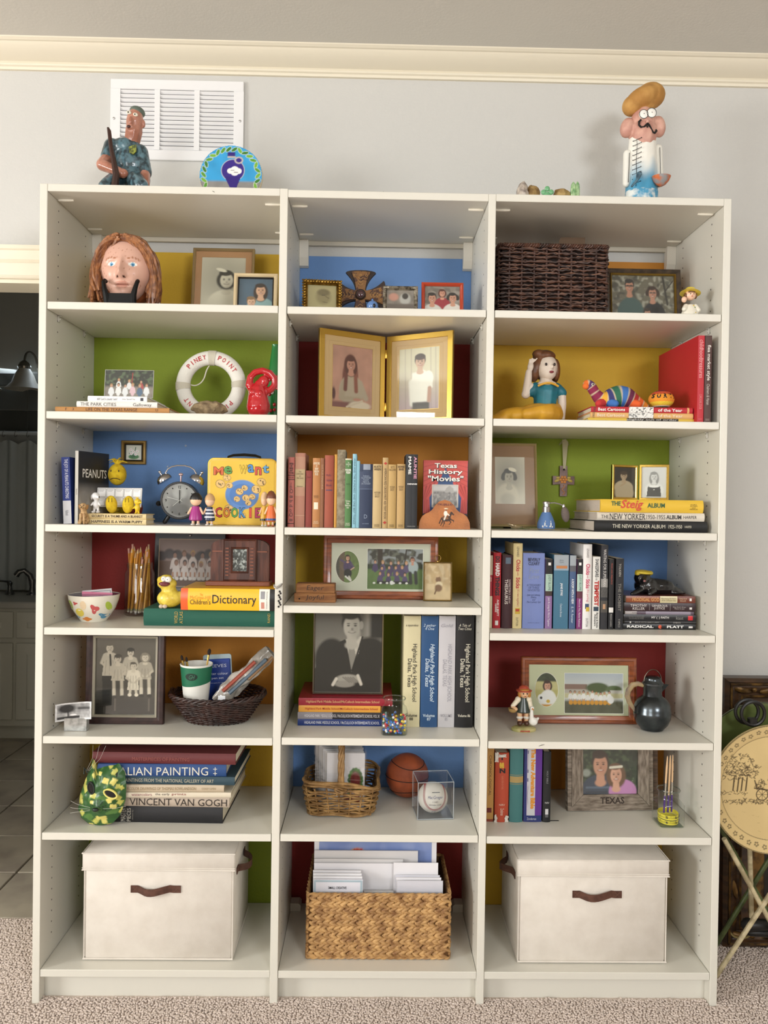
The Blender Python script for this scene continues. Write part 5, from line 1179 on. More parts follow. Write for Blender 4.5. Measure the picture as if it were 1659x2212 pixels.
MB().prism(rr2(wp,hp,0.008),0,0.004).build('blister_card',M('9fb0b4',0.35),pk); MB().box(-wp*0.46,wp*0.46,-0.006,-0.0003,hp*0.05,hp*0.92,0.002).build('blue_card',M('1c3a8a',0.4),pk,smooth=False)
for(t_,zz,w_,hh_)in(('REEVES',0.80,0.66,0.010),('water colour',0.66,0.75,0.008),('pen set',0.57,0.42,0.008),('paint pens & 1 brush',0.49,0.6,0.004)):text(pk,t_,(0,-0.0066,hp*zz),(1,0,0),(0,0,1),wp*w_,hh_,'d5dcea')
pa,pb_ = at(478,1506,0.15),at(584,1410,0.20); d = pb_-pa
bg = thing('plastic_bag','crumpled clear plastic bag tube of art supplies leaning out of the basket','bag',(pa.x,0.15,pa.z))
ax = Vector((d.x,d.y,d.z)); L = ax.length; ax.normalize(); e1 = Vector((0,-1,0)); e2 = ax.cross(e1).normalized()
def bagf(u,v):
    a = 2*PI*u; r_ = 0.030*(1-0.25*v)*(0.35+0.65*min(1,v*4+0.25)); p = ax*(L*(1.12*v-0.10))+e1*math.cos(a)*r_*0.7+e2*math.sin(a)*r_
    n_ = noise.noise(Vector((math.cos(a)*1.6,math.sin(a)*1.6,v*7)))*0.010; return p+e1*math.cos(a)*n_+e2*math.sin(a)*n_
MB().grid(bagf,30,26).build('wrapper',M('b9b2aa',0.18,c2='8d8880',ns=25,coat=0.5,bump=1,bs=40),bg)
for(v0,v1,off,r_,cc)in((0.10,0.75,-0.012,0.010,'9c4a3a'),(0.15,0.9,0.006,0.011,'5a6a78'),(0.5,1.0,0.014,0.009,'8a6a4a')):MB().tube([ax*L*v0+e2*off+e1*0.018,ax*L*v1+e2*off+e1*0.016],r_,8,flat=0.6).build('wrapped_tube',M(cc,0.5),bg)
MB().box(-0.004,0.018,-0.0305,-0.029,-0.006,0.012,0.0006).build('price_label',M('e8eaee',0.4),bg,smooth=False)

# ================================================================ left bay, sixth shelf: art books and a mask
zs = LZ[6]; z = zs; Yb = 0.074
for(lab,x0,x1,t,yc,c,kw,yo)in(
 ('black art book with a worn jacket at the bottom of the tall stack',236,481,36,1764,'18181c',dict(texts=[('MASTER',0.10,0.145,0.1,0.9,'b9b4a8',False),('PIECES',0.155,0.19,0.1,0.9,'b9b4a8',False),('chosen by',0.20,0.215,0.2,0.8,'8a867c',False)]),0),
 ('grey beige art book about a Dutch painter, bold black title on its spine',240,496,22,1737,'b3a494',dict(texts=[('VINCENT VAN GOGH',0.155,0.98,0.15,0.85,'2c2420')]),-0.004),
 ('thin cream jacketed book between two beige art books',245,499,11,1720,'d8cdb8',dict(texts=[('watercolors',0.16,0.33,0.4,0.95,'8a4a5a'),('the early',0.36,0.48,0.4,0.95,'3a3434'),('prints',0.5,0.62,0.4,0.95,'8a3a3a')]),-0.006),
 ('beige linen book of watercolour drawings in the tall stack',244,484,15,1706,'c4b49c',dict(texts=[('WATERCOLOR DRAWINGS OF THOMAS ROWLANDSON',0.06,0.75,0.3,0.72,'8f7a58'),('COOKSEY CLEMENS',0.80,0.93,0.35,0.65,'9a8664')]),0),
 ('dark teal gallery art book with a torn jacket corner',244,507,18,1691,'2a4450',dict(texts=[('PAINTINGS FROM THE NATIONAL GALLERY OF ART',0.085,0.83,0.3,0.72,'b5b09c')]),-0.004),
 ('blue art book with large pale title on its spine',213,489,27,1669,'23477e',dict(texts=[('ITALIAN PAINTING',0.10,0.86,0.14,0.80,'d2d0c4'),('+',0.04,0.07,0.35,0.65,'d2d0c4'),('+',0.90,0.93,0.5,0.8,'d2d0c4'),('+',0.90,0.93,0.15,0.45,'d2d0c4')]),0),
 ('dark red cloth art book on top of the tall stack',198,509,24,1645,'63282a',dict(texts=[('MASTERPIECES OF PAINTING',0.28,0.68,0.3,0.62,'8a4a44')]),-0.006)):
    z = lying(lab,x0,x1,t,yc,z,Yb+yo,0.27,c,rz=0.02*(1 if t%2 else-1),rough=0.6,group='art books stacked on the sixth shelf',**kw)
p = at(215,1700,0.035); Ym = 0.052; s = (Ym-CAM.y)/FPX
ms = thing('clay_mask','green and yellow patched clay animal mask leaning on the art books','mask',(p.x,Ym,zs),rx=-0.06,rz=-0.12)
hh = at(215,1643,Ym).z-zs
OUT = [(163,1755),(170,1775),(185,1787),(212,1790),(240,1783),(256,1765),(266,1735),(268,1700),(262,1672),(250,1655),(246,1658),(226,1662),(200,1668),(192,1642),(188,1664),(176,1695),(166,1725)]
OUT = [((a-215)*s*1.02,(1790-b_)*s+0.0005)for a,b_ in OUT]; cxm,czm = 0.0,75*s
rays_ = []
for k in range(96):
    a = 2*PI*k/96; dx,dz = math.cos(a),math.sin(a); best = 0.02
    for(x1,z1),(x2,z2)in zip(OUT,OUT[1:]+OUT[:1]):
        den = dx*(z2-z1)-dz*(x2-x1)
        if abs(den)<1e-9:continue
        t = ((x1-cxm)*(z2-z1)-(z1-czm)*(x2-x1))/den; u_ = ((x1-cxm)*dz-(z1-czm)*dx)/den
        if t>0 and-1e-6<=u_<=1+1e-6:best = max(best,t)
    rays_.append(best)
rr = random.Random(6); pat = [(rr.uniform(-0.07,0.07),rr.uniform(0.0,0.20),rr.uniform(0.005,0.010),rr.uniform(0,3))for _ in range(46)]
def mpt(u,v):
    k = u*96; i = int(k)%96; f = k-int(k); R_ = rays_[i]*(1-f)+rays_[(i+1)%96]*f; a = 2*PI*u; x,z = cxm+R_*v*math.cos(a),czm+R_*v*math.sin(a)
    y = -0.030*(1-v**2.4)+0.004*noise.noise(Vector((x*60,z*60,1)))-0.012*math.exp(-((x-0.002)/0.016)**2-((z-0.062)/0.022)**2)
    return(x,y,z)
def mcol(u,v):
    x,y,z = mpt(u,v); c_ = lin('2f5a2c')if noise.noise(Vector((x*50,2,z*50)))<0.25 else lin('527a3a')
    for(a,b_,r_,q_)in pat:
        dx,dz = x-a,z-b_; dx,dz = dx*math.cos(q_)+dz*math.sin(q_),-dx*math.sin(q_)+dz*math.cos(q_)
        if max(abs(dx),abs(dz)*1.2)<r_:c_ = lin('d9cf72' if(a*1000)%2<1 else 'c2c060')
    for k in range(7):
        an = -0.3+k*0.6;
        for t in(0.01,0.016,0.022):
            if(x-0.002-t*math.cos(an))**2+(z-0.062-t*math.sin(an))**2<0.0000035:c_ = lin('14201c')
    return c_
MB().grid(mpt,144,44,colfn=mcol).build('mask_face',CLAY,ms,colors=True)
for(a,b_,w_,h_,ro)in((-0.022,0.118,0.009,0.017,0.25),(0.038,0.104,0.021,0.011,-0.35)):
    y0 = -0.030*(1-0.3)-0.006; q = MB().tube([(a+w_*math.cos(t)*math.cos(ro)-h_*math.sin(t)*math.sin(ro),y0-0.001-0.3*abs(a)*0+0.0,b_+w_*math.cos(t)*math.sin(ro)+h_*math.sin(t)*math.cos(ro))for t in[k*PI/12 for k in range(24)]],0.0032,6,closed=True); e = q.build('eye_rim',M('d9cf72',0.4)if w_>0.01 else M('14201c',0.4),ms)
    MB().ell((a,y0-0.0005,b_),(w_*0.95,0.003,h_*0.95),rot=(0,-ro,0)).build('eye_hole',M('1a1512',0.9),e)
q = MB(); q.ell((0.002,-0.045,0.062),(0.010,0.006,0.006))
q.build('nose',M('14201c',0.4),ms)
for(a,b_,r_)in((-0.052,0.175,0.3),(0.048,0.165,-0.5)):MB().tube([(a,-0.014,b_-0.022),(a*1.02,-0.012,b_-0.004),(a*0.8,-0.013,b_-0.018)],0.0028,6).build('ear_line',M('14201c',0.4),ms)
for k,(sg,dz)in enumerate(((-1,0.004),(-1,-0.008),(-1,-0.018),(1,0.0))):MB().tube([(sg*0.02,-0.034,0.062+dz*0.4),(sg*0.060,-0.032,0.066+dz),(sg*0.085,-0.025,0.070+dz*1.6)],0.0004,4).build('whisker',M('c9c9c0',0.5),ms)
for k in range(3):MB().tube([(-0.042+k*0.004,-0.02,0.165),(-0.03+k*0.012,-0.01,0.20),(-0.035+k*0.02,0.0,0.235)],0.0003,4).build('whisker',M('c9c9c0',0.5),ms)

# ================================================================ storage boxes on the bottom shelves
CANV = M('e3dcd2',0.95,c2='d8d0c5',ns=18,lo=0.3,hi=0.7,bump=0.35,bs=900)
LEA = M('5c3a2c',0.6,c2='4a2c20',ns=60,bump=0.3,bs=300)
def strap(t,name,x0,y0,z0,ex,L,sag):
    """leather handle: two stitched tabs and a bowed strap; ex = direction along the box face, nrm = outwards"""
    ex = Vector(ex); nr = Vector((ex.y,-ex.x,0)); c = Vector((x0,y0,z0)); q = MB(); N = 14; V = []; hw = 0.0105
    for i in range(N+1):
        u = i/N*2-1; bow = sag*max(0,1-(abs(u)/0.62)**2)if abs(u)<0.62 else 0
        for(dz,th)in((-hw,0.0),(hw,0.0),(hw,0.0022),(-hw,0.0022)):
            V.append(c+ex*(u*L/2*(1+0))+nr*(0.0012+bow+th)+Vector((0,0,dz-0.004*max(0,1-u*u*2.6)+0.004*math.sin(u*4)*(abs(u)<0.7))))
    F = [(i*4+k,i*4+(k+1)%4,i*4+4+(k+1)%4,i*4+4+k)for i in range(N)for k in range(4)]+[(0,1,2,3),(N*4,N*4+3,N*4+2,N*4+1)]
    h_ = q.add(V,F).build(name,LEA,t,ang=50)
    for u in(-0.82,0.82):
        q = MB(); cc = c+ex*(u*L/2)+nr*0.0038
        for a,b_ in((1,1),(1,-1)):q.tube([cc-ex*0.007*a-Vector((0,0,0.007*b_)),cc+ex*0.007*a+Vector((0,0,0.007*b_))],0.0004,4)
        q.build('stitching',M('7a5848',0.8),h_)
def fbox(label,px0,px1,ytop,ybot,zs,Y,depth,side):
    a,c = at(px0,(ytop+ybot)/2,Y).x,at(px1,(ytop+ybot)/2,Y).x; W_ = c-a; h = at((px0+px1)/2,ytop,Y).z-zs
    t = thing('storage_box',label,'storage box',((a+c)/2,Y,zs)); lh = h*0.165
    MB().box(-W_/2+0.003,W_/2-0.003,0.003,depth-0.003,0.0,h-0.012,0.008).build('fabric_body',CANV,t,ang=60)
    q = MB(); q.box(-W_/2-0.002,W_/2+0.002,-0.001,depth+0.001,h-lh,h-0.001,0.004); q.build('lid',CANV,t,ang=60)
    q = MB()
    for zz in(h-0.002,h-lh+0.002,h-lh+0.008):
        e = 0.0022 if zz>h-0.01 or zz<h-lh+0.004 else 0.0012
        q.tube([(-W_/2-0.002,-0.001,zz),(W_/2+0.002,-0.001,zz),(W_/2+0.002,depth,zz),(-W_/2-0.002,depth,zz)],e,6,closed=True)
    q.tube([(-W_/2+0.003,0.002,0.005),(W_/2-0.003,0.002,0.005),(W_/2-0.003,depth,0.005),(-W_/2+0.003,depth,0.005)],0.0028,6,closed=True)
    for sx in(-1,1):q.tube([(sx*(W_/2-0.004),0.004,0.006),(sx*(W_/2-0.004),0.004,h-lh)],0.0018,6)
    q.build('piping',CANV,t)
    strap(t,'handle',(-0.008 if side>0 else 0.012),0.003,h*0.665,(1,0,0),0.148,0.014)
    strap(t,'handle',side*(W_/2-0.003),depth*0.42,h*0.76,(0,side,0),0.148,0.034)
    return t
fbox('cream canvas storage box with lid on the left bottom shelf',178,505,1843,2077,LZ[7],0.046,0.30,1)
fbox('cream canvas storage box with lid on the right bottom shelf',1118,1443,1857,2082,RZ[7],0.044,0.30,-1)
# ================================================================ middle bay, first shelf
zs = MZ[1]
GOLD = M('b08a3e',0.3,0.85,c2='7a5a22',ns=60,bump=0.3,bs=200); BRS = M('d8b45a',0.16,1.0)
Y = 0.12; x,wd,h = sz(655,737,604,zs,Y,660)
cv = Cv(50,60,0.8,'b9ab7c',4); cv.ell(0.44,0.42,0.20,0.26,'9a8c62',0.5); cv.ell(0.44,0.26,0.17,0.12,'7a6c48',0.5); cv.line(0.50,0.40,0.58,0.46,0.02,'7a6c48'); cv.line(0.40,0.36,0.48,0.36,0.012,'5a4e34'); cv.line(0.42,0.60,0.54,0.62,0.012,'6a5c3c'); cv.ell(0.44,0.95,0.3,0.2,'c4b78c',0.5)
fr = frame('picture_frame','ornate beaded gold frame with faded pencil drawing of a child',(x,Y,zs),wd,h,0.013,GOLD,lean=0.10,photo=cv,d=0.012,rz=0.10)[0]
q = MB()
for sg in(-1,1):
    for k in range(13):zz = 0.005+(h-0.010)*k/12; q.ell((sg*(wd/2-0.0045),-0.002,zz),(0.0052,0.004,0.0046),8,6,rot=(0,0.6*sg,0)); q.ell((sg*(wd/2+0.001),0.002,zz+0.005),(0.003,0.003,0.003),6,5)
for k in range(13):xx = -wd/2+0.005+(wd-0.010)*k/12; q.ell((xx,-0.002,h-0.0045),(0.0046,0.004,0.0055),8,6); q.ell((xx+0.004,0.002,h+0.001),(0.003,0.003,0.003),6,5)
q.build('beaded_scrolls',GOLD,fr,kind='stuff'); q = MB(); ring(q,wd-0.022,h-0.022,[(0,0),(0.001,-0.003),(0.003,0.0)],0,0.011); q.build('inner_rope',GOLD,fr)
# carved wooden cross on a disc-like backing
Y = 0.22; c = at(779,620,Y); s = (Y-CAM.y)/FPX; cz = at(780,628,Y).z-zs
cr = thing('wooden_cross','dark wooden flared cross with carved tan overlay and round boss','cross ornament',(c.x,Y,zs),rx=-0.05)
DK = M('2a1c16',0.6,bump=0.4,bs=150,c2='3a2820',ns=20); TN = M('8a5f30',0.5,c2='4a2a1a',ns=75,nd=2,lo=0.47,hi=0.53,bump=0.6,bs=120)
def flare(a0,r0,r1,w0,w1,y0,y1,mat,name,bow=0.12,b=MB):
    e = Vector((math.cos(a0),0,math.sin(a0))); f_ = Vector((-math.sin(a0),0,math.cos(a0))); P = []
    n = 8; L = [(r0+(r1-r0)*i/n,(w0+(w1-w0)*(i/n)**2.2))for i in range(n+1)]
    pts = [e*r+f_*w_ for r,w_ in L]+[e*(r1+bow*r1*math.cos(k*PI/8-PI/2))+f_*w1*math.cos(k*PI/8)for k in range(1,8)]+[e*r-f_*w_ for r,w_ in L[::-1]]
    return b().prism([(p.x,p.z+cz)for p in pts],y0,y1).build(name,mat,cr,ang=30)
for k in range(4):
    a = PI/2*k+PI/2; flare(a,0.006,0.073 if k!=2 else 0.085,0.016,0.048,0.0,0.012,DK,'backing_arm')
    o = flare(a,0.004,0.072 if k!=2 else 0.085,0.014,0.030,-0.006,0.0,TN,'carved_arm',0.06)
    e = Vector((math.cos(a),0,math.sin(a))); f_ = Vector((-math.sin(a),0,math.cos(a))); q = MB()
    for r_ in(0.030,0.040,0.050):q.tube([Vector((0,-0.0064,cz))+e*(r_+0.006)+f_*0.008,Vector((0,-0.0068,cz))+e*r_,Vector((0,-0.0064,cz))+e*(r_+0.006)-f_*0.008],0.0008,5)
    for f1 in(-0.018,0,0.018):q.tube([Vector((0,-0.0064,cz))+e*0.063+f_*f1+Vector((0.0032*math.cos(t*PI/6),0,0.0032*math.sin(t*PI/6)))for t in range(12)],0.0008,5,closed=True)
    q.build('engraved_lines',M('c89a58',0.5),o)
q = MB().lathe([(0.017,0),(0.0165,0.006),(0.013,0.010),(0.010,0.010)],28); q.v = [(a,-0.006-c_,b_+cz)for a,b_,c_ in q.v]; q.build('boss_ring',DK,cr)
MB().ell((0,-0.015,cz),(0.011,0.004,0.011)).build('boss_stone',M('4a2a30',0.1,coat=1.0),cr)
# blue ball ornament
Y = 0.055; x,wd,h = sz(792,817,646,zs,Y,665); R = wd/2; bb = thing('ball_ornament','small glossy blue ball with a dark patch beside the silver frame','ornament',(x,Y,zs))
MB().ell((0,0,R),R,24,16).build('ball',M('5a80b8',0.08,coat=0.6),bb); MB().cap((0,0,2*R-0.0005),(0,0,2*R+0.0025),0.003,0.003).build('cap',M('5a80b8',0.2),bb)
MB().ell((0.005,-R*0.84,R*0.95),(0.005,0.0028,0.0065),12,8,rot=(0,0,0.35)).build('dark_patch',M('15171c',0.3),bb)
# silver ornate frame
Y = 0.06; x,wd,h = sz(827,903,632,zs,Y,665); SIL = M('a8a090',0.3,0.8,c2='5a5246',ns=70)
cv = Cv(60,40,1.4,'8a8078',5); cv.nz(6,6,0.25); cv.ell(0.35,0.35,0.25,0.2,'c08a7a',0.5); cv.ell(0.95,0.45,0.28,0.3,'b8b4b0',0.4); cv.ell(0.95,0.30,0.16,0.16,'3a3432',0.4); cv.rect(0,2,0.7,1,'6a5e58',0.1)
fr = frame('picture_frame','small ornate silver frame with a wide faded photo, beside the blue ball',(x,Y,zs),wd,h+0.022,0.012,SIL,lean=0.12,photo=cv,d=0.010)[0]; h += 0.022
q = MB()
for sx in(-1,1):
    for sz_ in(0,1):
        for k in range(4):q.ell((sx*(wd/2-0.004-0.004*k),-0.001,(h-0.005 if sz_ else 0.005)),(0.003,0.003,0.005),8,6,rot=(0,0.5*sx,0))
        for k in range(3):q.ell((sx*(wd/2-0.005),-0.001,(h-0.008-0.005*k if sz_ else 0.008+0.005*k)),(0.005,0.003,0.003),8,6)
q.build('corner_scrolls',SIL,fr,kind='stuff')
# red frame
Y = 0.07; x,wd,h = sz(911,1002,615,zs,Y,665); cv = Cv(90,74,1.25,'8a8078',6); cv.nz(10,8,0.5,col='4a4440'); cv.nz(8,8,0.5,col='b0a8a0')
cv.bust(0.62,0.26,0.28,skin='d59a82',hair='5a2a20',top='a02c3a',style='bob'); cv.bust(0.26,0.46,0.38,skin='cf957c',hair='2a2220',top='d8d4ce'); cv.bust(1.00,0.44,0.36,skin='d09880',hair='241c1c',top='e4ddd6',style='curl')
frame('picture_frame','red wooden frame with snapshot of three smiling people',(x,Y,zs),wd,h+0.01,0.0105,M('a83a1e',0.3,coat=0.3),lean=0.13,photo=cv,d=0.014)

# ================================================================ middle bay, second shelf: hinged brass double frame
zs = MZ[2]
h0 = at(833,728,0.23).z-zs; hx = at(833,815,0.23).x
df = thing('double_frame','large hinged brass double frame with portraits of a girl and a boy','picture frame',(hx,0.23,zs))
def ph_left():
    cv = Cv(90,130,0.67,'b98a78',3); cv.nz(6,8,0.12); cv.nz(14,18,0.06); cv.ell(0.30,0.30,0.105,0.17,'5a2c24',0.2); cv.ell(0.30,0.50,0.13,0.30,'6e3a30',0.2)
    cv.ell(0.32,0.72,0.20,0.26,'b0a08c',0.12); cv.line(0.46,0.58,0.56,0.82,0.05,'b0a08c'); cv.line(0.20,0.60,0.16,0.84,0.05,'a89882'); cv.line(0.18,0.84,0.46,0.84,0.035,'a89882')
    cv.line(0.235,0.36,0.22,0.70,0.035,'6e3a30'); cv.line(0.38,0.36,0.40,0.72,0.035,'8a5040'); cv.bust(0.31,0.29,0.20,skin='c08a76',hair='552a22',style='long',body=False,dark='6a3428'); cv.ell(0.42,0.855,0.07,0.025,'b98472',0.3)
    cv.rect(0,0.5,0.90,1,'7a4a48',0.04); cv.ell(0.46,0.95,0.18,0.07,'d8c8b4',0.3); cv.line(0.25,0.98,0.5,0.87,0.02,'cdbba6'); cv.ell(0.03,0.78,0.03,0.10,'4a1a20',0.5); return cv
def ph_right():
    cv = Cv(90,130,0.67,'c9bfa4',5); cv.nz(7,2,0.12); cv.grad('d8d2b8','b59ab0',0.35,1.0,0.7)
    for xx in(0.1,0.2,0.52,0.6):cv.line(xx,0,xx+0.02,1,0.012,'9a8a80',0.35)
    cv.line(0.22,0.56,0.24,0.90,0.06,'eeeae0'); cv.ell(0.37,0.62,0.17,0.26,'f0ece2',0.10); cv.rect(0.22,0.50,0.40,0.88,'f0ece2',0.03); cv.rect(0.23,0.51,0.88,1.0,'5e5a58',0.03); cv.ell(0.49,0.50,0.08,0.12,'eeeae0',0.15); cv.rect(0.46,0.56,0.46,0.66,'eeeae0',0.02)
    cv.line(0.51,0.66,0.50,0.86,0.035,'c09a8a'); cv.bust(0.35,0.22,0.22,skin='cda890',hair='3a2622',style='fringe',body=False,dark='7a4a3c'); return cv
for sg,px,top,cv in((-1,690,709,ph_left()),(1,977,714,ph_right())):
    pe = at(px,810,0.115); ex = pe.x-hx; dy = 0.115-0.23; wd = math.hypot(ex,dy)-0.003; ang = math.atan2(dy,ex)if sg>0 else math.atan2(-dy,-ex)
    e1 = Vector((math.cos(ang),math.sin(ang),0)); nr = Vector((e1.y,-e1.x,0)); cx = Vector((0,0,0))+e1*sg*(wd/2+0.003); R = Matrix(((e1.x,-nr.x,0,cx.x),(e1.y,-nr.y,0,cx.y),(0,0,1,0),(0,0,0,1)))
    sub = []
    q = MB(); ring(q,wd,h0,[(0,0.010),(0,0.0),(0.0008,-0.0008),(0.0165,-0.0008),(0.0175,0.001),(0.0175,0.010)]); leaf = q.build('brass_leaf',BRS,df,smooth=False); sub.append(leaf)
    iw,ih,b = wd-0.035,h0-0.035,0.0175
    sub.append(MB().box(-wd/2+0.004,wd/2-0.004,0.007,0.0098,0.004,h0-0.004).build('backing',M('6a4a2a',0.9),df,smooth=False))
    q = MB(); mx,mz = iw*0.135,ih*0.135
    ring(q,iw,ih,[(0,0.002),(mx*0.55,0.002),(mx*0.56,0.0014),(mx*0.62,0.0014),(mx*0.63,0.002),(mx,0.002),(mx,0.0035),(0,0.0035)],0,b); sub.append(q.build('mat_board',M('c9a878',0.9),df,smooth=False))
    q = MB(); ring(q,iw-2*mx,ih-2*mx,[(0,0.0012),(0.0012,0.0012),(0.0012,0.002),(0,0.002)],0,b+mx); sub.append(q.build('gilt_line',M('d9b870',0.4,0.5),df,smooth=False))
    sub.append(cv.mesh('photo',df,iw-2*mx,ih-2*mx,-iw/2+mx,b+mx,0.003)); sub.append(MB().box(-iw/2,iw/2,0.0002,0.0010,b,b+ih).build('glass',GLASS,df,smooth=False))
    for o in sub:o.matrix_local = R
for zz in(0.2,0.8):MB().cap((0,-0.002,h0*zz-0.012),(0,-0.002,h0*zz+0.012),0.0026,0.0026).build('hinge',BRS,df)

# ================================================================ middle bay, third shelf: old books
zs = MZ[3]; G = 'old hardbacks on the middle shelf'
for(lab,x0,x1,yt,c,kw)in(
 ('pink hardback of verse at the left end of the row',622,636,988,'b0645a',dict(texts=[('WHEN\nWE\nWERE\nVERY\nYOUNG',0.08,0.24,0.12,0.88,'2a1a1a',False,dict(bold=0.02)),('MILNE',0.28,0.30,0.12,0.88,'2a1a1a',False),('~oO 8 b d oQ 8',0.36,0.92,0.2,0.8,'3a2422',True)],bands=[(0.255,0.265,'2a1a1a'),(0.315,0.325,'2a1a1a'),(0.945,0.955,'2a1a1a')])),
 ('tan and pink patterned hardback, second from the left',637,659,979,'b5806c',dict(bands=[(0.05,0.22,'bd9078'),(0.22,0.46,'c0ac84'),(0.46,0.58,'bd9078'),(0.84,0.845,'d0b090')],texts=[('Tales\nto Remember\nand\nOther Stories',0.24,0.35,0.15,0.85,'6a5a3a',False),('Stevenson',0.44,0.46,0.2,0.8,'6a5a3a',False)])),
 ('short maroon hardback between the patterned and the orange books',660,674,1017,'8a3a30',dict(texts=[('Poems',0.10,0.13,0.2,0.8,'6a2820',False)])),
 ('orange tan animal adventure hardback with pale title and drawing',675,692,990,'b57c48',dict(texts=[('ADVENTURES\nOF\nDANNY\nMEADOW\nMOUSE',0.06,0.25,0.1,0.9,'e8dcc0',False,dict(bold=0.02)),('BURGESS',0.54,0.56,0.2,0.8,'3a2818',False),('GROSSET\n& DUNLAP',0.91,0.95,0.15,0.85,'e0d0b0',False)],bands=[(0.64,0.74,'e8dcc4',0.2,0.75),(0.57,0.575,'3a2818',0.2,0.8)])),
 ('brown hardback with a faded vertical title in the row',692,700,990,'8a5a3c',dict(texts=[('LITTLE MAJORIE',0.1,0.45,0.25,0.75,'c0a078')])),
 ('rust red hardback with dark script on its spine',701,721,984,'9a4c36',dict(texts=[('Kid\'s',0.26,0.29,0.2,0.7,'5a2a4a',False),('Golden',0.33,0.36,0.2,0.8,'5a2a4a',False),('Book',0.40,0.43,0.2,0.8,'5a2a4a',False)],bands=[(0.475,0.49,'4a3a5a',0.15,0.85)])),
 ('very thin gold spined booklet in the row',722,728,982,'c8923c',dict(soft=True)),
 ('tall thick grey linen hardback, tallest of the old row',728,746,972,'9a9080',dict(mat=M('a0967f',0.95,c2='857a66',ns=90,bump=1,bs=700))),
 ('green chipped hardback with white lettering',745,759,991,'4e7a44',dict(texts=[('THE\nADVENTURES\nOF',0.05,0.12,0.1,0.9,'e8e6d8',False),('POOR MRS.\nPOSSUM',0.15,0.22,0.05,0.95,'f0eee2',False,dict(bold=0.03)),('BURGESS',0.36,0.38,0.2,0.8,'1f3a20',False),('The Famous\nBurgess\nBedtime Story\nBooks',0.60,0.72,0.08,0.92,'e8e6d8',False),('GROSSET\n& DUNLAP',0.93,0.97,0.1,0.9,'e0dcc8',False)],bands=[(0.0,0.02,'d8d0b8')])),
 ('tall thin light blue book with dark vertical title',761,770,981,'8fc0d0',dict(texts=[('ANNA AND THE HUNDRED AND ONE BEST THINGS',0.06,0.95,0.25,0.75,'3a5a6a')])),
 ('shorter thin pale blue book beside the navy dictionary',770,777,996,'86b8c8',dict()),
 ('thick navy medical dictionary with taped top',776,805,1003,'26334f',dict(bands=[(0.0,0.09,'8e98a8',0.28,0.82),(0.105,0.39,'333f5a'),(0.105,0.115,'6a7a94'),(0.385,0.395,'6a7a94')],texts=[("Stedman's\nILLUSTRATED\nPOCKET\nMEDICAL\nDICTIONARY",0.17,0.32,0.15,0.85,'9aa8ba',False),('D',0.79,0.85,0.38,0.62,'8a98ac',False),('SAUNDERS',0.925,0.94,0.25,0.75,'8a98ac',False)])),
 ('tan cloth animal story hardback, leftmost of the three short tan ones',805,825,1003,'c2a878',dict(texts=[('RUSTY\nWREN',0.025,0.10,0.1,0.9,'4a3a20',False,dict(bold=0.02)),('ARTHUR\nSCOTT\nBAILEY',0.43,0.52,0.15,0.85,'5a4a2c',False),('GROSSET\nDUNLAP',0.94,0.98,0.2,0.8,'5a4a2c',False)])),
 ('taller narrow tan first aid textbook with a small red cross',826,838,989,'b89a68',dict(texts=[('AMERICAN RED CROSS FIRST AID TEXT BOOK',0.15,0.87,0.3,0.72,'3a2a18'),('+',0.065,0.10,0.2,0.8,'b02a22',False,dict(bold=0.08)),('+',0.90,0.94,0.2,0.8,'b02a22',False,dict(bold=0.08))])),
 ('tan cloth hardback between the first aid book and its look-alike',838,856,1004,'b9995f',dict(texts=[('FATTY\nRACCOON',0.025,0.10,0.1,0.9,'5a3e20',False),('ARTHUR\nSCOTT\nBAILEY',0.34,0.41,0.2,0.8,'4a3a24',False),('GROSSET\nDUNLAP',0.94,0.98,0.2,0.8,'5a4a2c',False)])),
 ('tan cloth hardback directly left of the black novel',857,875,1003,'bb9a64',dict(texts=[('BROWNIE\nBEAVER',0.025,0.10,0.1,0.9,'4a3420',False,dict(bold=0.02)),('ARTHUR\nSCOTT\nBAILEY',0.34,0.41,0.2,0.8,'4a3a24',False),('GROSSET\nDUNLAP',0.94,0.98,0.2,0.8,'5a4a2c',False)])),
 ('thick black hardback novel with white and pink vertical title',876,902,982,'202226',dict(texts=[('MAME',0.03,0.27,0.20,0.44,'e8e6e2',True,dict(bold=0.03)),('AUNTIE',0.03,0.33,0.66,0.90,'c890a8',True,dict(bold=0.03)),('DENNIS',0.39,0.41,0.15,0.95,'e8e6e2',False,dict(bold=0.03)),('VANGUARD',0.963,0.975,0.15,0.85,'b8b4ac',False)],bands=[(0,1,'2b2d31',0.55,0.98)]))):
    upright(lab,x0,x1,yt,zs,c,0.035,0.13,group=G,**kw)
# history book facing front, and the tan book end
Y = 0.085; x,wd,h = sz(914,1010,995,zs,Y,1130)
tx = thing('history_book','red and blue history book standing face out behind the tan bookend','book',(x,Y,zs))
cv = Cv(90,128,wd/h,'2a4a7a',3); A_ = wd/h; cv.poly([(0,0),(A_,0),(A_,0.42),(A_*0.62,0.28),(A_*0.5,0.10),(A_*0.38,0.28),(0,0.42)],'c04a42'); cv.rect(0,A_,-1,0.04,'b8423a')
for sg in(0,1):
    f_ = lambda u:u if not sg else A_-u
    for k in range(7):cv.line(f_(0.02+k*0.030),0.40-k*0.012,f_(0.015+k*0.008),0.56,0.020,('c44a42','9a302c')[k%2]); cv.line(f_(0.012+k*0.012),0.56,f_(0.012+k*0.014),0.78,0.010,('c44a42','9a302c')[k%2])
    for k in range(5):cv.line(f_(0.0),0.10+k*0.07,f_(A_*0.36),0.04+k*0.055,0.006,'8e2a28',0.6)
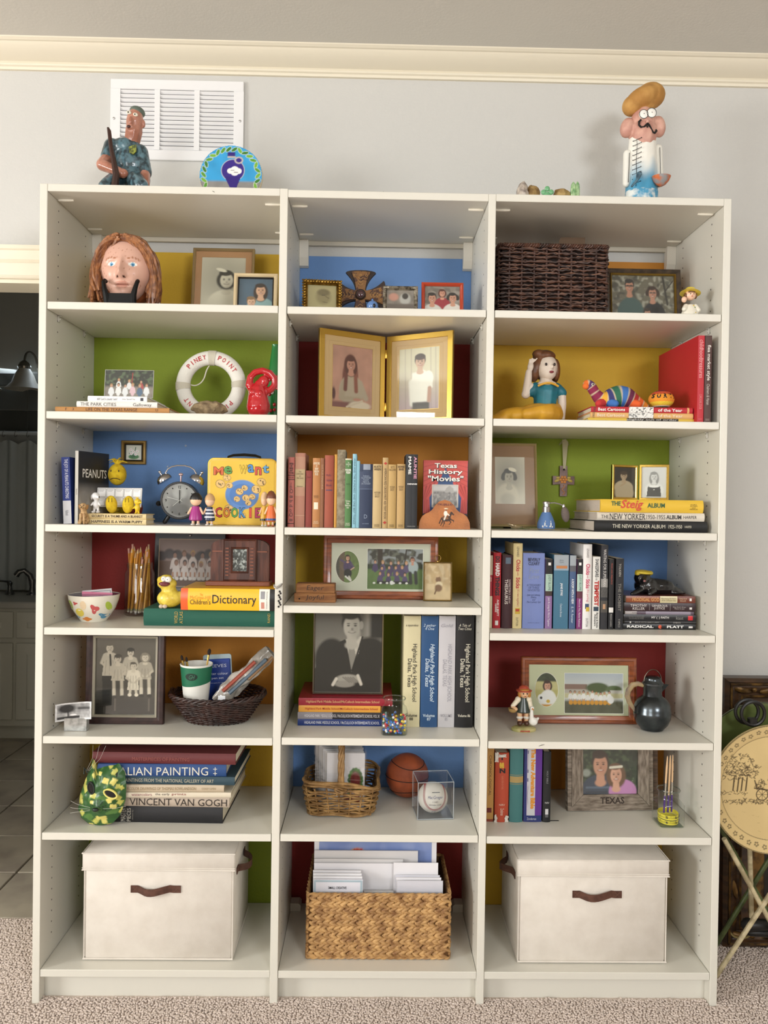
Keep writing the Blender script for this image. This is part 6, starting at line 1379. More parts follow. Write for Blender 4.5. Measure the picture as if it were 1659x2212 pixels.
cv.rect(0,A_,0.78,1.2,'16181e',0.02); cv.rect(A_*0.20,A_*0.79,0.355,0.69,'d8d2c4',0.01); cv.rect(A_*0.22,A_*0.77,0.365,0.68,'8f8e8c',0.01); cv.rect(A_*0.22,A_*0.77,0.365,0.45,'c4c4c2',0.03); cv.poly([(A_*0.48,0.47),(A_*0.52,0.40),(A_*0.60,0.37),(A_*0.68,0.41),(A_*0.70,0.48)],'a8a7a4'); cv.nz(30,36,0.4,0.46,0.68,'2c2c2e',A_*0.22,A_*0.77); cv.nz(24,30,0.4,0.50,0.68,'d0cfca',A_*0.22,A_*0.77)
cv.mesh('front_cover',tx,wd,h,-wd/2,0,-0.0004)
MB().box(-wd/2,wd/2,0,0.002,0,h).box(-wd/2,-wd/2+0.002,0.002,0.016,0,h).box(-wd/2,wd/2,0.016,0.018,0,h).build('cover',M('a03a34',0.5),tx,smooth=False); MB().box(-wd/2+0.002,wd/2-0.002,0.002,0.016,0.002,h-0.002).build('pages',M('e0d8c4',0.9),tx,smooth=False)
for(t_,zz,w_,hh)in(('Texas',0.925,0.50,0.014),('History',0.825,0.76,0.017),('"Movies"',0.735,0.80,0.017)):text(tx,t_,(0.001,-0.0012,h*zz-0.001),(1,0,0),(0,0,1),wd*w_,hh*1.06,'1c1a20',bold=0.05); text(tx,t_,(0,-0.0018,h*zz),(1,0,0),(0,0,1),wd*w_,hh,'f2efe8',bold=0.02)
Y = 0.045; x,wd,h = sz(905,1016,1080,zs,Y,1140); be = thing('bookend','scalloped tan wooden bookend with painted horse rider','bookend',(x,Y,zs))
P = [(-wd/2,0),(wd/2,0),(wd*0.49,h*0.22),(wd*0.465,h*0.34),(wd*0.43,h*0.44),(wd*0.37,h*0.52),(wd*0.30,h*0.57),(wd*0.24,h*0.66),(wd*0.18,h*0.82),(wd*0.10,h*0.95),(0.0,h),(-wd*0.10,h*0.95),(-wd*0.18,h*0.82),(-wd*0.24,h*0.66),(-wd*0.30,h*0.57),(-wd*0.37,h*0.52),(-wd*0.43,h*0.44),(-wd*0.465,h*0.34),(-wd*0.49,h*0.22)]
TB = M('b5713a',0.4,c2='9a5c2c',ns=12,bump=0.3,bs=200); MB().prism(P,0,0.010).build('front_board',TB,be,ang=15); MB().box(-wd*0.45,wd*0.45,0.010,0.034,0.0,0.004).build('foot',TB,be,smooth=False)
text(be,'TRUJILLO',(0,-0.0006,h*0.83),(1,0,0),(0,0,1),wd*0.30,0.0075,'5a2430',bold=0.02)
cv = Cv(70,80,0.85,'b06c38',4); D_ = '3a2416'
cv.ell(0.45,0.58,0.24,0.13,D_,0.3); cv.ell(0.43,0.55,0.15,0.06,'8a5a34',0.4); cv.line(0.60,0.52,0.70,0.30,0.06,D_); cv.line(0.70,0.28,0.80,0.38,0.045,D_)
for(a,b_,c_,d_,e_,f_)in((0.30,0.62,0.25,0.78,0.18,0.92),(0.34,0.64,0.36,0.80,0.30,0.94),(0.58,0.62,0.68,0.74,0.60,0.86),(0.62,0.60,0.80,0.66,0.84,0.80)):cv.line(a,b_,c_,d_,0.035,D_); cv.line(c_,d_,e_,f_,0.022,D_)
cv.line(0.22,0.56,0.12,0.80,0.03,D_); cv.ell(0.42,0.33,0.09,0.13,'e8e0d4',0.3); cv.line(0.42,0.45,0.36,0.62,0.04,'ded4c6'); cv.line(0.46,0.30,0.60,0.42,0.025,'e8e0d4'); cv.ell(0.44,0.15,0.045,0.06,'7a4a2c',0.3); cv.ell(0.44,0.10,0.10,0.03,'d8c8a8',0.3); cv.nz(14,14,0.15)
for k in range(4):cv.line(0.2,0.94+k*0.014,0.85,0.93+k*0.012,0.008,'7a4a24',0.4)
cv.mesh('painted_rider',be,wd*0.34,h*0.72,-wd*0.15,h*0.05,-0.0005,CLAY,mask=lambda X_,Y_:((X_-0.43)/0.43)**2+((Y_-0.52)/0.50)**2<1)

# ================================================================ middle bay, fourth shelf
zs = MZ[4]; PINE = M('8e4a22',0.35,c2='6e3416',ns=14,stretch=(1,1,6),bump=0.2,bs=80,coat=0.3)
def double_mat(name,lab,px0,px1,yt,zs,Y,cv1,cv2,yb,oval,rect,lean=0.06,matc='d5d6c6'):
    x,wd,h = sz(px0,px1,yt,zs,Y,yb)
    t,ow,oh,b,yp = frame(name,lab,(x,Y,zs),wd,h,0.0245,PINE,prof=[(0,0.02),(0,0.003),(0.003,0),(0.010,-0.001),(0.012,0.002),(0.0215,0.005),(0.0245,0.007),(0.0245,0.02)],lean=lean,d=0.02)
    MB().box(-ow/2,ow/2,yp,yp+0.001,b,b+oh).build('mat_board',M(matc,0.9),t,smooth=False)
    cx,cz,rx,rz_ = oval; cx = -ow/2+cx*ow; cz = b+(1-cz)*oh; rx*=ow; rz_*=oh
    cv1.mesh('oval_photo',t,2*rx,2*rz_,cx-rx,cz-rz_,yp-0.0005,mask=lambda X_,Y_:((X_/cv1.asp-0.5)**2+(Y_-0.5)**2)<0.2495)
    MB().tube([(cx+rx*math.cos(k*PI/24),yp-0.0004,cz+rz_*math.sin(k*PI/24))for k in range(48)],0.0011,5,closed=True).build('oval_bevel',M('eceadf',0.8),t)
    x0,x1,z0,z1 = rect; cv2.mesh('team_photo',t,(x1-x0)*ow,(z1-z0)*oh,-ow/2+x0*ow,b+(1-z1)*oh,yp-0.0006)
    q = MB(); ring(q,(x1-x0)*ow+0.003,(z1-z0)*oh+0.003,[(0,-0.0012),(0.0015,-0.0012),(0.0015,0),(0,0)],0,0); q.v = [(p[0]-ow/2+(x0+x1)/2*ow,p[1]+yp,p[2]+b+(1-z1)*oh-0.0015)for p in q.v]; q.build('photo_bevel',M('f0eee6',0.8),t,smooth=False); return t
c1 = Cv(60,80,0.78,'6a7f46',2); c1.nz(10,12,0.15); c1.poly([(0.12,0),(0.30,0),(0.28,1),(0.10,1)],'6a5848'); c1.rect(0,0.12,0,1,'4a4640',0.05)
c1.ell(0.40,0.48,0.15,0.20,'4a3a62',0.2).nz(20,26,0.25,0.3,0.62); c1.line(0.30,0.36,0.16,0.28,0.03,'5a4a70'); c1.line(0.50,0.40,0.60,0.52,0.03,'5a4a70'); c1.line(0.60,0.52,0.48,0.60,0.02,'d8b098'); c1.ell(0.40,0.70,0.13,0.14,'1c1c20',0.2); c1.line(0.33,0.80,0.50,0.93,0.03,'e8e4e0'); c1.line(0.44,0.80,0.50,0.90,0.03,'dcd6d0'); c1.bust(0.39,0.22,0.17,skin='d8a88c',hair='3a2820',style='bob',body=False)
c2 = Cv(130,88,1.45,'5f7a44',4); c2.rect(-1,3,-1,0.46,'3a3a34',0.03); c2.nz(24,16,0.8,0,0.42,'707266'); c2.nz(18,14,0.7,0,0.4,'a8aeb4'); c2.rect(0.26,0.40,-1,0.5,'352a22',0.04); c2.line(1.02,0.0,0.96,0.45,0.02,'2a221c'); c2.rect(-1,3,0.38,0.5,'2c3a2a',0.05); c2.nz(40,20,0.12,0.5,1)
c2.row(5,0.10,1.12,0.34,0.11,['4e4066','5a4c72','463a5e']); c2.row(4,0.30,1.0,0.47,0.105,['52446a','4a3e62']); c2.row(4,0.22,1.10,0.63,0.105,['564870','4a3e62','524468'],bodyh=1.7)
c2.ell(1.20,0.45,0.13,0.16,'a8b4b8',0.2); c2.line(1.12,0.60,1.14,0.84,0.05,'2a2c2e'); c2.line(1.26,0.58,1.28,0.84,0.05,'2a2c2e'); c2.bust(1.18,0.27,0.14,skin='c8907a',hair='4a2e22',body=False); c2.rect(0.25,1.1,0.80,0.87,'1a1a1e',0.03); c2.ell(0.64,0.84,0.05,0.05,'e8e8e8',0.3)
for k in range(6):c2.ell(0.18+k*0.17,0.85,0.035,0.025,'e8e6e4',0.3)
double_mat('picture_frame','brown wooden frame with girl and purple football team photos',698,947,1158,zs,0.165,c1,c2,1294,(0.165,0.50,0.120,0.335),(0.365,0.925,0.115,0.955),lean=0.05)
for lab,px0,px1,top,hpx,Yb,zb,word in(('lower wooden plank block lettered Joyful beside the brown frame',635,725,1282,20,0.075,0.0,'Joyful'),('upper wooden plank block lettered Eager on the other block',639,723,1262,20.5,0.079,0.0275,'Eager')):
    xa,xb = at(px0,1285,Yb).x,at(px1,1285,Yb).x; hh = hpx*(Yb-CAM.y)/FPX; t = thing('wooden_block',label=lab,cat='block',loc=((xa+xb)/2,Yb,zs+zb),rz=-0.03)
    MB().box(-(xb-xa)/2,(xb-xa)/2,0,0.045,0,hh,0.0015).build('plank',M('9a6a3e',0.75,c2='7a4e2c',ns=16,stretch=(0.6,4,4),bump=0.5,bs=120),t,smooth=False)
    text(t,word,(0,-0.0005,hh*0.5),(1,0,0),(0,0,1),(xb-xa)*0.45,hh*0.62,'3a2214',shear=0.15)
    if word=='Joyful':MB().ell((-(xb-xa)*0.37,-0.0002,hh*0.38),(0.0026,0.0006,0.0026),10,6).build('knot_hole',M('1e120a',0.9),t)
Y = 0.135; x,wd,h = sz(915,977,1215,zs,Y,1297); cv = Cv(56,76,0.72,'c9a878',6); cv.nz(10,12,0.35,0,0.55,'f0e2c4'); cv.rect(0,1,0.62,1,'d8bc90',0.1); cv.nz(8,10,0.15); cv.ell(0.38,0.45,0.075,0.09,'8a5a38',0.4); cv.ell(0.36,0.34,0.05,0.045,'d8b48a',0.4); cv.ell(0.40,0.58,0.10,0.08,'e8d8b8',0.4); cv.ell(0.38,0.68,0.11,0.10,'8a5c3a',0.4); cv.line(0.32,0.74,0.28,0.84,0.022,'7a4e30'); cv.rect(0.05,0.28,0.56,0.72,'e0c8a0',0.05)
cv.gray('ffe2b8',0.4)
fr = frame('picture_frame','thin gold frame with hanging ring and sepia photo of a seated person',(x,Y,zs),wd,h,0.0045,M('9a8450',0.25,0.9),lean=0.10,photo=cv,d=0.010)[0]
MB().tube([(0.010*math.cos(k*PI/14)*0.95,0.003,h+0.0115+0.010*math.sin(k*PI/14))for k in range(28)],0.0011,6,closed=True).build('hanging_ring',M('b08a4a',0.2,1),fr); MB().cap((0,0.004,h-0.001),(0,0.003,h+0.003),0.003,0.002).build('ring_eye',M('b08a4a',0.2,1),fr)

# ================================================================ middle bay, fifth shelf
zs = MZ[5]; z = zs
for(lab,x0,x1,t,yc,c,tc,s_,kw)in(
 ('dark blue school yearbook at the bottom of the flat stack',643,826,14.5,1558,'1c3472','c8ccd8','HIGHLAND PARK MIDDLE SCHOOL / McCULLOCH INTERMEDIATE SCHOOL',{}),
 ('grey and black school yearbook, second from the bottom of the flat stack',643,826,15,1543,'2c2a30','d0ccd0','HIGHLAND PARK MIDDLE SCHOOL / McCULLOCH INTERMEDIATE SCHOOL VOL XI',dict(bands=[(0,0.41,'8e8a90')])),
 ('orange school yearbook directly under the red one',645,822,14.5,1529,'e0a040','b0321e','Highland Park Middle School/McCulloch Intermediate School',{}),
 ('red school yearbook on top of the flat stack, under the portrait',645,848,16,1513,'9a2434','d8a878','Highland Park Middle School/McCulloch Intermediate School',{})):
    z = lying(lab,x0,x1,t,yc,z,0.125,0.215,c,soft=True,rough=0.25,texts=[(s_,0.08,0.965 if c!='9a2434' else 0.86,0.28,0.72,tc,True,dict(bold=0.012))],group='school yearbooks lying flat',**kw)
Y = 0.165; x,wd,h = sz(676,828,1312,z,Y,1497); cv = Cv(110,140,0.80,'7a7570',4); cv.grad('4e4a48','8c8680',0,0.4); cv.rect(0.60,1,-1,0.36,'b5afa6',0.06,0.55); cv.rect(0.66,1,-1,0.36,'1f1d1e',0.05)
cv.poly([(0.0,0.72),(0.16,0.46),(0.36,0.37),(0.62,0.37),(0.80,0.44),(0.80,1),(0,1)],'201f21'); cv.ell(0.20,0.62,0.2,0.26,'201f21',0.15); cv.ell(0.66,0.56,0.22,0.22,'1c1b1d',0.2)
cv.poly([(0.36,0.37),(0.56,0.33),(0.53,0.52),(0.44,0.76)],'d8d6d2'); cv.poly([(0.41,0.42),(0.46,0.41),(0.50,0.60),(0.445,0.76),(0.40,0.62)],'9a9894'); cv.line(0.36,0.38,0.43,0.74,0.012,'161517'); cv.line(0.57,0.34,0.45,0.74,0.012,'161517')
cv.ell(0.46,0.30,0.085,0.09,'b0a8a0',0.3); cv.bust(0.44,0.20,0.30,skin='c8c0b8',hair='2c2a2a',style='short',body=False,dark='4a4442'); cv.ell(0.555,0.20,0.025,0.05,'a8a098',0.3); cv.ell(0.40,0.84,0.14,0.055,'b8b0a8',0.3); cv.ell(0.36,0.90,0.12,0.04,'a8a098',0.3)
for k in range(5):cv.line(0.34+k*0.03,0.82,0.42+k*0.028,0.88,0.008,'8a827a')
cv.line(0.26,0.84,0.22,0.91,0.02,'e8e6e2'); cv.line(0.52,0.80,0.56,0.90,0.02,'e8e6e2'); cv.gray('fff6ea')
frame('picture_frame','thin silver metal frame with black and white portrait of a suited man',(x,Y,z+0.0004),wd,h,0.006,M('b0a494',0.22,0.9),lean=0.04,photo=cv,d=0.012)
cover = 'upright school yearbooks'
for(lab,x0,x1,c,tc,top,mid,bot,kw)in(
 ('cream upright yearbook, volume 88, leftmost of the four',871,908,'cfc6a0','2a2620','a squareless','Highland Park High School\nDallas, Texas','Volume\n88',{}),
 ('blue upright yearbook, volume 87, between cream and silver ones',909,946,'1f4a78','c8d8e4','2 gether\n4 One','Highland Park High School\nDallas, Texas','Volume\n87',dict(shear=0.25)),
 ('silver white upright yearbook with faint lettering',947,983,'bebcc0','98969e','Gold','HIGHLAND PARK HIGH SCHOOL\nDALLAS, TEXAS','VOLUME\n85',dict(shear=0.1)),
 ('black upright yearbook, volume 86, rightmost of the four',984,1023,'17181c','d8d4c4','A Tale of\nTwo Cities','Highland Park High School\nDallas, Texas','Volume 86',{})):
    upright(lab,x0,x1,1331,zs,c,0.122,0.22,rough=0.35,bulge=0.003,group=cover,texts=[(top,0.07,0.10 if '\n' not in top else 0.125,0.12,0.85,tc,False,dict(shear=0.3)),(mid,0.25,0.77,0.22,0.80,tc,True,dict(bold=0.01,**kw)),(bot,0.88,0.94 if '\n' in bot else 0.905,0.15,0.85,tc,False,dict(bold=0.015))])
# jar of map pins
Y = 0.062; x,wd,h = sz(823,880,1505,zs,Y,1587); wd*=0.98
pj = thing('glass_jar','small square glass jar half full of coloured map pins','jar',(x,Y,zs))
def sqjar(t,w_,h,zsh):
    q = MB(); c_ = w_*0.16; V = []; n = 40; lv = [(0.90,0.0),(0.98,0.003),(1.0,0.008),(1.0,zsh*h),(0.97,zsh*h+0.004),(0.80,zsh*h+0.012),(0.76,zsh*h+0.015),(0.76,h*0.90),(0.86,h*0.93),(0.88,h*0.965),(0.84,h)]
    sq = rrect(w_,w_,c_); rd = ellpath(w_,w_)
    for i,(f_,zz)in enumerate(lv):
        m = min(1,max(0,(zz/h-zsh)/0.10))
        for k in range(n):
            a,b_ = sq((k+0.5)/n),None; an = math.atan2(a[1],a[0]); V.append(((a[0]*(1-m)+w_/2*math.cos(an)*m)*f_,(a[1]*(1-m)+w_/2*math.sin(an)*m)*f_,zz))
    q.add(V,[(i*n+k,i*n+(k+1)%n,(i+1)*n+(k+1)%n,(i+1)*n+k)for i in range(len(lv)-1)for k in range(n)]+[tuple(range(n))]); q.build('jar_glass',JARGLASS,t)
    MB().box(-w_*0.44,w_*0.44,-w_*0.44,w_*0.44,0.0012,0.0045,0.002).build('thick_base',make_glass('jar_base',(0.75,0.80,0.78)),t)
    q = MB().tube([(w_*0.43*math.cos(k*PI/20),w_*0.43*math.sin(k*PI/20),h*0.962)for k in range(40)],0.0016,6,closed=True); q.build('jar_rim',make_glass('rim_glass',(0.82,0.88,0.86),fac=2.5),t)
sqjar(pj,wd,h,0.66); rr = random.Random(8); pc = ['2c5aa8','2c5aa8','c03038','e0c23a','2a6a5a','e8e6e2','d0505a','3a78c0']
pk_ = {}
for k in range(120):
    lay = k/120; zz = 0.008+lay*h*0.43; a,b_ = rr.uniform(-1,1)*wd*0.40,rr.uniform(-1,1)*wd*0.40
    if k%2:(a,b_) = (a,-wd*0.40)if rr.random()<0.6 else(wd*0.40*rr.choice((-1,1)),b_)
    c_ = rr.choice(pc); nm = {'2c5aa8':'blue','c03038':'red','e0c23a':'yellow','2a6a5a':'green','e8e6e2':'white','d0505a':'pink','3a78c0':'light blue'}[c_]
    if nm not in pk_:pk_[nm] = MB().ell((0,0,0),0.0041,10,7).build('map_pin',M(c_,0.2,coat=0.5)); o = pk_[nm]
    else:o = pk_[nm].copy(); COL.objects.link(o)
    tag(o,nm+' round headed map pin in the small glass jar','pin',nm+' map pins in the jar'); o.location = (x+a,Y+b_,zs+zz)
    if k%4==0:d = Vector((rr.uniform(-1,1),rr.uniform(-1,0.3),rr.uniform(-0.2,1))).normalized(); MB().tube([(0,0,0),d*0.016],0.0006,4).build('needle',M('c8c8ca',0.2,1),o)

# ================================================================ middle bay, sixth shelf
zs = MZ[6]
Y = 0.205; x,wd,h = sz(658,818,1695,zs,Y,1765); bd = 0.19; h = at(738,1692,0.125).z-zs
wb = thing('wicker_basket','small light willow basket with arched handle holding greeting cards','basket',(x,Y,zs)); WIL = M('a5814f',0.5,c2='7a5a32',ns=35,bump=0.6,bs=160)
pth = rrect(wd*0.86,bd*0.86,0.035); q = MB(); weave_rows(q,pth,0.010,h*0.80,9,22,0.0042,0.0042,5,flare=wd*0.06,zw=0.2); q.build('weave',WIL,wb,kind='stuff')
q = MB()
for k in range(22):a,c_ = pth(k/22,0,0),pth(k/22,0,wd*0.06); q.tube([(a[0],a[1],0.004),(c_[0],c_[1],h*0.86)],0.0028,6)
q.build('stakes',WIL,wb,kind='stuff')
for zz,fl,r_,ph in((0.006,0.0,0.0050,0),(h*0.84,0.055*wd/0.16*0.16,0.0044,1),(h*0.93,0.06*wd/0.16*0.16,0.0048,2),(h*0.985,0.062*wd/0.16*0.16,0.0044,4)):
    MB().tube([(pth(i/80,0.0025*math.sin(i*0.55+ph),fl)[0],pth(i/80,0.0025*math.sin(i*0.55+ph),fl)[1],zz+0.003*math.sin(i*0.4+ph)+0.008*math.cos(4*PI*i/80)*(zz>0.03))for i in range(80)],r_,6,closed=True).build('rim_rod',WIL,wb)
hy = bd*0.46; top = MZ[5]-BT-zs-0.012
for k in range(4):
    ph = k*PI/2; P = []
    for i in range(49):
        u = i/48; a = PI*u; yy_ = -hy*1.06*math.cos(a); zz = h*0.80+(top-h*0.80)*math.sin(a)**0.55; tw = 22*u+ph
        P.append((0.0058*math.cos(tw),yy_+0.0058*math.sin(tw)*(math.sin(a)),zz+0.0058*math.sin(tw)*abs(math.cos(a))*0.4))
    MB().tube(P,0.0052,6).build('handle_strand',WIL,wb)
for i in range(3):MB().tube([(0.018*math.cos(k*PI/10),-hy*1.08-0.004+0.006*math.sin(k*PI/10)-(0.004 if 3<k<17 else 0),h*0.90-0.004*i+0.004*math.sin(k*0.6+i))for k in range(20)],0.0030,6,closed=True).build('handle_binding',WIL,wb)
MB().tube([(-0.006,-hy*1.08-0.008,h*0.9),(-0.012,-hy*1.08-0.006,h*0.70)],0.0032,6).tube([(0.004,-hy*1.08-0.008,h*0.9),(0.004,-hy*1.08-0.006,h*0.72)],0.0032,6).build('handle_tail',WIL,wb)
MB().box(-wd*0.40,wd*0.40,-bd*0.40,bd*0.40,0.003,0.007).build('base',WIL,wb,smooth=False)
for k in range(7):
    Yc = Y-0.055+k*0.016; px0,px1,tp = 706-k*4.2,788-k*2.5+(4 if k>2 else 0),1628-k*4.0
    xa,xb = at(px0,1660,Yc).x,at(px1,1660,Yc).x; zt = at(745,tp,Yc).z; z0 = zs+0.012
    zt = min(zt,MZ[5]-BT-0.004); lab = 'white greeting card with a printed bouquet at the front of the willow basket' if k==0 else 'plain white greeting card in clear sleeve, %s behind the bouquet card'%('first second third fourth fifth sixth'.split()[k-1])
    t = thing('greeting_card',lab,'card',((xa+xb)/2,Yc,z0),group='cards in the willow basket',rx=-0.03); w_,h_ = xb-xa,zt-z0
    MB().box(-w_/2,w_/2,0,0.0012,0,h_).box(-w_/2,w_/2,0.0022,0.0030,0,h_-0.001).build('folded_sheet',M('e6e3e4' if k%2==0 else 'd9d5d2',0.7),t,smooth=False); MB().box(-w_/2-0.004,w_/2+0.006,-0.0012,-0.0008,0.001,h_+0.006).build('clear_sleeve',PLASTIC,t,smooth=False)
    if k==0:
        cv = Cv(50,60,0.85,'e6e3e4',2)
        for i in range(16):cv.ell(0.56+0.20*math.cos(i*0.4),0.42+0.26*math.sin(i*0.4),0.07,0.06,('4a7a3a','5c8c46','3c6a34')[i%3],0.4)
        cv.ell(0.56,0.42,0.18,0.22,'7a2a26',0.4); cv.nz(12,14,0.25,0.1,0.7); cv.rect(0.16,0.72,0.74,0.98,'8a1f2c',0.03); cv.ell(0.48,0.80,0.06,0.06,'e08a3a',0.3); cv.ell(0.62,0.76,0.05,0.05,'d04a3a',0.3); cv.ell(0.36,0.74,0.06,0.05,'5c8c46',0.3)
        cv.mesh('printed_bouquet',t,w_*0.66,h_*0.72,-w_*0.18,h_*0.10,-0.0004)
Y = 0.29; c = at(880,1673,Y); R = 46.5*(Y-CAM.y)/FPX
ba = thing('basketball','orange mini basketball with black seams behind the baseball cube','ball',(c.x,Y+0.01,zs),rz=0.25)
MB().ell((0,0,R),R,48,32).build('ball_skin',M('a5502a',0.55,c2='8e4424',ns=20,bump=0.7,bs=900),ba)
q = MB()
def gc(fn):q.tube([Vector(fn(2*PI*k/72))*R*1.001+Vector((0,0,R))for k in range(72)],0.0013,6,closed=True)
tl = Matrix.Rotation(0.03,3,'Y')
gc(lambda a:tl@Vector((math.cos(a),math.sin(a),0.0)))
for sg in(-1,1):
    gc(lambda a:tl@Vector((math.cos(a)*0.86,math.sin(a)*0.80,sg*(0.62-0.14*math.cos(2*a)*-1)-0.0)).normalized())
q.build('seams',M('1a1412',0.7),ba)
# baseball in a clear display cube
Y = 0.112; x,wd,h = sz(901,979,1692,zs,Y,1770); cb = thing('display_cube','clear acrylic display cube holding a white stitched baseball','display case',(x+0.002,Y,zs),rz=0.10); D_ = wd*0.93; e = 0.0022
for nm,bx in(('pane',(-wd/2,wd/2,0,e,0,h)),('pane',(-wd/2,wd/2,D_-e,D_,0,h)),('pane',(-wd/2,-wd/2+e,e,D_-e,0,h)),('pane',(wd/2-e,wd/2,e,D_-e,0,h)),('pane',(-wd/2,wd/2,0,D_,h,h+e))):MB().box(*bx).build(nm,PLASTIC,cb,smooth=False)
MB().box(-wd/2,wd/2,0,D_,0,0.003).build('base_plate',M('5a5c5c',0.1,coat=0.5),cb,smooth=False)
q = MB(); V8 = [(sx*wd/2,y_,z_)for sx in(-1,1)for y_ in(0.0,D_)for z_ in(0.002,h+e)]
for i in range(8):
    for j in range(i+1,8):
        if sum(abs(a-b_)>1e-6 for a,b_ in zip(V8[i],V8[j]))==1:q.tube([V8[i],V8[j]],0.0011,5)
q.build('polished_edges',M('a9b0b4',0.15,spec=0.8),cb)
MB().box(-0.012,0.012,-0.001,0.001,h*0.735,h*0.755,0.0005).build('latch_tab',M('6a6e70',0.2),cb,smooth=False)
R = 32.6*(Y+0.04-CAM.y)/FPX; bl = thing('baseball','white leather baseball with red stitching inside the clear cube','ball',(x-0.003,Y+0.0515,zs+0.0034),rz=0.1)
MB().ell((0,0,R),R,40,28).build('leather',M('e2ded4',0.5,c2='cfc8ba',ns=15,bump=0.1,bs=400),bl)
q = MB(); P = []
for k in range(160):
    t = 2*PI*k/160; v_ = Vector((math.cos(t)*0.78+0.22*math.cos(3*t),math.sin(t)*0.78-0.22*math.sin(3*t),0.80*math.sin(2*t))).normalized(); P.append(v_)
Rb = Matrix.Rotation(-0.38,3,'X')@Matrix.Rotation(0.1,3,'Y')@Matrix.Rotation(PI/4+PI/2,3,'Z'); P = [Rb@v_ for v_ in P]
for k in range(0,160):
    v_ = P[k]; d = (P[(k+1)%160]-P[k-1]).normalized(); sd = v_.cross(d).normalized()
    for sg in(-1,1):q.tube([(v_*R*1.004)+Vector((0,0,R)),(v_+sd*sg*0.085+d*0.05).normalized()*R*1.006+Vector((0,0,R))],0.0006,4)
q.build('stitches',M('9a2430',0.6),bl,kind='stuff')
def onball(s_,el,az,w_,h_,col,**k):
    n_ = Vector((math.sin(az)*math.cos(el),-math.cos(az)*math.cos(el),math.sin(el))); ex = Vector((math.cos(az),math.sin(az),0)); ey = ex.cross(n_)*-1
    ey = n_.cross(ex); text(bl,s_,n_*R+Vector((0,0,R)),ex,ey,w_,h_,col,curve=lambda a,b_,c_,R=R:tuple((Vector((a,b_,c_-R)).normalized()*R*1.006)+Vector((0,0,R))),**k)
onball('MacGregor',0.30,0.02,R*1.15,R*0.26,'2a3a78',shear=0.3); onball('1182',0.03,0.0,R*0.36,R*0.10,'3a3a42'); onball('LEATHER COVER',-0.18,0.0,R*0.9,R*0.10,'3a3a42'); onball('M',-0.80,-0.1,R*0.30,R*0.18,'2a3a78',shear=0.3)

# ================================================================ middle bay, bottom shelf: braided basket of cards
zs = MZ[7]; Y = 0.058; x,wd,h = sz(660,974,1931,zs,Y,2072); bd = 0.27
sb = thing('braided_basket','rectangular braided seagrass basket full of cards and envelopes','basket',(x,Y+bd/2,zs)); SG = M('c89e66',0.6,c2='7e5630',ns=38,lo=0.36,hi=0.68,bump=0.6,bs=260,stretch=(1,1,1))
MB().box(-wd/2+0.010,wd/2-0.010,-bd/2+0.010,bd/2-0.010,0.002,0.008).box(-wd/2+0.008,wd/2-0.008,-bd/2+0.008,-bd/2+0.011,0.004,h-0.006).box(-wd/2+0.008,wd/2-0.008,bd/2-0.011,bd/2-0.008,0.004,h-0.006).box(-wd/2+0.008,-wd/2+0.011,-bd/2+0.01,bd/2-0.01,0.004,h-0.006).box(wd/2-0.011,wd/2-0.008,-bd/2+0.01,bd/2-0.01,0.004,h-0.006).build('inner_wall',M('6a4826',0.9),sb,smooth=False)
NR = 20; rh = (h-0.014)/NR; rr = random.Random(12); leaf_meshes = []
for v_ in range(6):
    q = MB(); L = 0.034*rr.uniform(0.92,1.12); q.ell((0,0,0),(L/2*1.0,0.0056,rh*0.58*rr.uniform(0.95,1.15)),9,6); q.v = [(p[0],p[1]+0.0012*math.sin(p[0]*200),p[2]*(1-0.25*p[0]/L))for p in q.v]
    leaf_meshes.append(q)
sides = [(Vector((-wd/2,-bd/2,0)),Vector((1,0,0)),wd),(Vector((wd/2,-bd/2,0)),Vector((0,1,0)),bd),(Vector((wd/2,bd/2,0)),Vector((-1,0,0)),wd),(Vector((-wd/2,bd/2,0)),Vector((0,-1,0)),bd)]
for si,(p0,ex,L)in enumerate(sides):
    q = MB(); nr = Vector((ex.y,-ex.x,0)); n = int(L/0.0205)
    for i in range(NR):
        for k in range(n):
            m = leaf_meshes[rr.randrange(6)]; a = (0.46 if i%2 else-0.46)+rr.uniform(-.10,.10); c_ = p0+ex*(L*0.025+L*0.95*(k+0.5+(0.25 if(i//2)%2 else-0.1)+rr.uniform(-.12,.12))/n)+Vector((0,0,0.007+rh*(i+0.5)))-nr*(0.0045+rr.uniform(-.001,.001))
            ca,sa = math.cos(a),math.sin(a); q.add([c_+ex*(p[0]*ca-p[2]*sa)-nr*p[1]*1.0+Vector((0,0,p[0]*sa+p[2]*ca))for p in m.v],m.f)
    q.build('braided_side',SG,sb,kind='stuff')
for zz in(h-0.004,0.005):
    q = MB(); pth = rrect(wd,bd,0.010)
    for ph in(0,PI):q.tube([(*pth(i/260,0.0022*math.cos(i*0.8+ph)-0.003,0),zz+0.0022*math.sin(i*0.8+ph))for i in range(260)],0.0032,5,closed=True)
    q.build('twisted_rim',SG,sb,kind='stuff')
CW = [M('e9e7ea',0.75),M('dfdee6',0.75),M('d6d3d2',0.8),M('f0eef0',0.7)]
def card(lab,px0,px1,top,Yc,mi,thick=0.0012,nm='envelope',grp='cards and envelopes in the braided basket'):
    xa,xb = at(px0,1900,Yc).x,at(px1,1900,Yc).x; zt = min(at((px0+px1)/2,top,Yc).z,MZ[6]-BT-0.003); z0 = zs+0.012; t = thing(nm,lab,'card' if nm!='envelope' else 'envelope',((xa+xb)/2,Yc,z0),group=grp)
    MB().box(-(xb-xa)/2,(xb-xa)/2,0,thick,0,zt-z0).build('sheet',CW[mi],t,smooth=False); return t,xb-xa,zt-z0
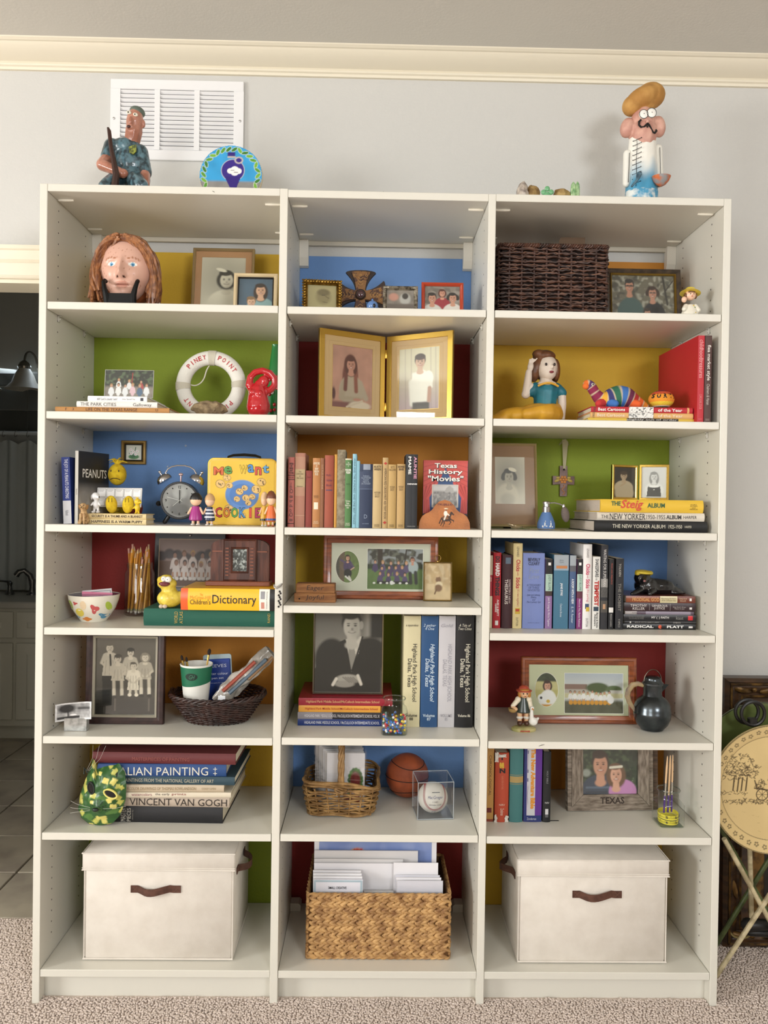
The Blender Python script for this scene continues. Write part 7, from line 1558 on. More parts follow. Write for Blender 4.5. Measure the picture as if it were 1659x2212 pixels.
for k in range(4):
    t,w_,h_ = card(('pale blue bordered card with a hand lettered maker name, front left in the basket','white card directly behind the lettered front left card','white card third from the front in the left pile','white card at the back of the left pile')[k],677+k*-0.3,784-k*1.5,1900-k*6.5,Y+0.028+k*0.011,(1,3,3,0)[k],0.0035,'note_card')
    if k==0:
        q = MB(); ring(q,w_*0.98,h_*0.98,[(0,-0.0006),(0.006,-0.0006),(0.006,0),(0,0)],0,h_*0.01); q.build('pale_blue_border',M('a9bcc6',0.6),t,smooth=False); text(t,'SMALL CREATIVE',(-0.002,-0.0012,h_-0.025),(1,0,0),(0,0,1),0.055,0.0075,'2a2a30',bold=0.01)
for k in range(4):
    t,w_,h_ = card(('clear wrapped envelope pack at the front right of the braided basket','white envelope directly behind the wrapped front right pack','white envelope third from the front in the right pile','tall white envelope at the back of the right pile')[k],(858,856,854,850)[k],(957,953,950,946)[k],(1903,1896,1891,1864)[k],Y+0.028+k*0.012,(1,0,1,0)[k],0.002)
    if k==0:MB().grid(lambda u,v:(-w_/2-0.003+(w_+0.006)*u,-0.0035-0.002*noise.noise(Vector((u*9,v*7,3))),(h_+0.006)*v),26,20).build('clear_wrap',PLASTIC,t)
card('large plain white envelope across the middle of the basket',678,850,1865,Y+0.078,0); card('thick folded white envelope, second row from the back',678,870,1856,Y+0.087,2,0.003); card('long cream envelope behind the folded white one',678,902,1838,Y+0.098,2,0.004)
t,w_,h_ = card('blue watercolour print with an orange flower at the back of the basket',678,942,1812,Y+0.112,0,0.003,'art_print')
cv = Cv(90,70,w_/h_,'7f92c4',6); cv.nz(16,10,0.30,col='a8b4d8'); cv.nz(9,8,0.3,col='5f74b0'); cv.ell(0.26*w_/h_+0.1,0.17,0.10,0.07,'e0a04a',0.2)
for k in range(5):cv.line(0.26*w_/h_+0.04+k*0.03,0.20,0.26*w_/h_+0.07+k*0.02,0.11,0.010,'c83a2a')
cv.ell(0.77*w_/h_,0.20,0.10,0.03,'1e2030',0.3); cv.mesh('painted_area',t,w_*0.92,h_*0.97,-w_*0.46,h_*0.03,-0.0006)
card('brown card edge lying low between the two piles',786,850,1925,Y+0.045,2,0.003,'card').__getitem__(0)
for xx,sg in((PX[1][1]+0.001,1),(PX[2][0]-0.001,-1)):MB().prism([(0,0),(sg*0.035,0),(sg*0.035,0.020),(sg*0.028,0.026),(0,0.026)],0.330,0.372).build('base_bracket',M('d8d3c8',0.5),case,smooth=False).location = (xx,0,zs+0.0004)
# ================================================================ right bay, first shelf
zs = RZ[1]
Y = 0.075; x,wd,h = sz(1078,1313,526,zs,Y,668); bd = 0.28
db = thing('wicker_basket','large dark brown woven wicker basket on the right top shelf','basket',(x,Y+bd/2,zs)); RB = M('5a3a2c',0.5,c2='2e1c16',ns=30,bump=0.6,bs=120); RB2 = M('3e261e',0.6)
pth = rrect(wd,bd,0.012); q = MB(); weave_rows(q,pth,0.004,h-0.012,17,32,0.0040,0.0052,31,sub=4,jit=0.55,flat=0.6); q.build('weave',RB,db,kind='stuff')
q = MB(); weave_rows(q,pth,0.007,h-0.009,17,32,0.0036,0.0026,57,sub=4,jit=0.9); q.build('thin_weave',M('7a5540',0.5,c2='4a3024',ns=40),db,kind='stuff')
q = MB()
for k in range(32):a = pth((k+0.5)/32,-0.001,0); q.tube([(a[0],a[1],0.002),(a[0],a[1],h-0.004)],0.0034,6)
q.build('stakes',RB2,db,kind='stuff')
q = MB(); N = 300
for ph in range(3):q.tube([(*pth(i/N,0.0045*math.cos(i*1.1+ph*2.1),0),h-0.005+0.0045*math.sin(i*1.1+ph*2.1))for i in range(N)],0.0032,5,closed=True)
q.build('wrapped_rim',RB,db,kind='stuff')
MB().box(-wd/2+0.012,wd/2-0.012,-bd/2+0.012,bd/2-0.012,0.003,0.008).box(-wd/2+0.007,wd/2-0.007,-bd/2+0.007,-bd/2+0.009,0.004,h-0.006).box(-wd/2+0.007,-wd/2+0.009,-bd/2+0.007,bd/2-0.007,0.004,h-0.006).box(wd/2-0.009,wd/2-0.007,-bd/2+0.007,bd/2-0.007,0.004,h-0.006).build('lining',M('1e120e',0.9),db,smooth=False)
pa = at(1210,522,0.2); t = thing('folder','brown folder edge peeping over the back of the dark wicker basket','folder',(at(1236,515,0.26).x,0.26,zs+0.01)); hh = at(1236,513,0.26).z-zs-0.01
MB().prism([(-0.045,0),(0.045,0),(0.042,hh),(-0.036,hh),(-0.043,hh-0.012)],0,0.003).build('sheet',M('6e5640',0.7),t,smooth=False)
x,wd,h = sz(1312,1475,585,zs,0.20,660); cv = Cv(110,84,1.4,'6d6656',5); cv.nz(26,18,0.9,col='a9a596'); cv.nz(20,16,0.8,col='3c382e'); cv.line(1.15,0.0,1.25,0.6,0.025,'2a241c'); cv.line(1.22,0.3,1.38,0.1,0.015,'2a241c')
cv.ell(0.42,0.80,0.30,0.34,'3f5a58',0.12); cv.ell(0.95,0.85,0.26,0.30,'22242c',0.12); cv.bust(0.40,0.22,0.26,skin='c48a70',hair='241c18',body=False); cv.line(0.32,0.22,0.48,0.22,0.012,'2a2624'); cv.bust(0.92,0.36,0.25,skin='c88e76',hair='3a241a',style='curl',body=False); cv.line(0.85,0.36,0.99,0.36,0.010,'5a4a44'); cv.bust(0.80,0.80,0.20,skin='d49c84',hair='3a2a20',top='8c4a5a',body=True); cv.ell(0.42,0.96,0.18,0.05,'c08a70',0.3)
frame('picture_frame','dark frame with gold inner edge, family of three outdoors',(x,0.20,zs),wd,h+0.012,0.0155,M('2e241c',0.35,c2='4a3a2a',ns=50),lean=0.10,inner=(0.005,M('a8863e',0.3,0.7)),photo=cv)
# cream child figurine
Y = 0.05; x,wd,h = sz(1468,1513,627,zs,Y,672); h += 0.010; s = h
cf = thing('child_figurine','cream ceramic child figurine in a yellow bonnet with flower trim','figurine',(x,Y,zs)); CER = M('eae4d4',0.15,coat=0.6)
b = MB(); b.lathe([(0.020,0),(0.0255,0.004),(0.025,0.014),(0.019,0.028),(0.012,0.038)],24,sy=0.85); b.cap((-0.014,-0.004,0.032),(-0.022,-0.012,0.022),0.0085,0.0075).cap((0.014,-0.004,0.032),(0.021,-0.010,0.020),0.0085,0.0075); b.build('gown',CER,cf,mods=REM(0.0014,4))
hd = MB().ell((0,-0.001,h*0.72),(0.0165,0.015,0.0155),20,14).build('head',M('eac0a4',0.25,coat=0.4),cf)
q = MB(); q.lathe([(0.030,-0.002),(0.026,0.0015),(0.017,0.006),(0.014,0.012),(0.005,0.016),(0.0005,0.0165)],28); Rm = Matrix.Rotation(-0.18,4,'X')@Matrix.Rotation(0.12,4,'Y'); q.v = [tuple(Rm@Vector(p)+Vector((0.001,0.002,h*0.72+0.0085)))for p in q.v]; q.build('bonnet',M('e2c840',0.3,coat=0.4),cf,mods=[('SOLIDIFY',dict(thickness=0.0016))])
b = MB()
for sg in(-1,1):b.ell((sg*0.015,-0.002,h*0.70),(0.005,0.008,0.009),10,8)
b.ell((0,-0.012,h*0.80),(0.011,0.004,0.004)); b.build('hair',M('6e4a2c',0.4),cf)
for sg in(-1,1):MB().ell((sg*0.005,-0.0155,h*0.73),(0.0013,0.001,0.0018),8,6).build('eye',M('2a1e18',0.3),hd)
MB().ell((0,-0.0155,h*0.655),(0.0028,0.001,0.0012),8,6).build('mouth',M('b0584a',0.4),hd); MB().ell((0,-0.0162,h*0.695),0.0016,8,6).build('nose',M('e4b094',0.3),hd)
MB().ell((-0.021,-0.008,h*0.56),(0.008,0.007,0.009)).build('hand',M('eac0a4',0.3),cf)
for k in range(6):MB().ell((0.006+0.0035*math.sin(k*2),-0.0125-0.0016*k,0.033-k*0.0055),(0.0022,0.0014,0.0022),8,6).build('flower',M(('d8b82c','6e8a3a')[k%2],0.4),cf)

# ================================================================ right bay, second shelf
zs = RZ[2]
# seated lady figurine, plain
Y = 0.13; s = (Y-CAM.y)/FPX; c = at(1170,905,Y)
lf = thing('lady_figurine','painted plaster lady figurine in teal top and yellow skirt, arm raised','figurine',(c.x,Y,zs))
def L(px,py,y=0.0):return Vector(((px-1170)*s,y,(905-py)*s+c.z-zs))
PSK = M('d8cabb',0.5,bump=0.1,bs=80); TEA = M('1f7484',0.45,c2='1a6474',ns=20); YSK = M('d8a22c',0.5,c2='c48f24',ns=14,bump=0.3,bs=30)
b = MB(); b.ell(L(1165,897),(52*s,50*s,26*s)).ell(L(1120,901,-0.01),(52*s,40*s,20*s)).ell(L(1185,892),(30*s,40*s,22*s)).ell(L(1085,908,-0.015),(34*s,26*s,12*s)).cap(L(1200,884),L(1105,903,-0.05),15*s,12*s).cap(L(1180,890,-0.04),L(1130,900,-0.06),16*s,14*s)
b.v = [(p[0],p[1],max(p[2],0.0006))for p in b.v]; b.build('skirt',YSK,lf,mods=REM(0.0035,4))
b = MB(); b.cap(L(1176,882),L(1178,846),24*s,27*s).ell(L(1178,842),(32*s,22*s,18*s)).cap(L(1200,838),L(1212,848),13*s,12*s).cap(L(1156,838),L(1146,846),13*s,12*s); b.build('bodice',TEA,lf,mods=REM(0.003,4))
b = MB(); b.cap(L(1177,834,-0.01),L(1176,812,-0.004),17*s,11*s).ell(L(1178,830,-0.014),(21*s,12*s,7*s)); b.build('neck',PSK,lf,mods=REM(0.0025,3))
b = MB(); b.ell(L(1178,795,-0.008),(23*s,24*s,28*s)).ell(L(1180,806,-0.014),(18*s,19*s,17*s)).ell(L(1184,797,-0.042),(3.5*s,4*s,5*s)); hd = b.build('head',PSK,lf,mods=REM(0.0022,4))
b = MB(); b.ell(L(1172,790,0.008),(30*s,28*s,30*s)).ell(L(1174,770,0.0),(24*s,24*s,14*s)).ell(L(1152,800,0.0),(12*s,18*s,26*s)).ell(L(1199,800,0.004),(10*s,18*s,26*s)).ell(L(1160,766,-0.008),(14*s,14*s,10*s)); b.build('hair',M('6e4426',0.4,c2='50301a',ns=50,stretch=(1,1,0.3),bump=0.6,bs=90),lf,mods=REM(0.0026,2))
for px in(1171,1189):MB().ell(L(px,792,-0.0435),(2.6*s,2*s,3.2*s),10,8).build('eye',M('2a1c18',0.3),hd)
MB().ell(L(1183,808,-0.0435),(5*s,2.5*s,2.6*s),12,8).build('mouth',M('7a2430',0.4),hd)
b = MB(); b.cap(L(1147,838),L(1135,852),11*s,10*s).cap(L(1136,851),L(1139,806,-0.012),10*s,7.5*s).ell(L(1143,795,-0.014),(8*s,7*s,10*s))
for k in range(4):b.cap(L(1139+k*4,790,-0.014),L(1140+k*5,779-k%2*2,-0.018),2.6*s,2.0*s,8)
b.build('raised_arm',PSK,lf,mods=REM(0.0018,2)); b = MB(); b.cap(L(1212,846),L(1214,872),10*s,9.5*s).cap(L(1214,872),L(1213,900),9.5*s,8*s).ell(L(1212,903),(9*s,12*s,5*s)); b.build('resting_arm',PSK,lf,mods=REM(0.0022,2))
MB().tube([L(1156+k*4.4,831+(k-5)**2*0.25,-0.040+0.0016*abs(k-5))for k in range(11)],2.4*s,6).build('neckline',M('d8a22c',0.5),lf)
# stack of cartoon books, striped toy, crocheted ball
z = zs
def bwart(bk,u0,u1,t,h,seed):
    cv = Cv(60,14,4.5,'e6e4de',seed); cv.nz(22,5,0.9,col='1a1a1c'); cv.nz(12,4,0.6,col='e6e4de')
    return cv
for(lab,x0,x1,t,yc,c,tx)in(('yellow cartoon book at the bottom of the stack under the striped toy',1270,1502,8,905,'d8b84a',[('slightly out of order',0.36,0.83,0.3,0.95,'d8d4cc')]),('peach cartoon annual in the middle of the stack under the striped toy',1275,1497,12,898,'e0b070',[('1955',0.02,0.04,0.05,0.95,'1a1a1a',False),('Best Cartoons',0.065,0.33,0.22,0.78,'efe6d6'),('of the Year',0.655,0.895,0.22,0.78,'efe6d6')]),('red cartoon annual on top of the stack under the striped toy',1277,1496,12.5,886,'b82a34',[('1954',0.02,0.045,0.05,0.95,'1a1a1a',False),('Best Cartoons',0.065,0.33,0.22,0.78,'f0e8e4',True,dict(bold=0.02)),('of the Year',0.655,0.895,0.22,0.78,'f0e8e4',True,dict(bold=0.02))])):
    a = at(x0,yc,0.035).x; b_ = at(x1,yc,0.035).x; th = t*(0.035-CAM.y)/FPX
    bk = book('book',lab,(b_,0.035,z+0.0002),th-0.0004,b_-a,0.155,c,lie=True,texts=tx,bands=[(0.36,0.84,'2a241c')]if c=='d8b84a' else[(0.945,0.965,'e0b070')],rz=0.0)
    if c!='d8b84a':cv = bwart(bk,0,0,0,0,int(t*2)); hgt = b_-a; cv.mesh('spine_drawing',bk,1,1,0,0,0,fn=lambda X_,Y_,Z_,th=th,hgt=hgt:((1-(1-Z_))*th*0.98,-min(0.16*th,0.006)-0.0006,hgt*(1-(0.37+0.24*X_))))
    z += th
zst = z
Y = 0.085; s = (Y-CAM.y)/FPX; c = at(1330,880,Y); dn = thing('striped_toy','stuffed toy dinosaur sewn from bright striped cloth, lying on the cartoon books','soft toy',(c.x,Y,zst+0.0004))
spine = [(1262,831,7),(1268,827,10),(1276,833,11),(1284,846,11),(1294,858,14),(1308,862,19),(1322,858,23),(1336,854,25),(1350,856,24),(1362,861,20),(1374,866,15),(1386,871,11),(1398,876,7),(1405,879,3)]
SC = ['e0702c','7a2a4a','e0a03c','d8a03c','5a3a7a','2a6a5a','3a6ab0','4a86c8','7a2a4a','9a2a3a','e0622c','d8802c','9a2a3a','a82a3a']
SC = ['e0702c','5a3a6a','8a2a4a','8a2a4a','e0a83c','3a3a70','2f6a52','3f72b8','6a2a4a','b0302c','e0622c','d8862c','8a2438','8a2438']
P = [((px-1330)*s,0,(880-py)*s)for px,py,r in spine]; Rr = [r*s for _,_,r in spine]
fine = []; fr_ = []; fc_ = []
for i in range(len(P)-1):
    for k in range(6):t_ = k/6; fine.append(Vector(P[i]).lerp(Vector(P[i+1]),t_)); fr_.append(Rr[i]*(1-t_)+Rr[i+1]*t_); fc_.append(lin(SC[i])if k else lin('c8b89a'))
for _ in range(3):fine = [fine[0]]+[(fine[i-1]+fine[i]*2+fine[i+1])/4 for i in range(1,len(fine)-1)]+[fine[-1]]
q = MB(); q.tube(fine,fr_,18); q.c = [fc_[i//18]for i in range(len(q.v))]; minz = 0.001; q.v = [(p[0],p[1]*0.95,max(p[2],minz))for p in q.v]; q.build('striped_body',CLOTHC,dn,colors=True)
for(px,py,px2,py2,cc,dy)in((1300,868,1288,877,'c83a3a',-0.016),(1312,868,1322,877,'3f72b8',-0.020),(1362,868,1372,876,'e0622c',-0.018),(1345,868,1360,877,'8a2438',0.016)):MB().cap(((px-1330)*s,dy*0.5,(880-py)*s),((px2-1330)*s,dy*1.5,8*s),11*s,8*s).build('leg',M(cc,0.9),dn)
e = MB().ell(((1276-1330)*s,-0.0165,(880-830)*s),(0.0042,0.002,0.0042)).build('eye_patch',M('e4e0d8',0.6),dn); MB().ell(((1276-1330)*s,-0.0187,(880-830)*s),0.0026,10,8).build('eye',M('1a1416',0.2),e)
MB().ell(((1264-1330)*s,-0.004,(880-832)*s),(0.011,0.010,0.0105)).build('snout',M('e0702c',0.9),dn)
Y = 0.07; x,wd,h = sz(1402,1455,843,zst,Y,880); R = wd/2; fb = thing('crocheted_ball','small striped crocheted foot ball with black lettering on the cartoon books','ball',(x,Y,zst+0.0004))
hm = h*0.97
def fbp(u,v):a = 2*PI*u; e_ = -PI/2+PI*v; k_ = 1+0.012*math.sin(u*150)*math.sin(v*60); return(R*math.cos(e_)*math.cos(a)*k_,R*math.cos(e_)*math.sin(a)*k_,hm/2+hm/2*math.sin(e_)*k_)
def fbc(u,v):return lin('1f5a34')if v<0.20 else lin('e6dcc0')if v<0.24 else lin('e2c23a')if v<0.40 else lin('e0902c')if v<0.66 else lin('c8502c')if v<0.8 else lin('7a2430')
MB().grid(fbp,120,60,colfn=fbc).build('crochet_cover',CLOTHC,fb,colors=True)
for i,chh in enumerate('SURTE'):a = -PI/2+(-1.05+i*0.5); e_ = 0.30; rr_ = R*math.cos(e_)*1.012; text(fb,chh,(rr_*math.cos(a),rr_*math.sin(a),hm/2+hm/2*math.sin(e_)),(-math.sin(a),math.cos(a),0),(-math.cos(a)*math.sin(e_),-math.sin(a)*math.sin(e_),math.cos(e_)),0.012,0.016,'1a1612',bold=0.05,curve=lambda a_,b_,c_,R=R,hm=hm:(lambda d:(R*1.014*d.x,R*1.014*d.y,hm/2+hm/2*1.014*d.z))(Vector((a_/R,b_/R,(c_-hm/2)/(hm/2))).normalized()))
# red and brown upright books against the right panel
for(lab,px0,px1,yt,c,d_,tx,kw)in(
 ('tall brown book against the right panel, white title about markets',1522,1537,725,'4a2c26',0.20,[('flea market style',0.11,0.52,0.2,0.85,'e8e0d8',True,dict(bold=0.01)),('Chalmers & Hanan',0.56,0.80,0.3,0.75,'c8beb4')],dict(bands=[(0.965,0.967,'d0c0b0',0.2,0.8),(0.975,0.977,'d0c0b0',0.2,0.8)])),
 ('tall bright red book showing its side, pale title about treasures',1507,1521,725,'b8222e',0.31,[('childhoodtreasures',0.05,0.49,0.2,0.85,'e8a8a8'),('CAROLINE ZOOB',0.68,0.85,0.3,0.7,'d88888')],dict(bands=[(0.965,0.967,'d8a0a0',0.2,0.8)]))):
    upright(lab,px0,px1,yt,zs,c,0.012,d_,texts=tx,rough=0.5,bulge=0.0005,**kw)

# ================================================================ right bay, third shelf
zs = RZ[3]
x0 = at(1040,1050,0.16).x; x1 = at(1157,1050,0.16).x; h = at(1100,958,0.16).z-zs; wd = x1-x0
cv = Cv(80,110,0.72,'cfc8b4',3); cv.ell(0.36,0.40,0.36,0.36,'8f897a',0.9,op=0.7); cv.ell(0.30,0.86,0.27,0.30,'d4cdb8',0.2); cv.ell(0.30,0.90,0.17,0.13,'bdb6a2',0.5); cv.bust(0.34,0.42,0.30,skin='b8ad98',hair='2c2822',style='curl',body=False,dark='6a6254'); cv.ell(0.42,0.27,0.10,0.04,'e4dfd0',0.3,0.25); cv.gray('fff4dc',0.9)
frame('picture_frame','gilt frame with rose mat and old portrait of a child in a bow',((x0+x1)/2+0.009,0.155,zs),wd,h,0.0075,M('a89468',0.35,0.4),lean=0.16,mat=M('96755a',0.9),matw=(0.030,0.030,0.036,0.065),photo=cv,d=0.013)
# hanging cross
Y = WY-0.012; pc_ = at(1217,1036,Y); hc = thing('hanging_cross','small flowered ceramic cross hanging by a ribbon on the green wall','cross',(pc_.x,Y,at(1217,1072,Y).z)); s = (Y-CAM.y)/FPX; H_ = 66*s
CRS = M('8a6a62',0.45,c2='6a4a40',ns=40,bump=0.4,bs=120); W_ = 24*s
P = [(-7*s,0),(8*s,0),(9*s,26*s),(24*s,25*s),(24*s,44*s),(9*s,43*s),(8*s,66*s),(-8*s,66*s),(-8*s,43*s),(-23*s,44*s),(-23*s,25*s),(-7*s,26*s)]
MB().prism(P,0,0.008).build('cross_body',CRS,hc,smooth=False)
q = MB()
for k in range(6):q.ell((6*s*math.cos(k*PI/3),-0.001,36*s+6*s*math.sin(k*PI/3)),(3*s,0.0015,3*s),8,6)
q.ell((0,-0.0012,36*s),(2.6*s,0.0018,2.6*s)); q.build('flower',M('d88a3a',0.4),hc)
q = MB()
for sg in(-1,1):q.ell((sg*14*s,-0.0008,34*s),(6*s,0.0012,3*s),8,6,rot=(0,sg*0.4,0)).ell((sg*12*s,-0.0008,40*s),(4*s,0.0012,2.4*s),8,6)
q.build('leaves',M('c8b04a',0.4),hc,kind='stuff'); MB().tube([(3*s*math.sin(k*1.1),-0.0012,25*s-k*2.4*s)for k in range(10)],0.0012,5).build('vine',M('d88a3a',0.4),hc); MB().ell((1*s,-0.0008,58*s),(2.4*s,0.001,2.4*s)).build('hole',M('2a1a16',0.8),hc)
zt = RZ[2]-BT-at(1217,1072,Y).z
MB().prism([(-1*s,58*s),(4*s,58*s),(9*s,zt-0.012),(4*s,zt-0.002),(-4*s,zt-0.004)],-0.0012,-0.0002).build('ribbon',M('b8b08c',0.6),hc,smooth=False); q = MB(); q.ell((0,-0.002,zt-0.008),(0.0035,0.002,0.004)); q.build('knot',M('b8b08c',0.6),hc)
for sg in(-1,1):MB().prism([(0,zt-0.010),(sg*0.010,zt-0.020),(sg*0.018,zt-0.024),(sg*0.016,zt-0.018),(sg*0.006,zt-0.006)],-0.001,0).build('ribbon_loop',M('8a8a5a',0.6),hc,smooth=False)
# perfume atomiser
Y = 0.10; x,wd,h = sz(1161,1199,1083,zs,Y,1140); R = wd/2; pf = thing('perfume_bottle','blue matte perfume atomiser with white relief figures and squeeze bulb','bottle',(x,Y,zs)); JB = M('5a7cb0',0.75,bump=0.1,bs=300)
MB().lathe([(R*0.8,0),(R*0.95,0.003),(R,h*0.12),(R*0.98,h*0.24),(R*0.80,h*0.40),(R*0.58,h*0.55),(R*0.46,h*0.62)],32).build('bottle_body',JB,pf)
MB().lathe([(R*0.44,h*0.60),(R*0.44,h*0.80),(R*0.36,h*0.82),(R*0.34,h*0.90),(R*0.44,h*0.91),(R*0.44,h*0.97),(R*0.3,h)],24).build('chrome_cap',CHR,pf)
MB().tube([(R*0.3,0,h*0.94),(R*0.9,0,h*0.95),(R*1.5,0,h*0.91),(R*1.9,0,h*0.85)],0.0022,8).build('tube_arm',CHR,pf); MB().ell((R*2.15,-0.002,h*0.55),(0.0125,0.011,0.024),rot=(0,-0.16,0)).build('squeeze_bulb',M('6e625c',0.9,bump=0.8,bs=500),pf); MB().lathe([(0.004,0),(0.005,0.006),(0.003,0.012)],12,c=(R*1.95,0,h*0.77)).build('bulb_ferrule',CHR,pf)
q = MB()
for(a,zz,rx,rz_)in((-0.35,0.20,0.0022,0.007),(-0.55,0.13,0.004,0.0035),(0.35,0.20,0.0022,0.007),(0.22,0.13,0.004,0.003),(-0.30,0.31,0.0016,0.0016),(0.33,0.31,0.0016,0.0016),(-0.15,0.14,0.003,0.002),(0.5,0.12,0.003,0.003)):q.ell((R*0.97*math.sin(a),-R*0.97*math.cos(a),h*zz),(rx,0.0012,rz_),8,6)
q.build('white_relief',M('e4e2dc',0.8),pf,kind='stuff')
# spoon
a,b_ = at(1093,1130,0.05),at(1222,1146,0.03); sp = thing('spoon','silver spoon lying on the shelf in front of the perfume bottle','spoon',((a.x+b_.x)/2,0.05,zs)); L_ = b_.x-a.x; STL = M('c9bba0',0.18,1.0)
q = MB(); q.tube([(-L_*0.22,0,0.009),(-L_*0.10,0,0.006),(L_*0.2,-0.008,0.005),(L_*0.5,-0.016,0.003)],[0.0022,0.002,0.003,0.0045],8,flat=0.45); q.build('handle',STL,sp)
MB().grid(lambda u,v:(-L_*0.5+L_*0.29*u,(v-0.5)*0.034*math.sin(PI*min(1,u*0.94+0.04))**0.7,0.012-0.010*(1-(2*v-1)**2)*math.sin(PI*u)+0.010*(1-u)**2),18,10).build('bowl',STL,sp,mods=[('SOLIDIFY',dict(thickness=0.0012))])
# three albums lying, double gold frame on them
z = zs
for(lab,x0,x1,t,yc,c,tx,d_)in(('black cartoon album at the bottom, white title with years',1280,1527,24,1138,'18181a',[('THE NEW YORKER ALBUM',0.155,0.62,0.34,0.68,'d8d2c0'),('1925-1950',0.65,0.77,0.34,0.68,'d8d2c0'),('HARPER',0.795,0.855,0.4,0.62,'c8c2b0')],0.25),('white cartoon album in the middle of the three, black title',1288,1521,18,1120,'d6cec0',[('THE',0.035,0.105,0.25,0.66,'2a2624'),('NEW YORKER',0.115,0.445,0.12,0.86,'1e1c1a'),('1950-1955',0.455,0.63,0.22,0.75,'4a4640'),('ALBUM',0.64,0.78,0.24,0.74,'1e1c1a',True,dict(bold=0.02)),('HARPER',0.80,0.925,0.32,0.68,'2a2624')],0.25),('thick yellow cartoon album on top of the three',1293,1518,28,1101,'e0b838',[('THE',0.10,0.19,0.50,0.85,'2f5a34',True,dict(bold=0.03)),('Steig',0.19,0.41,0.12,0.98,'c8402c',True,dict(shear=0.3,bold=0.02)),('ALBUM',0.45,0.62,0.38,0.74,'2f5a34',True,dict(bold=0.03)),('DUELL\nSLOAN\nand\nPEARCE',0.865,0.94,0.25,0.70,'5a4a1a',True)],0.24)):
    z = lying(lab,x0,x1,t,yc,z,0.045,d_,c,texts=tx,rz=0.02 if c=='d6cec0' else 0.045,pages='cfc2b4')
Y = 0.13; gx = at(1379,1045,0.15).x
g2 = thing('double_frame','small gold hinged double frame with boy and girl photos on the albums','picture frame',(gx,0.15,z+0.0004))
def cvb(l):
    if l:cv = Cv(44,70,0.6,'2c241e',3); cv.bust(0.28,0.27,0.26,skin='c8ac8c',hair='4a3626',style='fringe',top='c8bca4'); cv.ell(0.30,0.85,0.26,0.30,'c4b8a0',0.15); cv.line(0.2,0.62,0.32,0.52,0.03,'c8ac8c'); cv.gray('f4dcb8',0.6); return cv
    cv = Cv(50,70,0.75,'d8d6d2',4); cv.bust(0.38,0.32,0.28,skin='ded8d2',hair='9a948e',style='long',top='e4e2de',dark='8a8480'); cv.poly([(0.20,0.62),(0.56,0.62),(0.60,0.96),(0.16,0.96)],'4a4c52'); cv.ell(0.38,0.63,0.16,0.04,'f0eeec',0.3); cv.ell(0.38,0.74,0.02,0.015,'f0eeec',0.3); cv.gray('ffffff'); return cv
for sg,px,py in((-1,1323,1046),(1,1445,1046)):
    pe = at(px,py,0.12); ex = pe.x-gx; h0 = at(px,1004,0.12).z-z; wd = math.hypot(ex,0.03)-0.002; ang = math.atan2(-0.03,ex)if sg>0 else math.atan2(0.03,-ex); e1 = Vector((math.cos(ang),math.sin(ang),0)); cx = e1*sg*(wd/2+0.002); R = Matrix(((e1.x,-e1.y,0,cx.x),(e1.y,e1.x,0,cx.y),(0,0,1,0),(0,0,0,1)))
    q = MB(); ring(q,wd,h0,[(0,0.008),(0,0),(0.001,-0.001),(0.006,-0.001),(0.0075,0.002),(0.0075,0.008)]); ob = [q.build('gold_leaf',BRS,g2,smooth=False),MB().box(-wd/2+0.002,wd/2-0.002,0.006,0.0078,0.002,h0-0.002).build('backing',M('5a4a38',0.9),g2,smooth=False),cvb(sg<0).mesh('photo',g2,wd-0.014,h0-0.014,-wd/2+0.007,0.007,0.004),MB().box(-wd/2+0.007,wd/2-0.007,0.0022,0.0028,0.007,h0-0.007).build('glass',GLASS,g2,smooth=False)]
    for o in ob:o.matrix_local = R

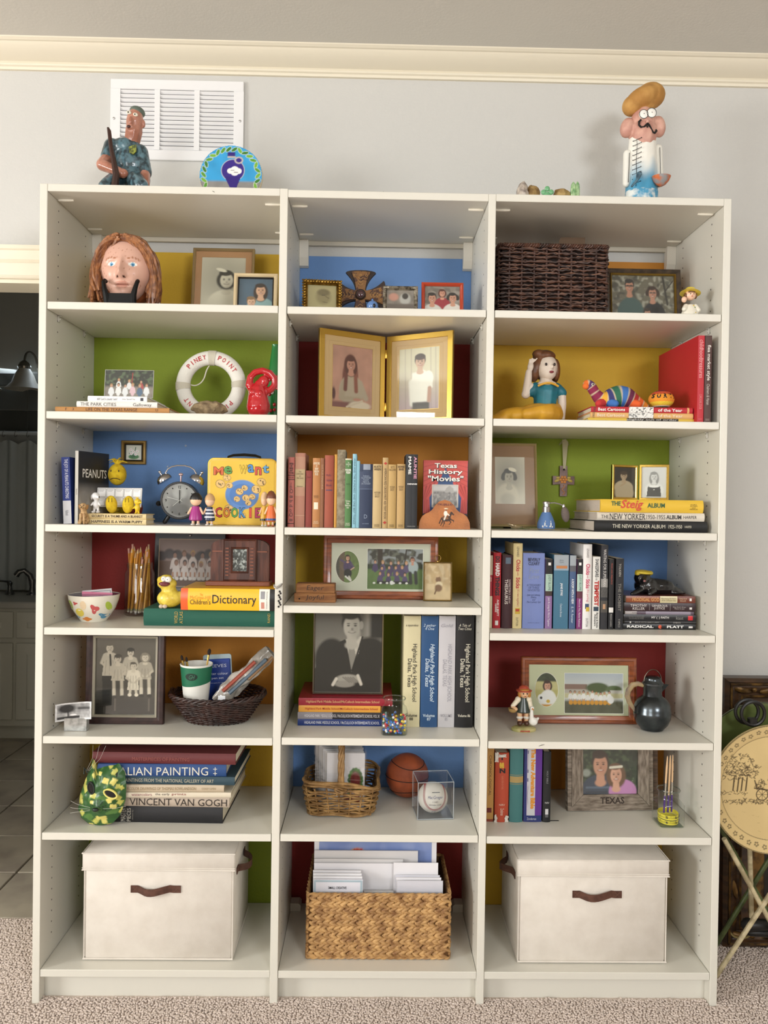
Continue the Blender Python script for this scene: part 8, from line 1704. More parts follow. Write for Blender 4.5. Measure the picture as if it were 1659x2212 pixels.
# ================================================================ right bay, fourth shelf
zs = RZ[4]; G = 'books standing on the fourth right shelf'
for(lab,x0,x1,yt,c,d_,kw)in(
 ('narrow red and cream paperback at the left end, mostly behind the post',1052,1064,1200,'9a2a34',0.14,dict(texts=[('HEAD',0.30,0.36,0.2,0.8,'d8c8b8')],bands=[(0,0.27,'b8a890'),(0.56,1,'d2c6a8')])),
 ('red paperback with bold black and white vertical title',1065,1082,1194,'b0242e',0.14,dict(texts=[('DO',0.05,0.13,0.25,0.8,'1c1416',True,dict(bold=0.04)),('HARD',0.14,0.31,0.25,0.8,'e8e2de',True,dict(bold=0.05)),('THINGS',0.32,0.57,0.25,0.8,'1c1416',True,dict(bold=0.05)),('ALEX & BRETT\nHARRIS',0.62,0.84,0.25,0.75,'e8e2de',True,dict(bold=0.03))],bands=[(0.90,0.96,'e8e4e0',0.3,0.7)])),
 ('dark maroon thesaurus with a small round globe picture',1084,1107,1199,'3a1a20',0.15,dict(texts=[("WEBSTER'S NEW",0.33,0.66,0.62,0.80,'c8b8b4'),('THESAURUS',0.33,0.67,0.25,0.55,'d8ccc4',True,dict(bold=0.01))],bands=[(0.035,0.12,'5a6a7a',0.3,0.8)])),
 ('tall cream novel with red vertical title, near the left',1108,1128,1174,'d8c690',0.15,dict(texts=[('Chicks',0.19,0.33,0.3,0.75,'b02a34',True,dict(bold=0.03)),('with',0.335,0.38,0.4,0.6,'b02a34'),('Sticks',0.40,0.53,0.3,0.75,'b02a34',True,dict(bold=0.03)),("(It's two together)",0.54,0.74,0.35,0.7,'a0303a'),('LENHARD',0.04,0.16,0.35,0.6,'3a2a20'),('DUTTON',0.87,0.97,0.35,0.6,'3a2a20')],bands=[(0.76,0.83,'c8a83a',0.25,0.8),(0.77,0.80,'b0402c',0.3,0.7,1)])),
 ('wide lavender blue hardback treasury, widest book of the row',1129,1176,1195,'7888c0',0.16,dict(bulge=0.004,texts=[('BEVERLY\nCLEARY',0.065,0.16,0.22,0.78,'20243c',False,dict(bold=0.02)),('First\nLove',0.20,0.34,0.26,0.74,'8a96ae',False,dict(shear=0.3)),('A TREASURY\nOF THREE\nFAVORITES',0.41,0.505,0.18,0.82,'4a5680',False),('Jean and Johnny,\nFifteen,\nand\nThe Luckiest Girl',0.54,0.66,0.18,0.84,'404c78',False,dict(shear=0.3)),('MORROW JUNIOR',0.918,0.93,0.25,0.78,'5a668e',False)])),
 ('narrow black, mint and mauve paperback, left of the teal blue novel',1178,1193,1208,'8a6a9a',0.13,dict(soft=True,bands=[(0,0.215,'141416'),(0.05,0.09,'e8e6e4',0.35,0.75,1),(0.215,0.46,'a8c4b4'),(0.46,0.53,'3a2a28')],texts=[('JUDY BLUME',0.23,0.45,0.28,0.75,'3a4a58'),("Just As Long As We're Together",0.55,0.97,0.3,0.7,'e0dce4',True,dict(shear=0.2))])),
 ('teal blue classic novel with grey top band and portrait strip',1196,1228,1199,'3f6e88',0.14,dict(bulge=0.001,bands=[(0,0.14,'9aa2a8'),(0.14,0.21,'8aa0b0'),(0.145,0.185,'b87a4a',0.15,0.9,1)],texts=[('JANE EYRE',0.38,0.55,0.42,0.60,'e0e4e6',True,dict(bold=0.02)),('Charlotte Bronte',0.66,0.84,0.44,0.58,'c8d4dc'),('Barnes\nClassics',0.06,0.11,0.35,0.65,'6a7278',False)])),
 ('narrow slate blue classic beside the teal blue one',1230,1244,1200,'40587e',0.14,dict(bulge=0.001,bands=[(0,0.14,'9aa2a8'),(0.14,0.22,'5a5a60')],texts=[('A ROOM WITH A VIEW',0.32,0.66,0.3,0.7,'e0e4e6',True,dict(bold=0.02)),('E. M. Forster',0.70,0.92,0.3,0.68,'c8d4dc')])),
 ('narrow black, mint and purple paperback, right of the slate blue classic',1246,1258,1208,'7a2a6a',0.13,dict(soft=True,bands=[(0,0.215,'141416'),(0.05,0.09,'e8e6e4',0.3,0.75,1),(0.215,0.46,'a8c4b4'),(0.46,0.56,'5a2a3a')],texts=[('JUDY BLUME',0.23,0.45,0.28,0.75,'3a4a58'),("Here's to You, Rachel Robinson",0.57,0.97,0.3,0.7,'e4dce6',True,dict(shear=0.2))])),
 ('tall white novel with pink red vertical title, right of the middle',1259,1278,1176,'e2dfdc',0.16,dict(texts=[('Chicks',0.23,0.36,0.3,0.75,'c0305a',True,dict(bold=0.03)),('with',0.365,0.40,0.4,0.6,'c0305a'),('Sticks',0.41,0.52,0.3,0.75,'c0305a',True,dict(bold=0.03)),("(It's purling)",0.53,0.68,0.35,0.7,'c0305a'),('LENHARD',0.05,0.16,0.35,0.6,'5a4a48'),('DUTTON',0.87,0.97,0.35,0.6,'3a2a28')],bands=[(0.70,0.76,'3a4a6a',0.25,0.7),(0.74,0.79,'c8a83a',0.35,0.75,1)])),
 ('white play text with red and black vertical title',1280,1296,1203,'dcdad4',0.14,dict(soft=True,texts=[('SHAKESPEARE',0.03,0.28,0.3,0.78,'1a1a1c',True,dict(bold=0.02)),('in the',0.285,0.325,0.35,0.65,'1a1a1c'),('TEMPEST',0.33,0.68,0.22,0.85,'b02a22',True,dict(bold=0.05)),('Barnes & Noble\nShakespeare',0.77,0.98,0.2,0.8,'1a1a1c',True,dict(bold=0.02))],bands=[(0.69,0.75,'2a3a4a',0.15,0.85)])),
 ('tall charcoal paperback with long silver vertical title',1298,1313,1178,'26262a',0.15,dict(soft=True,bands=[(0.40,0.62,'8a8884'),(0.50,0.62,'6a6866'),(0.66,0.80,'4a4640'),(0.70,0.76,'b08a6a',0.3,0.7,1)],texts=[('WAITING FOR SUPERMAN',0.05,0.49,0.3,0.72,'d0ccc8')])),
 ('narrow black paperback with a small white label low on its spine',1315,1326,1208,'17171a',0.13,dict(soft=True,bands=[(0.69,0.76,'e0ddd8',0.05,0.95)],texts=[('PRIDE AND PREJUDICE',0.06,0.36,0.3,0.65,'a84a3a'),('PENGUIN CLASSICS',0.78,0.96,0.35,0.65,'b8b4ae')])),
 ('thick black fantasy paperback at the right end of the row',1330,1347,1207,'1e1e22',0.15,dict(soft=True,texts=[('TOLKIEN',0.07,0.25,0.35,0.62,'b8b4ac'),('THE HOBBIT',0.35,0.74,0.30,0.66,'8a867e'),('V HMCO',0.85,0.97,0.35,0.62,'a8a49c')]))):
    upright(lab,x0,x1,yt,zs,c,0.095,d_,group=G,**kw)
z = zs; G = 'books lying in the stack under the black clay animal'
for(lab,x0,x1,t,yc,c,tx,bd_)in(
 ('black paperback with wide white title at the bottom of the stack',1346,1503,12,1352,'151517',[('RADICAL',0.05,0.415,0.28,0.75,'e8e6e2',True,dict(bold=0.04)),('PLATT',0.60,0.83,0.28,0.75,'e8e6e2',True,dict(bold=0.04)),('e',0.48,0.53,0.15,0.85,'d85a3a',True,dict(bold=0.08))],[(0.90,0.955,'d8d4d0',0.3,0.65)]),
 ('thin black paperback, second from the bottom of the stack',1349,1504,6.5,1343,'1a191c',[('JESUS WITH DIRTY FEET',0.14,0.48,0.25,0.75,'a8a4a0'),('EVENTS',0.68,0.78,0.25,0.75,'a8a4a0')],[(0.07,0.09,'c8c4c0',0.2,0.8)]),
 ('black paperback with a small red square on its spine end',1347,1504,14,1333,'1c1b1f',[('MY (  ) FAITH',0.38,0.62,0.28,0.72,'d8d4d0',True,dict(bold=0.02)),('LETTING TO KNOW GOD\nHIS SON AND HIS WORD',0.07,0.28,0.25,0.75,'7a7874'),('kast',0.72,0.82,0.25,0.75,'8a8884')],[(0.885,0.95,'c82a30',0.15,0.85)]),
 ('very thin grey booklet in the stack',1350,1499,7,1322,'5a4a58',[('Christ & Culture',0.10,0.18,0.3,0.7,'1a1a1c')],[(0.0,0.17,'a8a0a0'),(0.30,0.95,'8a8090')]),
 ('maroon black hardback with white author lettering, second from the top',1348,1503,18.5,1310,'2e1a20',[('TIMOTHY\nKELLER',0.085,0.315,0.15,0.82,'d8d0cc'),('GENEROUS\nJUSTICE',0.385,0.60,0.15,0.80,'d8d0cc'),("How God's Grace\nMakes Us Just",0.68,0.86,0.2,0.62,'b0a8a4')],[(0.35,0.352,'d8d0cc',0.1,0.9),(0.64,0.642,'d8d0cc',0.1,0.9),(0.91,0.945,'e0dcd8',0.25,0.5)]),
 ('brown hardback with gold title and cream label on top of the stack',1352,1502,15,1293,'6a3222',[('PRODIGAL GOD',0.09,0.48,0.2,0.75,'c8945a',True,dict(bold=0.02)),('Recovering the Heart\nof the Christian Faith',0.51,0.72,0.25,0.75,'6a5a3a'),('TIMOTHY\nKELLER',0.76,0.88,0.2,0.75,'c8a88a')],[(0.0,0.48,'8a4a2c',0.1,0.9),(0.49,0.74,'cabf98'),(0.915,0.945,'e0dcd8',0.3,0.7)])):
    z = lying(lab,x0,x1,t,yc,z,0.105,0.15,c,soft=True,rough=0.3,texts=tx,bands=bd_,group=G)
Y = 0.155; s = (Y-CAM.y)/FPX; c = at(1410,1282,Y); an = thing('clay_animal','glossy black clay animal lying with a yellow cap on the books','figurine',(c.x,Y,z+0.0004)); BG = M('131316',0.18,coat=0.6,bump=0.9,bs=70)
K = lambda px,py,y=0:Vector(((px-1410)*s,y,(1281-py)*s)); b = MB()
b.ell(K(1395,1262),(26*s,24*s,20*s)).cap(K(1400,1264),K(1440,1266),20*s,17*s).cap(K(1440,1268),K(1468,1274),15*s,6*s).ell(K(1458,1276,-0.012),(16*s,10*s,5*s)).ell(K(1476,1277,0.008),(9*s,8*s,4*s)).cap(K(1386,1258,-0.008),K(1383,1244,-0.012),15*s,16*s).ell(K(1383,1245,-0.014),(18*s,17*s,16*s)).cap(K(1378,1272,-0.02),K(1356,1278,-0.04),9*s,5*s).cap(K(1405,1272,-0.024),K(1392,1277,-0.045),9*s,5*s).cap(K(1383,1247,-0.03),K(1381,1250,-0.042),8*s,6*s)
b.v = [(p[0],p[1],max(p[2],0.0008))for p in b.v]; b.build('body',BG,an,mods=REM(0.0026,3))
b = MB(); b.ell(K(1385,1232,-0.018),(19*s,17*s,4.5*s),rot=(0.1,0.06,0)).ell(K(1371,1235,-0.020),(6*s,8*s,5*s)).ell(K(1399,1234,-0.018),(6*s,8*s,5*s)); b.build('yellow_cap',M('c9b23a',0.4,bump=0.5,bs=80),an,mods=REM(0.002,2)); MB().ell(K(1379,1249,-0.051),(3*s,2*s,2.4*s)).build('nose',M('8a5a58',0.4),an)

# ================================================================ right bay, fifth shelf
zs = RZ[5]
c1 = Cv(56,76,0.74,'b8b070',3); c1.rect(0,1,-1,0.28,'3a4430',0.05).nz(12,14,0.5,0,0.3); c1.rect(0,1,0.26,0.5,'c8c08a',0.06); c1.bust(0.40,0.38,0.28,skin='d8a48a',hair='3a241c',style='bob',top='e8e6e4'); c1.ell(0.42,0.80,0.26,0.30,'ecebea',0.15); c1.ell(0.42,0.84,0.06,0.05,'d8b040',0.3); c1.ell(0.20,0.74,0.11,0.11,'f0f0f0',0.15); c1.ell(0.20,0.74,0.04,0.04,'2a2a2c',0.3); c1.rect(0.2,0.7,0.93,1.1,'d0952c',0.05)
c2 = Cv(120,84,1.42,'9aa894',4); c2.grad('b4bcc8','d2d4d2',0,0.4); c2.rect(-1,0.55,0.27,0.48,'8a6e64',0.02); c2.rect(-1,0.6,0.40,0.5,'b8b0a8',0.02); c2.ell(0.80,0.36,0.28,0.13,'4a5a34',0.3); c2.ell(1.2,0.40,0.2,0.10,'5a6a44',0.3); c2.rect(1.1,1.4,0.42,0.5,'c8c4be',0.02); c2.rect(-1,2,0.50,0.62,'c8c29a',0.04); c2.rect(-1,2,0.68,1.2,'5a5a48',0.08).nz(16,8,0.2,0.7,1)
c2.row(10,0.10,1.14,0.48,0.082,['e8e6e6','f0eeee'],legs='c89a84',jit=0.6,bodyh=1.8)
for k in range(10):c2.ell(0.15+k*0.104,0.735,0.05,0.055,'d8982c',0.3)
c2.ell(1.12,0.66,0.08,0.10,'e8e6e6',0.2)
double_mat('picture_frame','brown wooden frame with girl and yellow football team photos',1128,1378,1423,zs,0.185,c1,c2,1564,(0.178,0.50,0.118,0.335),(0.36,0.945,0.17,0.955),lean=0.07,matc='cdd0b0')
# goose girl figurine
Y = 0.115; s = (Y-CAM.y)/FPX; c = at(1131,1576,Y); gg = thing('goose_girl_figurine','painted figurine of a bonneted girl with a white goose','figurine',(c.x,Y,zs)); F = lambda px,py,y=0:Vector(((px-1131)*s,y,(1578-py)*s))
MB().lathe([(26*s,0),(27*s,0.003),(26*s,6*s),(20*s,8.5*s)],28,sy=0.7).build('base',M('a8a468',0.5,c2='c8bc84',ns=40),gg)
q = MB()
for k in range(7):q.box((k-3.4)*3.0*s,(k-3.4)*3.0*s+2*s,-0.0272,-0.0262,1.6*s,4.8*s)
q.build('red_base_marks',M('b0322a',0.5),gg,smooth=False,kind='stuff')
SK = M('e0b48a',0.4,coat=0.3)
for px in(1122,1137):MB().cap(F(px,1562),F(px,1540),4.5*s,5.5*s).build('leg',SK,gg); MB().ell(F(px,1562,-0.003),(6*s,8*s,6*s)).build('shoe',M('4a2a1c',0.4,coat=0.3),gg); MB().lathe([(5*s,0),(7.5*s,3*s),(5.5*s,6*s)],14,c=tuple(F(px,1553))).build('sock_frill',M('e8e4da',0.5),gg)
b = MB(); b.lathe([(16*s,0),(17*s,2*s),(13*s,14*s),(9*s,26*s),(6*s,34*s)],24,c=tuple(F(1130,1538)),sy=0.8); b.build('dark_pinafore',M('2c3832',0.35,coat=0.3),gg)
b = MB(); b.ell(F(1118,1511),(7*s,7*s,7*s)).ell(F(1141,1511),(7*s,7*s,7*s)).cap(F(1117,1513),F(1106,1524,-0.006),6*s,5*s).cap(F(1142,1514),F(1145,1528,-0.008),6*s,5*s); b.build('blouse',M('e6dcc4',0.4,coat=0.3),gg,mods=REM(0.0014,3))
MB().cap(F(1105,1526,-0.008),F(1112,1529,-0.016),3.6*s,3.6*s).cap(F(1145,1530,-0.010),F(1146,1538,-0.012),3.6*s,3.2*s).build('hands',SK,gg); q = MB().lathe([(5*s,0),(9*s,3*s),(10*s,9*s),(8.5*s,9*s),(7*s,3*s)],18,c=tuple(F(1106,1538,-0.006))); q.build('basket',M('a88850',0.7,bump=0.8,bs=400),gg)
hd = MB().ell(F(1131,1497,-0.002),(10*s,10*s,11*s)).build('head',SK,gg)
for px in(1127.5,1135.5):MB().ell(F(px,1496,-0.0155),(1.4*s,1*s,1.8*s),8,6).build('eye',M('2a1c16',0.3),hd)
MB().ell(F(1131.5,1502,-0.0155),(2*s,1*s,0.9*s),8,6).build('mouth',M('b04a3a',0.4),hd)
b = MB(); b.ell(F(1121,1499),(4*s,6*s,9*s)).ell(F(1142,1499),(4*s,6*s,9*s)).ell(F(1131,1490,-0.006),(11*s,8*s,4*s)); b.build('blond_hair',M('b87c38',0.4),gg)
q = MB().lathe([(17*s,-2*s),(17.5*s,0),(12*s,2.5*s),(10*s,7*s),(6*s,10*s),(0.3*s,11*s)],26,c=tuple(F(1131,1491,0.003)),sy=0.9); q.build('red_bonnet',M('b04a34',0.4,coat=0.3),gg)
b = MB(); b.ell(F(1150,1556,-0.012),(10*s,9*s,9*s)).cap(F(1146,1550,-0.014),F(1145,1528,-0.018),5*s,3.4*s).ell(F(1146,1526,-0.019),(4.6*s,4.6*s,4*s)).cap(F(1156,1554,-0.010),F(1161,1550,-0.008),5*s,2.5*s); gs = b.build('goose',M('f0eee8',0.25,coat=0.5),gg,mods=REM(0.0013,3)); MB().cap(F(1146,1526.5,-0.024),F(1147,1528,-0.030),1.8*s,1*s).build('beak',M('d8883a',0.4),gs)
# pewter pitcher
Y = 0.135; s = (Y-CAM.y)/FPX; c = at(1408,1584,Y); pt = thing('pitcher','dark tarnished metal lidded pitcher with bail handle','pitcher',(c.x,Y,zs)); PEW = M('5c6266',0.24,0.9,c2='33383c',ns=18,lo=0.35,hi=0.65)
yy = lambda py:(1585-py)*s*1.0; b = MB(); b.lathe([(18*s,0),(24*s,2*s),(25*s,4*s),(33*s,yy(1572)),(38.6*s,yy(1559)),(39.5*s,yy(1549)),(40*s,yy(1547)),(39.3*s,yy(1545)),(38.8*s,yy(1538)),(36.5*s,yy(1528)),(31*s,yy(1519)),(23*s,yy(1513)),(20*s,yy(1510)),(19.5*s,yy(1503)),(20.5*s,yy(1488)),(22*s,yy(1486)),(22*s,yy(1484))],48,sx=1.0); b.build('pitcher_body',PEW,pt)
b = MB(); b.lathe([(22.5*s,yy(1485)),(22.5*s,yy(1482)),(18*s,yy(1477)),(17*s,yy(1474)),(17*s,yy(1471)),(12*s,yy(1468.5)),(0.5*s,yy(1468))],36); b.build('lid',PEW,pt)
MB().tube([(-19*s*math.cos(PI*k/16),0,yy(1480)+26*s*math.sin(PI*k/16))for k in range(17)],1.7*s,8,flat=0.6).build('bail_handle',M('9a9288',0.2,1.0),pt)
b = MB(); b.add([(19*s,-7*s,yy(1488)),(19*s,7*s,yy(1488)),(20*s,0,yy(1504)),(36*s,0,yy(1486)),(20*s,-6*s,yy(1485)),(20*s,6*s,yy(1485))],[(0,2,3),(1,3,2),(0,3,4),(1,5,3),(4,3,5),(0,4,5,1),(0,1,2)]); b.build('spout',PEW,pt,ang=60)
MB().tube([(-20*s,0,yy(1489)),(-32*s,0,yy(1485)),(-44*s,0,yy(1488)),(-53*s,0,yy(1500)),(-55*s,0,yy(1512)),(-50*s,0,yy(1526)),(-40*s,0,yy(1540)),(-37*s,0,yy(1546))],[2.5*s,3.5*s,4*s,4*s,4*s,3.4*s,2.4*s,1.6*s],8,flat=1.6).build('side_handle',M('a08a62',0.4,c2='6e6258',ns=20),pt)

# ================================================================ right bay, sixth shelf
zs = RZ[6]; G = 'bibles at the left of the sixth right shelf'
for(lab,x0,x1,yt,c,d_,kw)in(
 ('gold tan bible with a vertical capital title at the left end',1050,1067,1600,'b88a48',0.15,dict(soft=True,texts=[('CHRONOLOGICAL',0.18,0.68,0.35,0.68,'5a3a1c')],bands=[(0.83,0.89,'6a2420',0.15,0.75),(0.97,1,'8a3a24')])),
 ('worn orange red paperback bible with torn white corners',1069,1099,1626,'b0452a',0.15,dict(texts=[('T',0.05,0.10,0.3,0.65,'1a1414',False,dict(bold=0.05)),('ee',0.13,0.22,0.28,0.62,'d8b03a',False,dict(bold=0.04)),('N',0.22,0.29,0.3,0.72,'1a1414',False,dict(bold=0.05)),('study bible for kids',0.33,0.52,0.4,0.62,'c8785a'),('NIRV',0.735,0.76,0.3,0.72,'e0c8b4',False),('Zondervan',0.80,0.90,0.4,0.65,'e0c8b4')])),
 ('teal cloth bible with a gold band across the spine',1101,1130,1605,'3f7474',0.16,dict(bands=[(0.42,0.50,'a8905a'),(0.40,0.405,'a8905a'),(0.515,0.52,'a8905a')])),
 ('silver, purple and blue adventure bible with orange vertical title',1132,1171,1600,'5a2a8a',0.16,dict(bulge=0.002,bands=[(0.0,0.92,'c4c4c8',0.16,0.62),(0.0,1.0,'23306a',0.0,0.14),(0.92,1,'23306a'),(0.02,0.06,'c83040',0.2,0.6,1)],texts=[('The New Adventure Bible',0.10,0.84,0.36,0.62,'d8902c',True,dict(bold=0.06)),('NIV',0.12,0.80,0.18,0.22,'23306a'),('Zondervan',0.945,0.975,0.18,0.7,'c8ccd8',False)])),
 ('slim black bible with a ribbon trailing on the shelf',1173,1190,1624,'16171a',0.15,dict(texts=[('HOLY BIBLE',0.27,0.45,0.4,0.62,'8a8a8c'),('NIV',0.71,0.735,0.25,0.8,'d0d0d0',False),],bands=[(0.81,0.89,'c8c8ca',0.3,0.7),(0.895,0.93,'5a5a5e',0.3,0.7)]))):
    o = upright(lab,x0,x1,yt,zs,c,0.108,d_,group=G,**kw)
    if 'torn' in lab:
        t_ = at(x1,1700,0.108).x-at(x0,1700,0.108).x
        for(xx,zz,w_,h_)in((-0.001,0.0,0.007,0.022),(t_-0.012,0.001,0.010,0.020),(-0.002,0.185,0.010,0.028),(0.010,0.200,0.022,0.008)):
            q = MB(); rr = random.Random(int(zz*1e4)+3); q.grid(lambda u,v:(xx+w_*u+0.002*rr.uniform(-1,1),-0.0068-0.003*rr.random(),zz+h_*v+0.003*rr.uniform(-1,1)*(v>0.5)),4,5); q.build('torn_cover',M('d8d2c8',0.7),o,smooth=False)
    if 'ribbon' in lab:q = MB(); q.box(0.016,0.052,0.006,0.010,0.0003,0.0012); q.build('ribbon',M('141416',0.6),o,smooth=False)
# weathered frame
Y = 0.195; x,wd,h = sz(1224,1422,1605,zs,Y,1755); wd = at(1414,1700,Y).x-at(1226,1700,Y).x; x = (at(1414,1700,Y).x+at(1226,1700,Y).x)/2
GRY = M('9a8e80',0.85,c2='6a5e52',ns=26,stretch=(5,1,1),bump=0.7,bs=60,lo=0.35,hi=0.65); GRX = M('988c7e',0.85,c2='665a4e',ns=26,stretch=(1,1,5),bump=0.7,bs=60,lo=0.35,hi=0.65)
cv = Cv(110,84,1.35,'2c3a2a',5); cv.nz(24,18,0.8,col='4c5e40'); cv.nz(16,14,0.8,col='18221a'); cv.ell(0.10,0.55,0.1,0.08,'9aa098',0.6)
cv.ell(0.42,0.95,0.46,0.36,'38465a',0.1); cv.line(0.1,0.86,0.7,0.86,0.025,'5a6a80'); cv.line(0.1,0.96,0.7,0.96,0.02,'2a3444'); cv.bust(0.44,0.36,0.50,skin='d09a80',hair='3a2a22',top='3a4658',body=False); cv.ell(0.98,0.95,0.34,0.26,'c88ac0',0.1); cv.ell(0.82,0.62,0.24,0.26,'6a4a34',0.2); cv.bust(0.82,0.58,0.40,skin='dca890',hair='6e4c36',body=False); cv.line(0.68,0.44,0.96,0.42,0.03,'e4dccc')
h += 0.014; b0 = 0.047; tf = thing('picture_frame','weathered grey wood frame lettered TEXAS, smiling man and girl','picture frame',(x,Y,zs),rx=-0.06,rz=0.05)
def board(nm,P,m):MB().prism(P,-0.003,0.012).build(nm,m,tf,smooth=False)
bs2 = 0.036; g = 0.0006; bb_ = 0.050
ring_ = MB(); ring(ring_,wd,h,[(0,0.024),(0,0.0),(0.013,0.0),(0.013,0.024)]); ring_.build('outer_border',GRX,tf,smooth=False)
x0i,x1i,z0i,z1i = -wd/2+0.013,wd/2-0.013,0.013,h-0.013
board('frame_board',[(x0i+g,z0i),(x1i-g,z0i),(x1i-bs2-g,z0i+bb_-0.012),(x0i+bs2+g,z0i+bb_-0.012)],GRX); board('frame_board',[(x0i+g,z1i),(x0i+bs2+g,z1i-0.02),(x1i-bs2-g,z1i-0.02),(x1i-g,z1i)],GRX)
board('frame_board',[(x0i,z0i+g),(x0i+bs2,z0i+bb_-0.012+g),(x0i+bs2,z1i-0.02-g),(x0i,z1i-g)],GRY); board('frame_board',[(x1i,z0i+g),(x1i,z1i-g),(x1i-bs2,z1i-0.02-g),(x1i-bs2,z0i+bb_-0.012+g)],GRY)
cv.mesh('photo',tf,wd-0.026-2*bs2,z1i-0.02-(z0i+bb_-0.012),x0i+bs2,z0i+bb_-0.012,0.004); MB().box(x0i+bs2,x1i-bs2,0.001,0.002,z0i+bb_-0.012,z1i-0.02).build('glass',GLASS,tf,smooth=False)
text(tf,'TEXAS',(0.004,-0.0038,z0i+0.020),(1,0,0),(0,0,1),wd*0.28,0.021,'2a1c14',bold=0.02); MB().box(-wd*0.4,wd*0.4,0.02,0.022,0.01,h-0.01).build('back_board',M('4a3c30',0.9),tf,smooth=False)
MB().box(wd/2+0.002,wd/2+0.018,0.004,0.030,0.0,h*0.98,0.001).build('backing_plank',M('5a4636',0.8,c2='3c2e24',ns=20,stretch=(1,1,5),bump=0.5,bs=60),tf,smooth=False)
# jar with tape measure and brushes
Y = 0.105; x,wd,h = sz(1416,1471,1702,zs,Y,1783); j2 = thing('glass_jar','square glass jar with coiled yellow tape measure and paint brushes','jar',(x,Y,zs)); sqjar(j2,wd,h,0.60)
tm = thing('tape_measure','coiled yellow tape measure inside the square glass jar','tape measure',(x,Y,zs+0.006)); R = wd*0.40
for i,(z0,z1)in enumerate(((0.002,0.014),(0.0165,0.0295))):
    q = MB(); V = [((R-0.0004*k/8)*math.cos(2*PI*k/40+i),(R-0.0004*k/8)*math.sin(2*PI*k/40+i),zz+0.002*math.sin(k*0.15+i))for k in range(47)for zz in(z0,z1)]; q.add(V,[(2*k,2*k+1,2*k+3,2*k+2)for k in range(46)]); o = q.build('tape_coil',M('e2d23c',0.45),tm)
    for k in range(26):a = -PI+0.12*k; MB().box(-0.0003,0.0003,-0.0005,0.0,0,0.0045 if k%4 else 0.008).build('tick_mark',M('2a2a20',0.6),o,smooth=False).matrix_local = Matrix.Translation(((R+0.0006)*math.cos(a),(R+0.0006)*math.sin(a),z0+0.003))@Matrix.Rotation(a+PI/2,4,'Z')
    for s_,a in(('6' if i==0 else '5',-2.05),('16' if i==0 else '6',-1.15)):text(tm,s_,((R+0.0010)*math.cos(a),(R+0.0010)*math.sin(a),(z0+z1)/2),(-math.sin(a),math.cos(a),0),(0,0,1),0.006,0.0075,'2a2620',bold=0.03)
for k,(px,py,dx,lab)in enumerate(((1442,1633,0.010,'left long brush in the tape measure jar, pale handle tip'),(1449,1632,0.006,'middle long brush in the tape measure jar, purple handle'),(1455,1632,0.002,'right long brush in the tape measure jar, silver ferrule'))):
    tp = at(px,py,Y); d = Vector((tp.x-x,0.003*k,tp.z-zs)); f0 = Vector((d.x-dx,-0.004+0.004*k,0.034)); L = d-f0; t = tag(MB().tube([f0+L*0.52,f0+L*0.8,f0+L*0.97,d],[0.0028,0.0032,0.0018,0.0006],8).build('paint_brush',M('d8b48a',0.4),None),lab,'paint brush'); t.location = (x,Y,zs+0.0004)
    MB().tube([f0,f0+L*0.30],0.0030,8).build('purple_grip',M('4a2a78',0.4),t); MB().tube([f0+L*0.30,f0+L*0.36,f0+L*0.52],[0.003,0.0026,0.0028],8).build('ferrule',M('c8c4bc',0.2,0.9)if k!=1 else M('d8b48a',0.4),t)
# ================================================================ bathroom beyond the doorway on the left
BW = M('bdbdb6',0.8); BX0,BX1,BY1,BZ = -3.4,-0.9,3.02,2.9
for nm,bx in(('wall_bathroom_back',(BX0,BX1,BY1,BY1+0.1,0,BZ)),('wall_bathroom_left',(BX0-0.1,BX0,WY+T,BY1+0.1,0,BZ)),('wall_bathroom_right',(BX1,BX1+0.1,WY+T,BY1+0.1,0,BZ)),('ceiling_bathroom',(BX0-0.1,BX1+0.1,WY+T,BY1+0.1,BZ,BZ+0.1))):struct(MB().box(*bx).build(nm,BW,smooth=False))
fb_ = struct(MB().box(BX0,BX1,WY+0.075,BY1,-0.06,-0.010).build('floor_bathroom',M('6a6258',0.9),smooth=False)); TIL = M('b3aa98',0.45,c2='9a9082',ns=5,bump=0.15,bs=20); t0 = None
for i in range(7):
    for j in range(8):
        if t0 is None:t0 = MB().box(0.004,0.333,0.004,0.326,-0.012,0,0.002).build('tile',TIL,fb_,smooth=False); o = t0
        else:o = t0.copy(); COL.objects.link(o); o.parent = fb_
        o.location = (-1.408-0.337*(i-1)-0.337,0.460+0.33*j,0)
for i,(z0,z1,c)in enumerate(((2.07,2.22,'6c706e'),(1.925,2.065,'4e4e4a'))):
    for k in range(4):o = MB().box(-2.97+k*0.30,-2.674+k*0.30,BY1-0.008,BY1,z0,z1,0.001).build('wall_panel' if i==0 else 'wall_tile',M(c,0.4),bpy.data.objects['wall_bathroom_back'],smooth=False)
cu = thing('shower_curtain','pale gathered curtain on a white rod beyond the bathroom counter','curtain',(-2.45,2.93,0.86)); CT = M('b9c0c0',0.9)
def cf_(u,v):x = -0.65+1.3*u; ph = u*60+1.2*math.sin(u*9); return(x,0.018*math.sin(ph)*(0.6+0.4*v)+0.006*math.sin(ph*2.3),1.0*v-0.03*(1-abs(math.sin(ph*0.5)))*(v>0.95))
MB().grid(cf_,260,14).build('cloth',CT,cu); MB().tube([(-0.68,0,1.045),(0.68,0,1.045)],0.014,12).build('rod',M('d5dce0',0.2,coat=0.5),cu)
for k in range(16):MB().tube([(-0.60+k*0.08+0.004*math.sin(a),0.019*math.cos(a),1.040+0.021*math.sin(a))for a in[q_*PI/6 for q_ in range(12)]],0.0018,5,closed=True).build('ring',M('8a8a88',0.3,0.8),cu)
area('bathroom_window',(-2.45,2.99,2.35),(-2.5,2.80,1.6),1.0,0.05,1.1,(0.75,0.87,1.0))
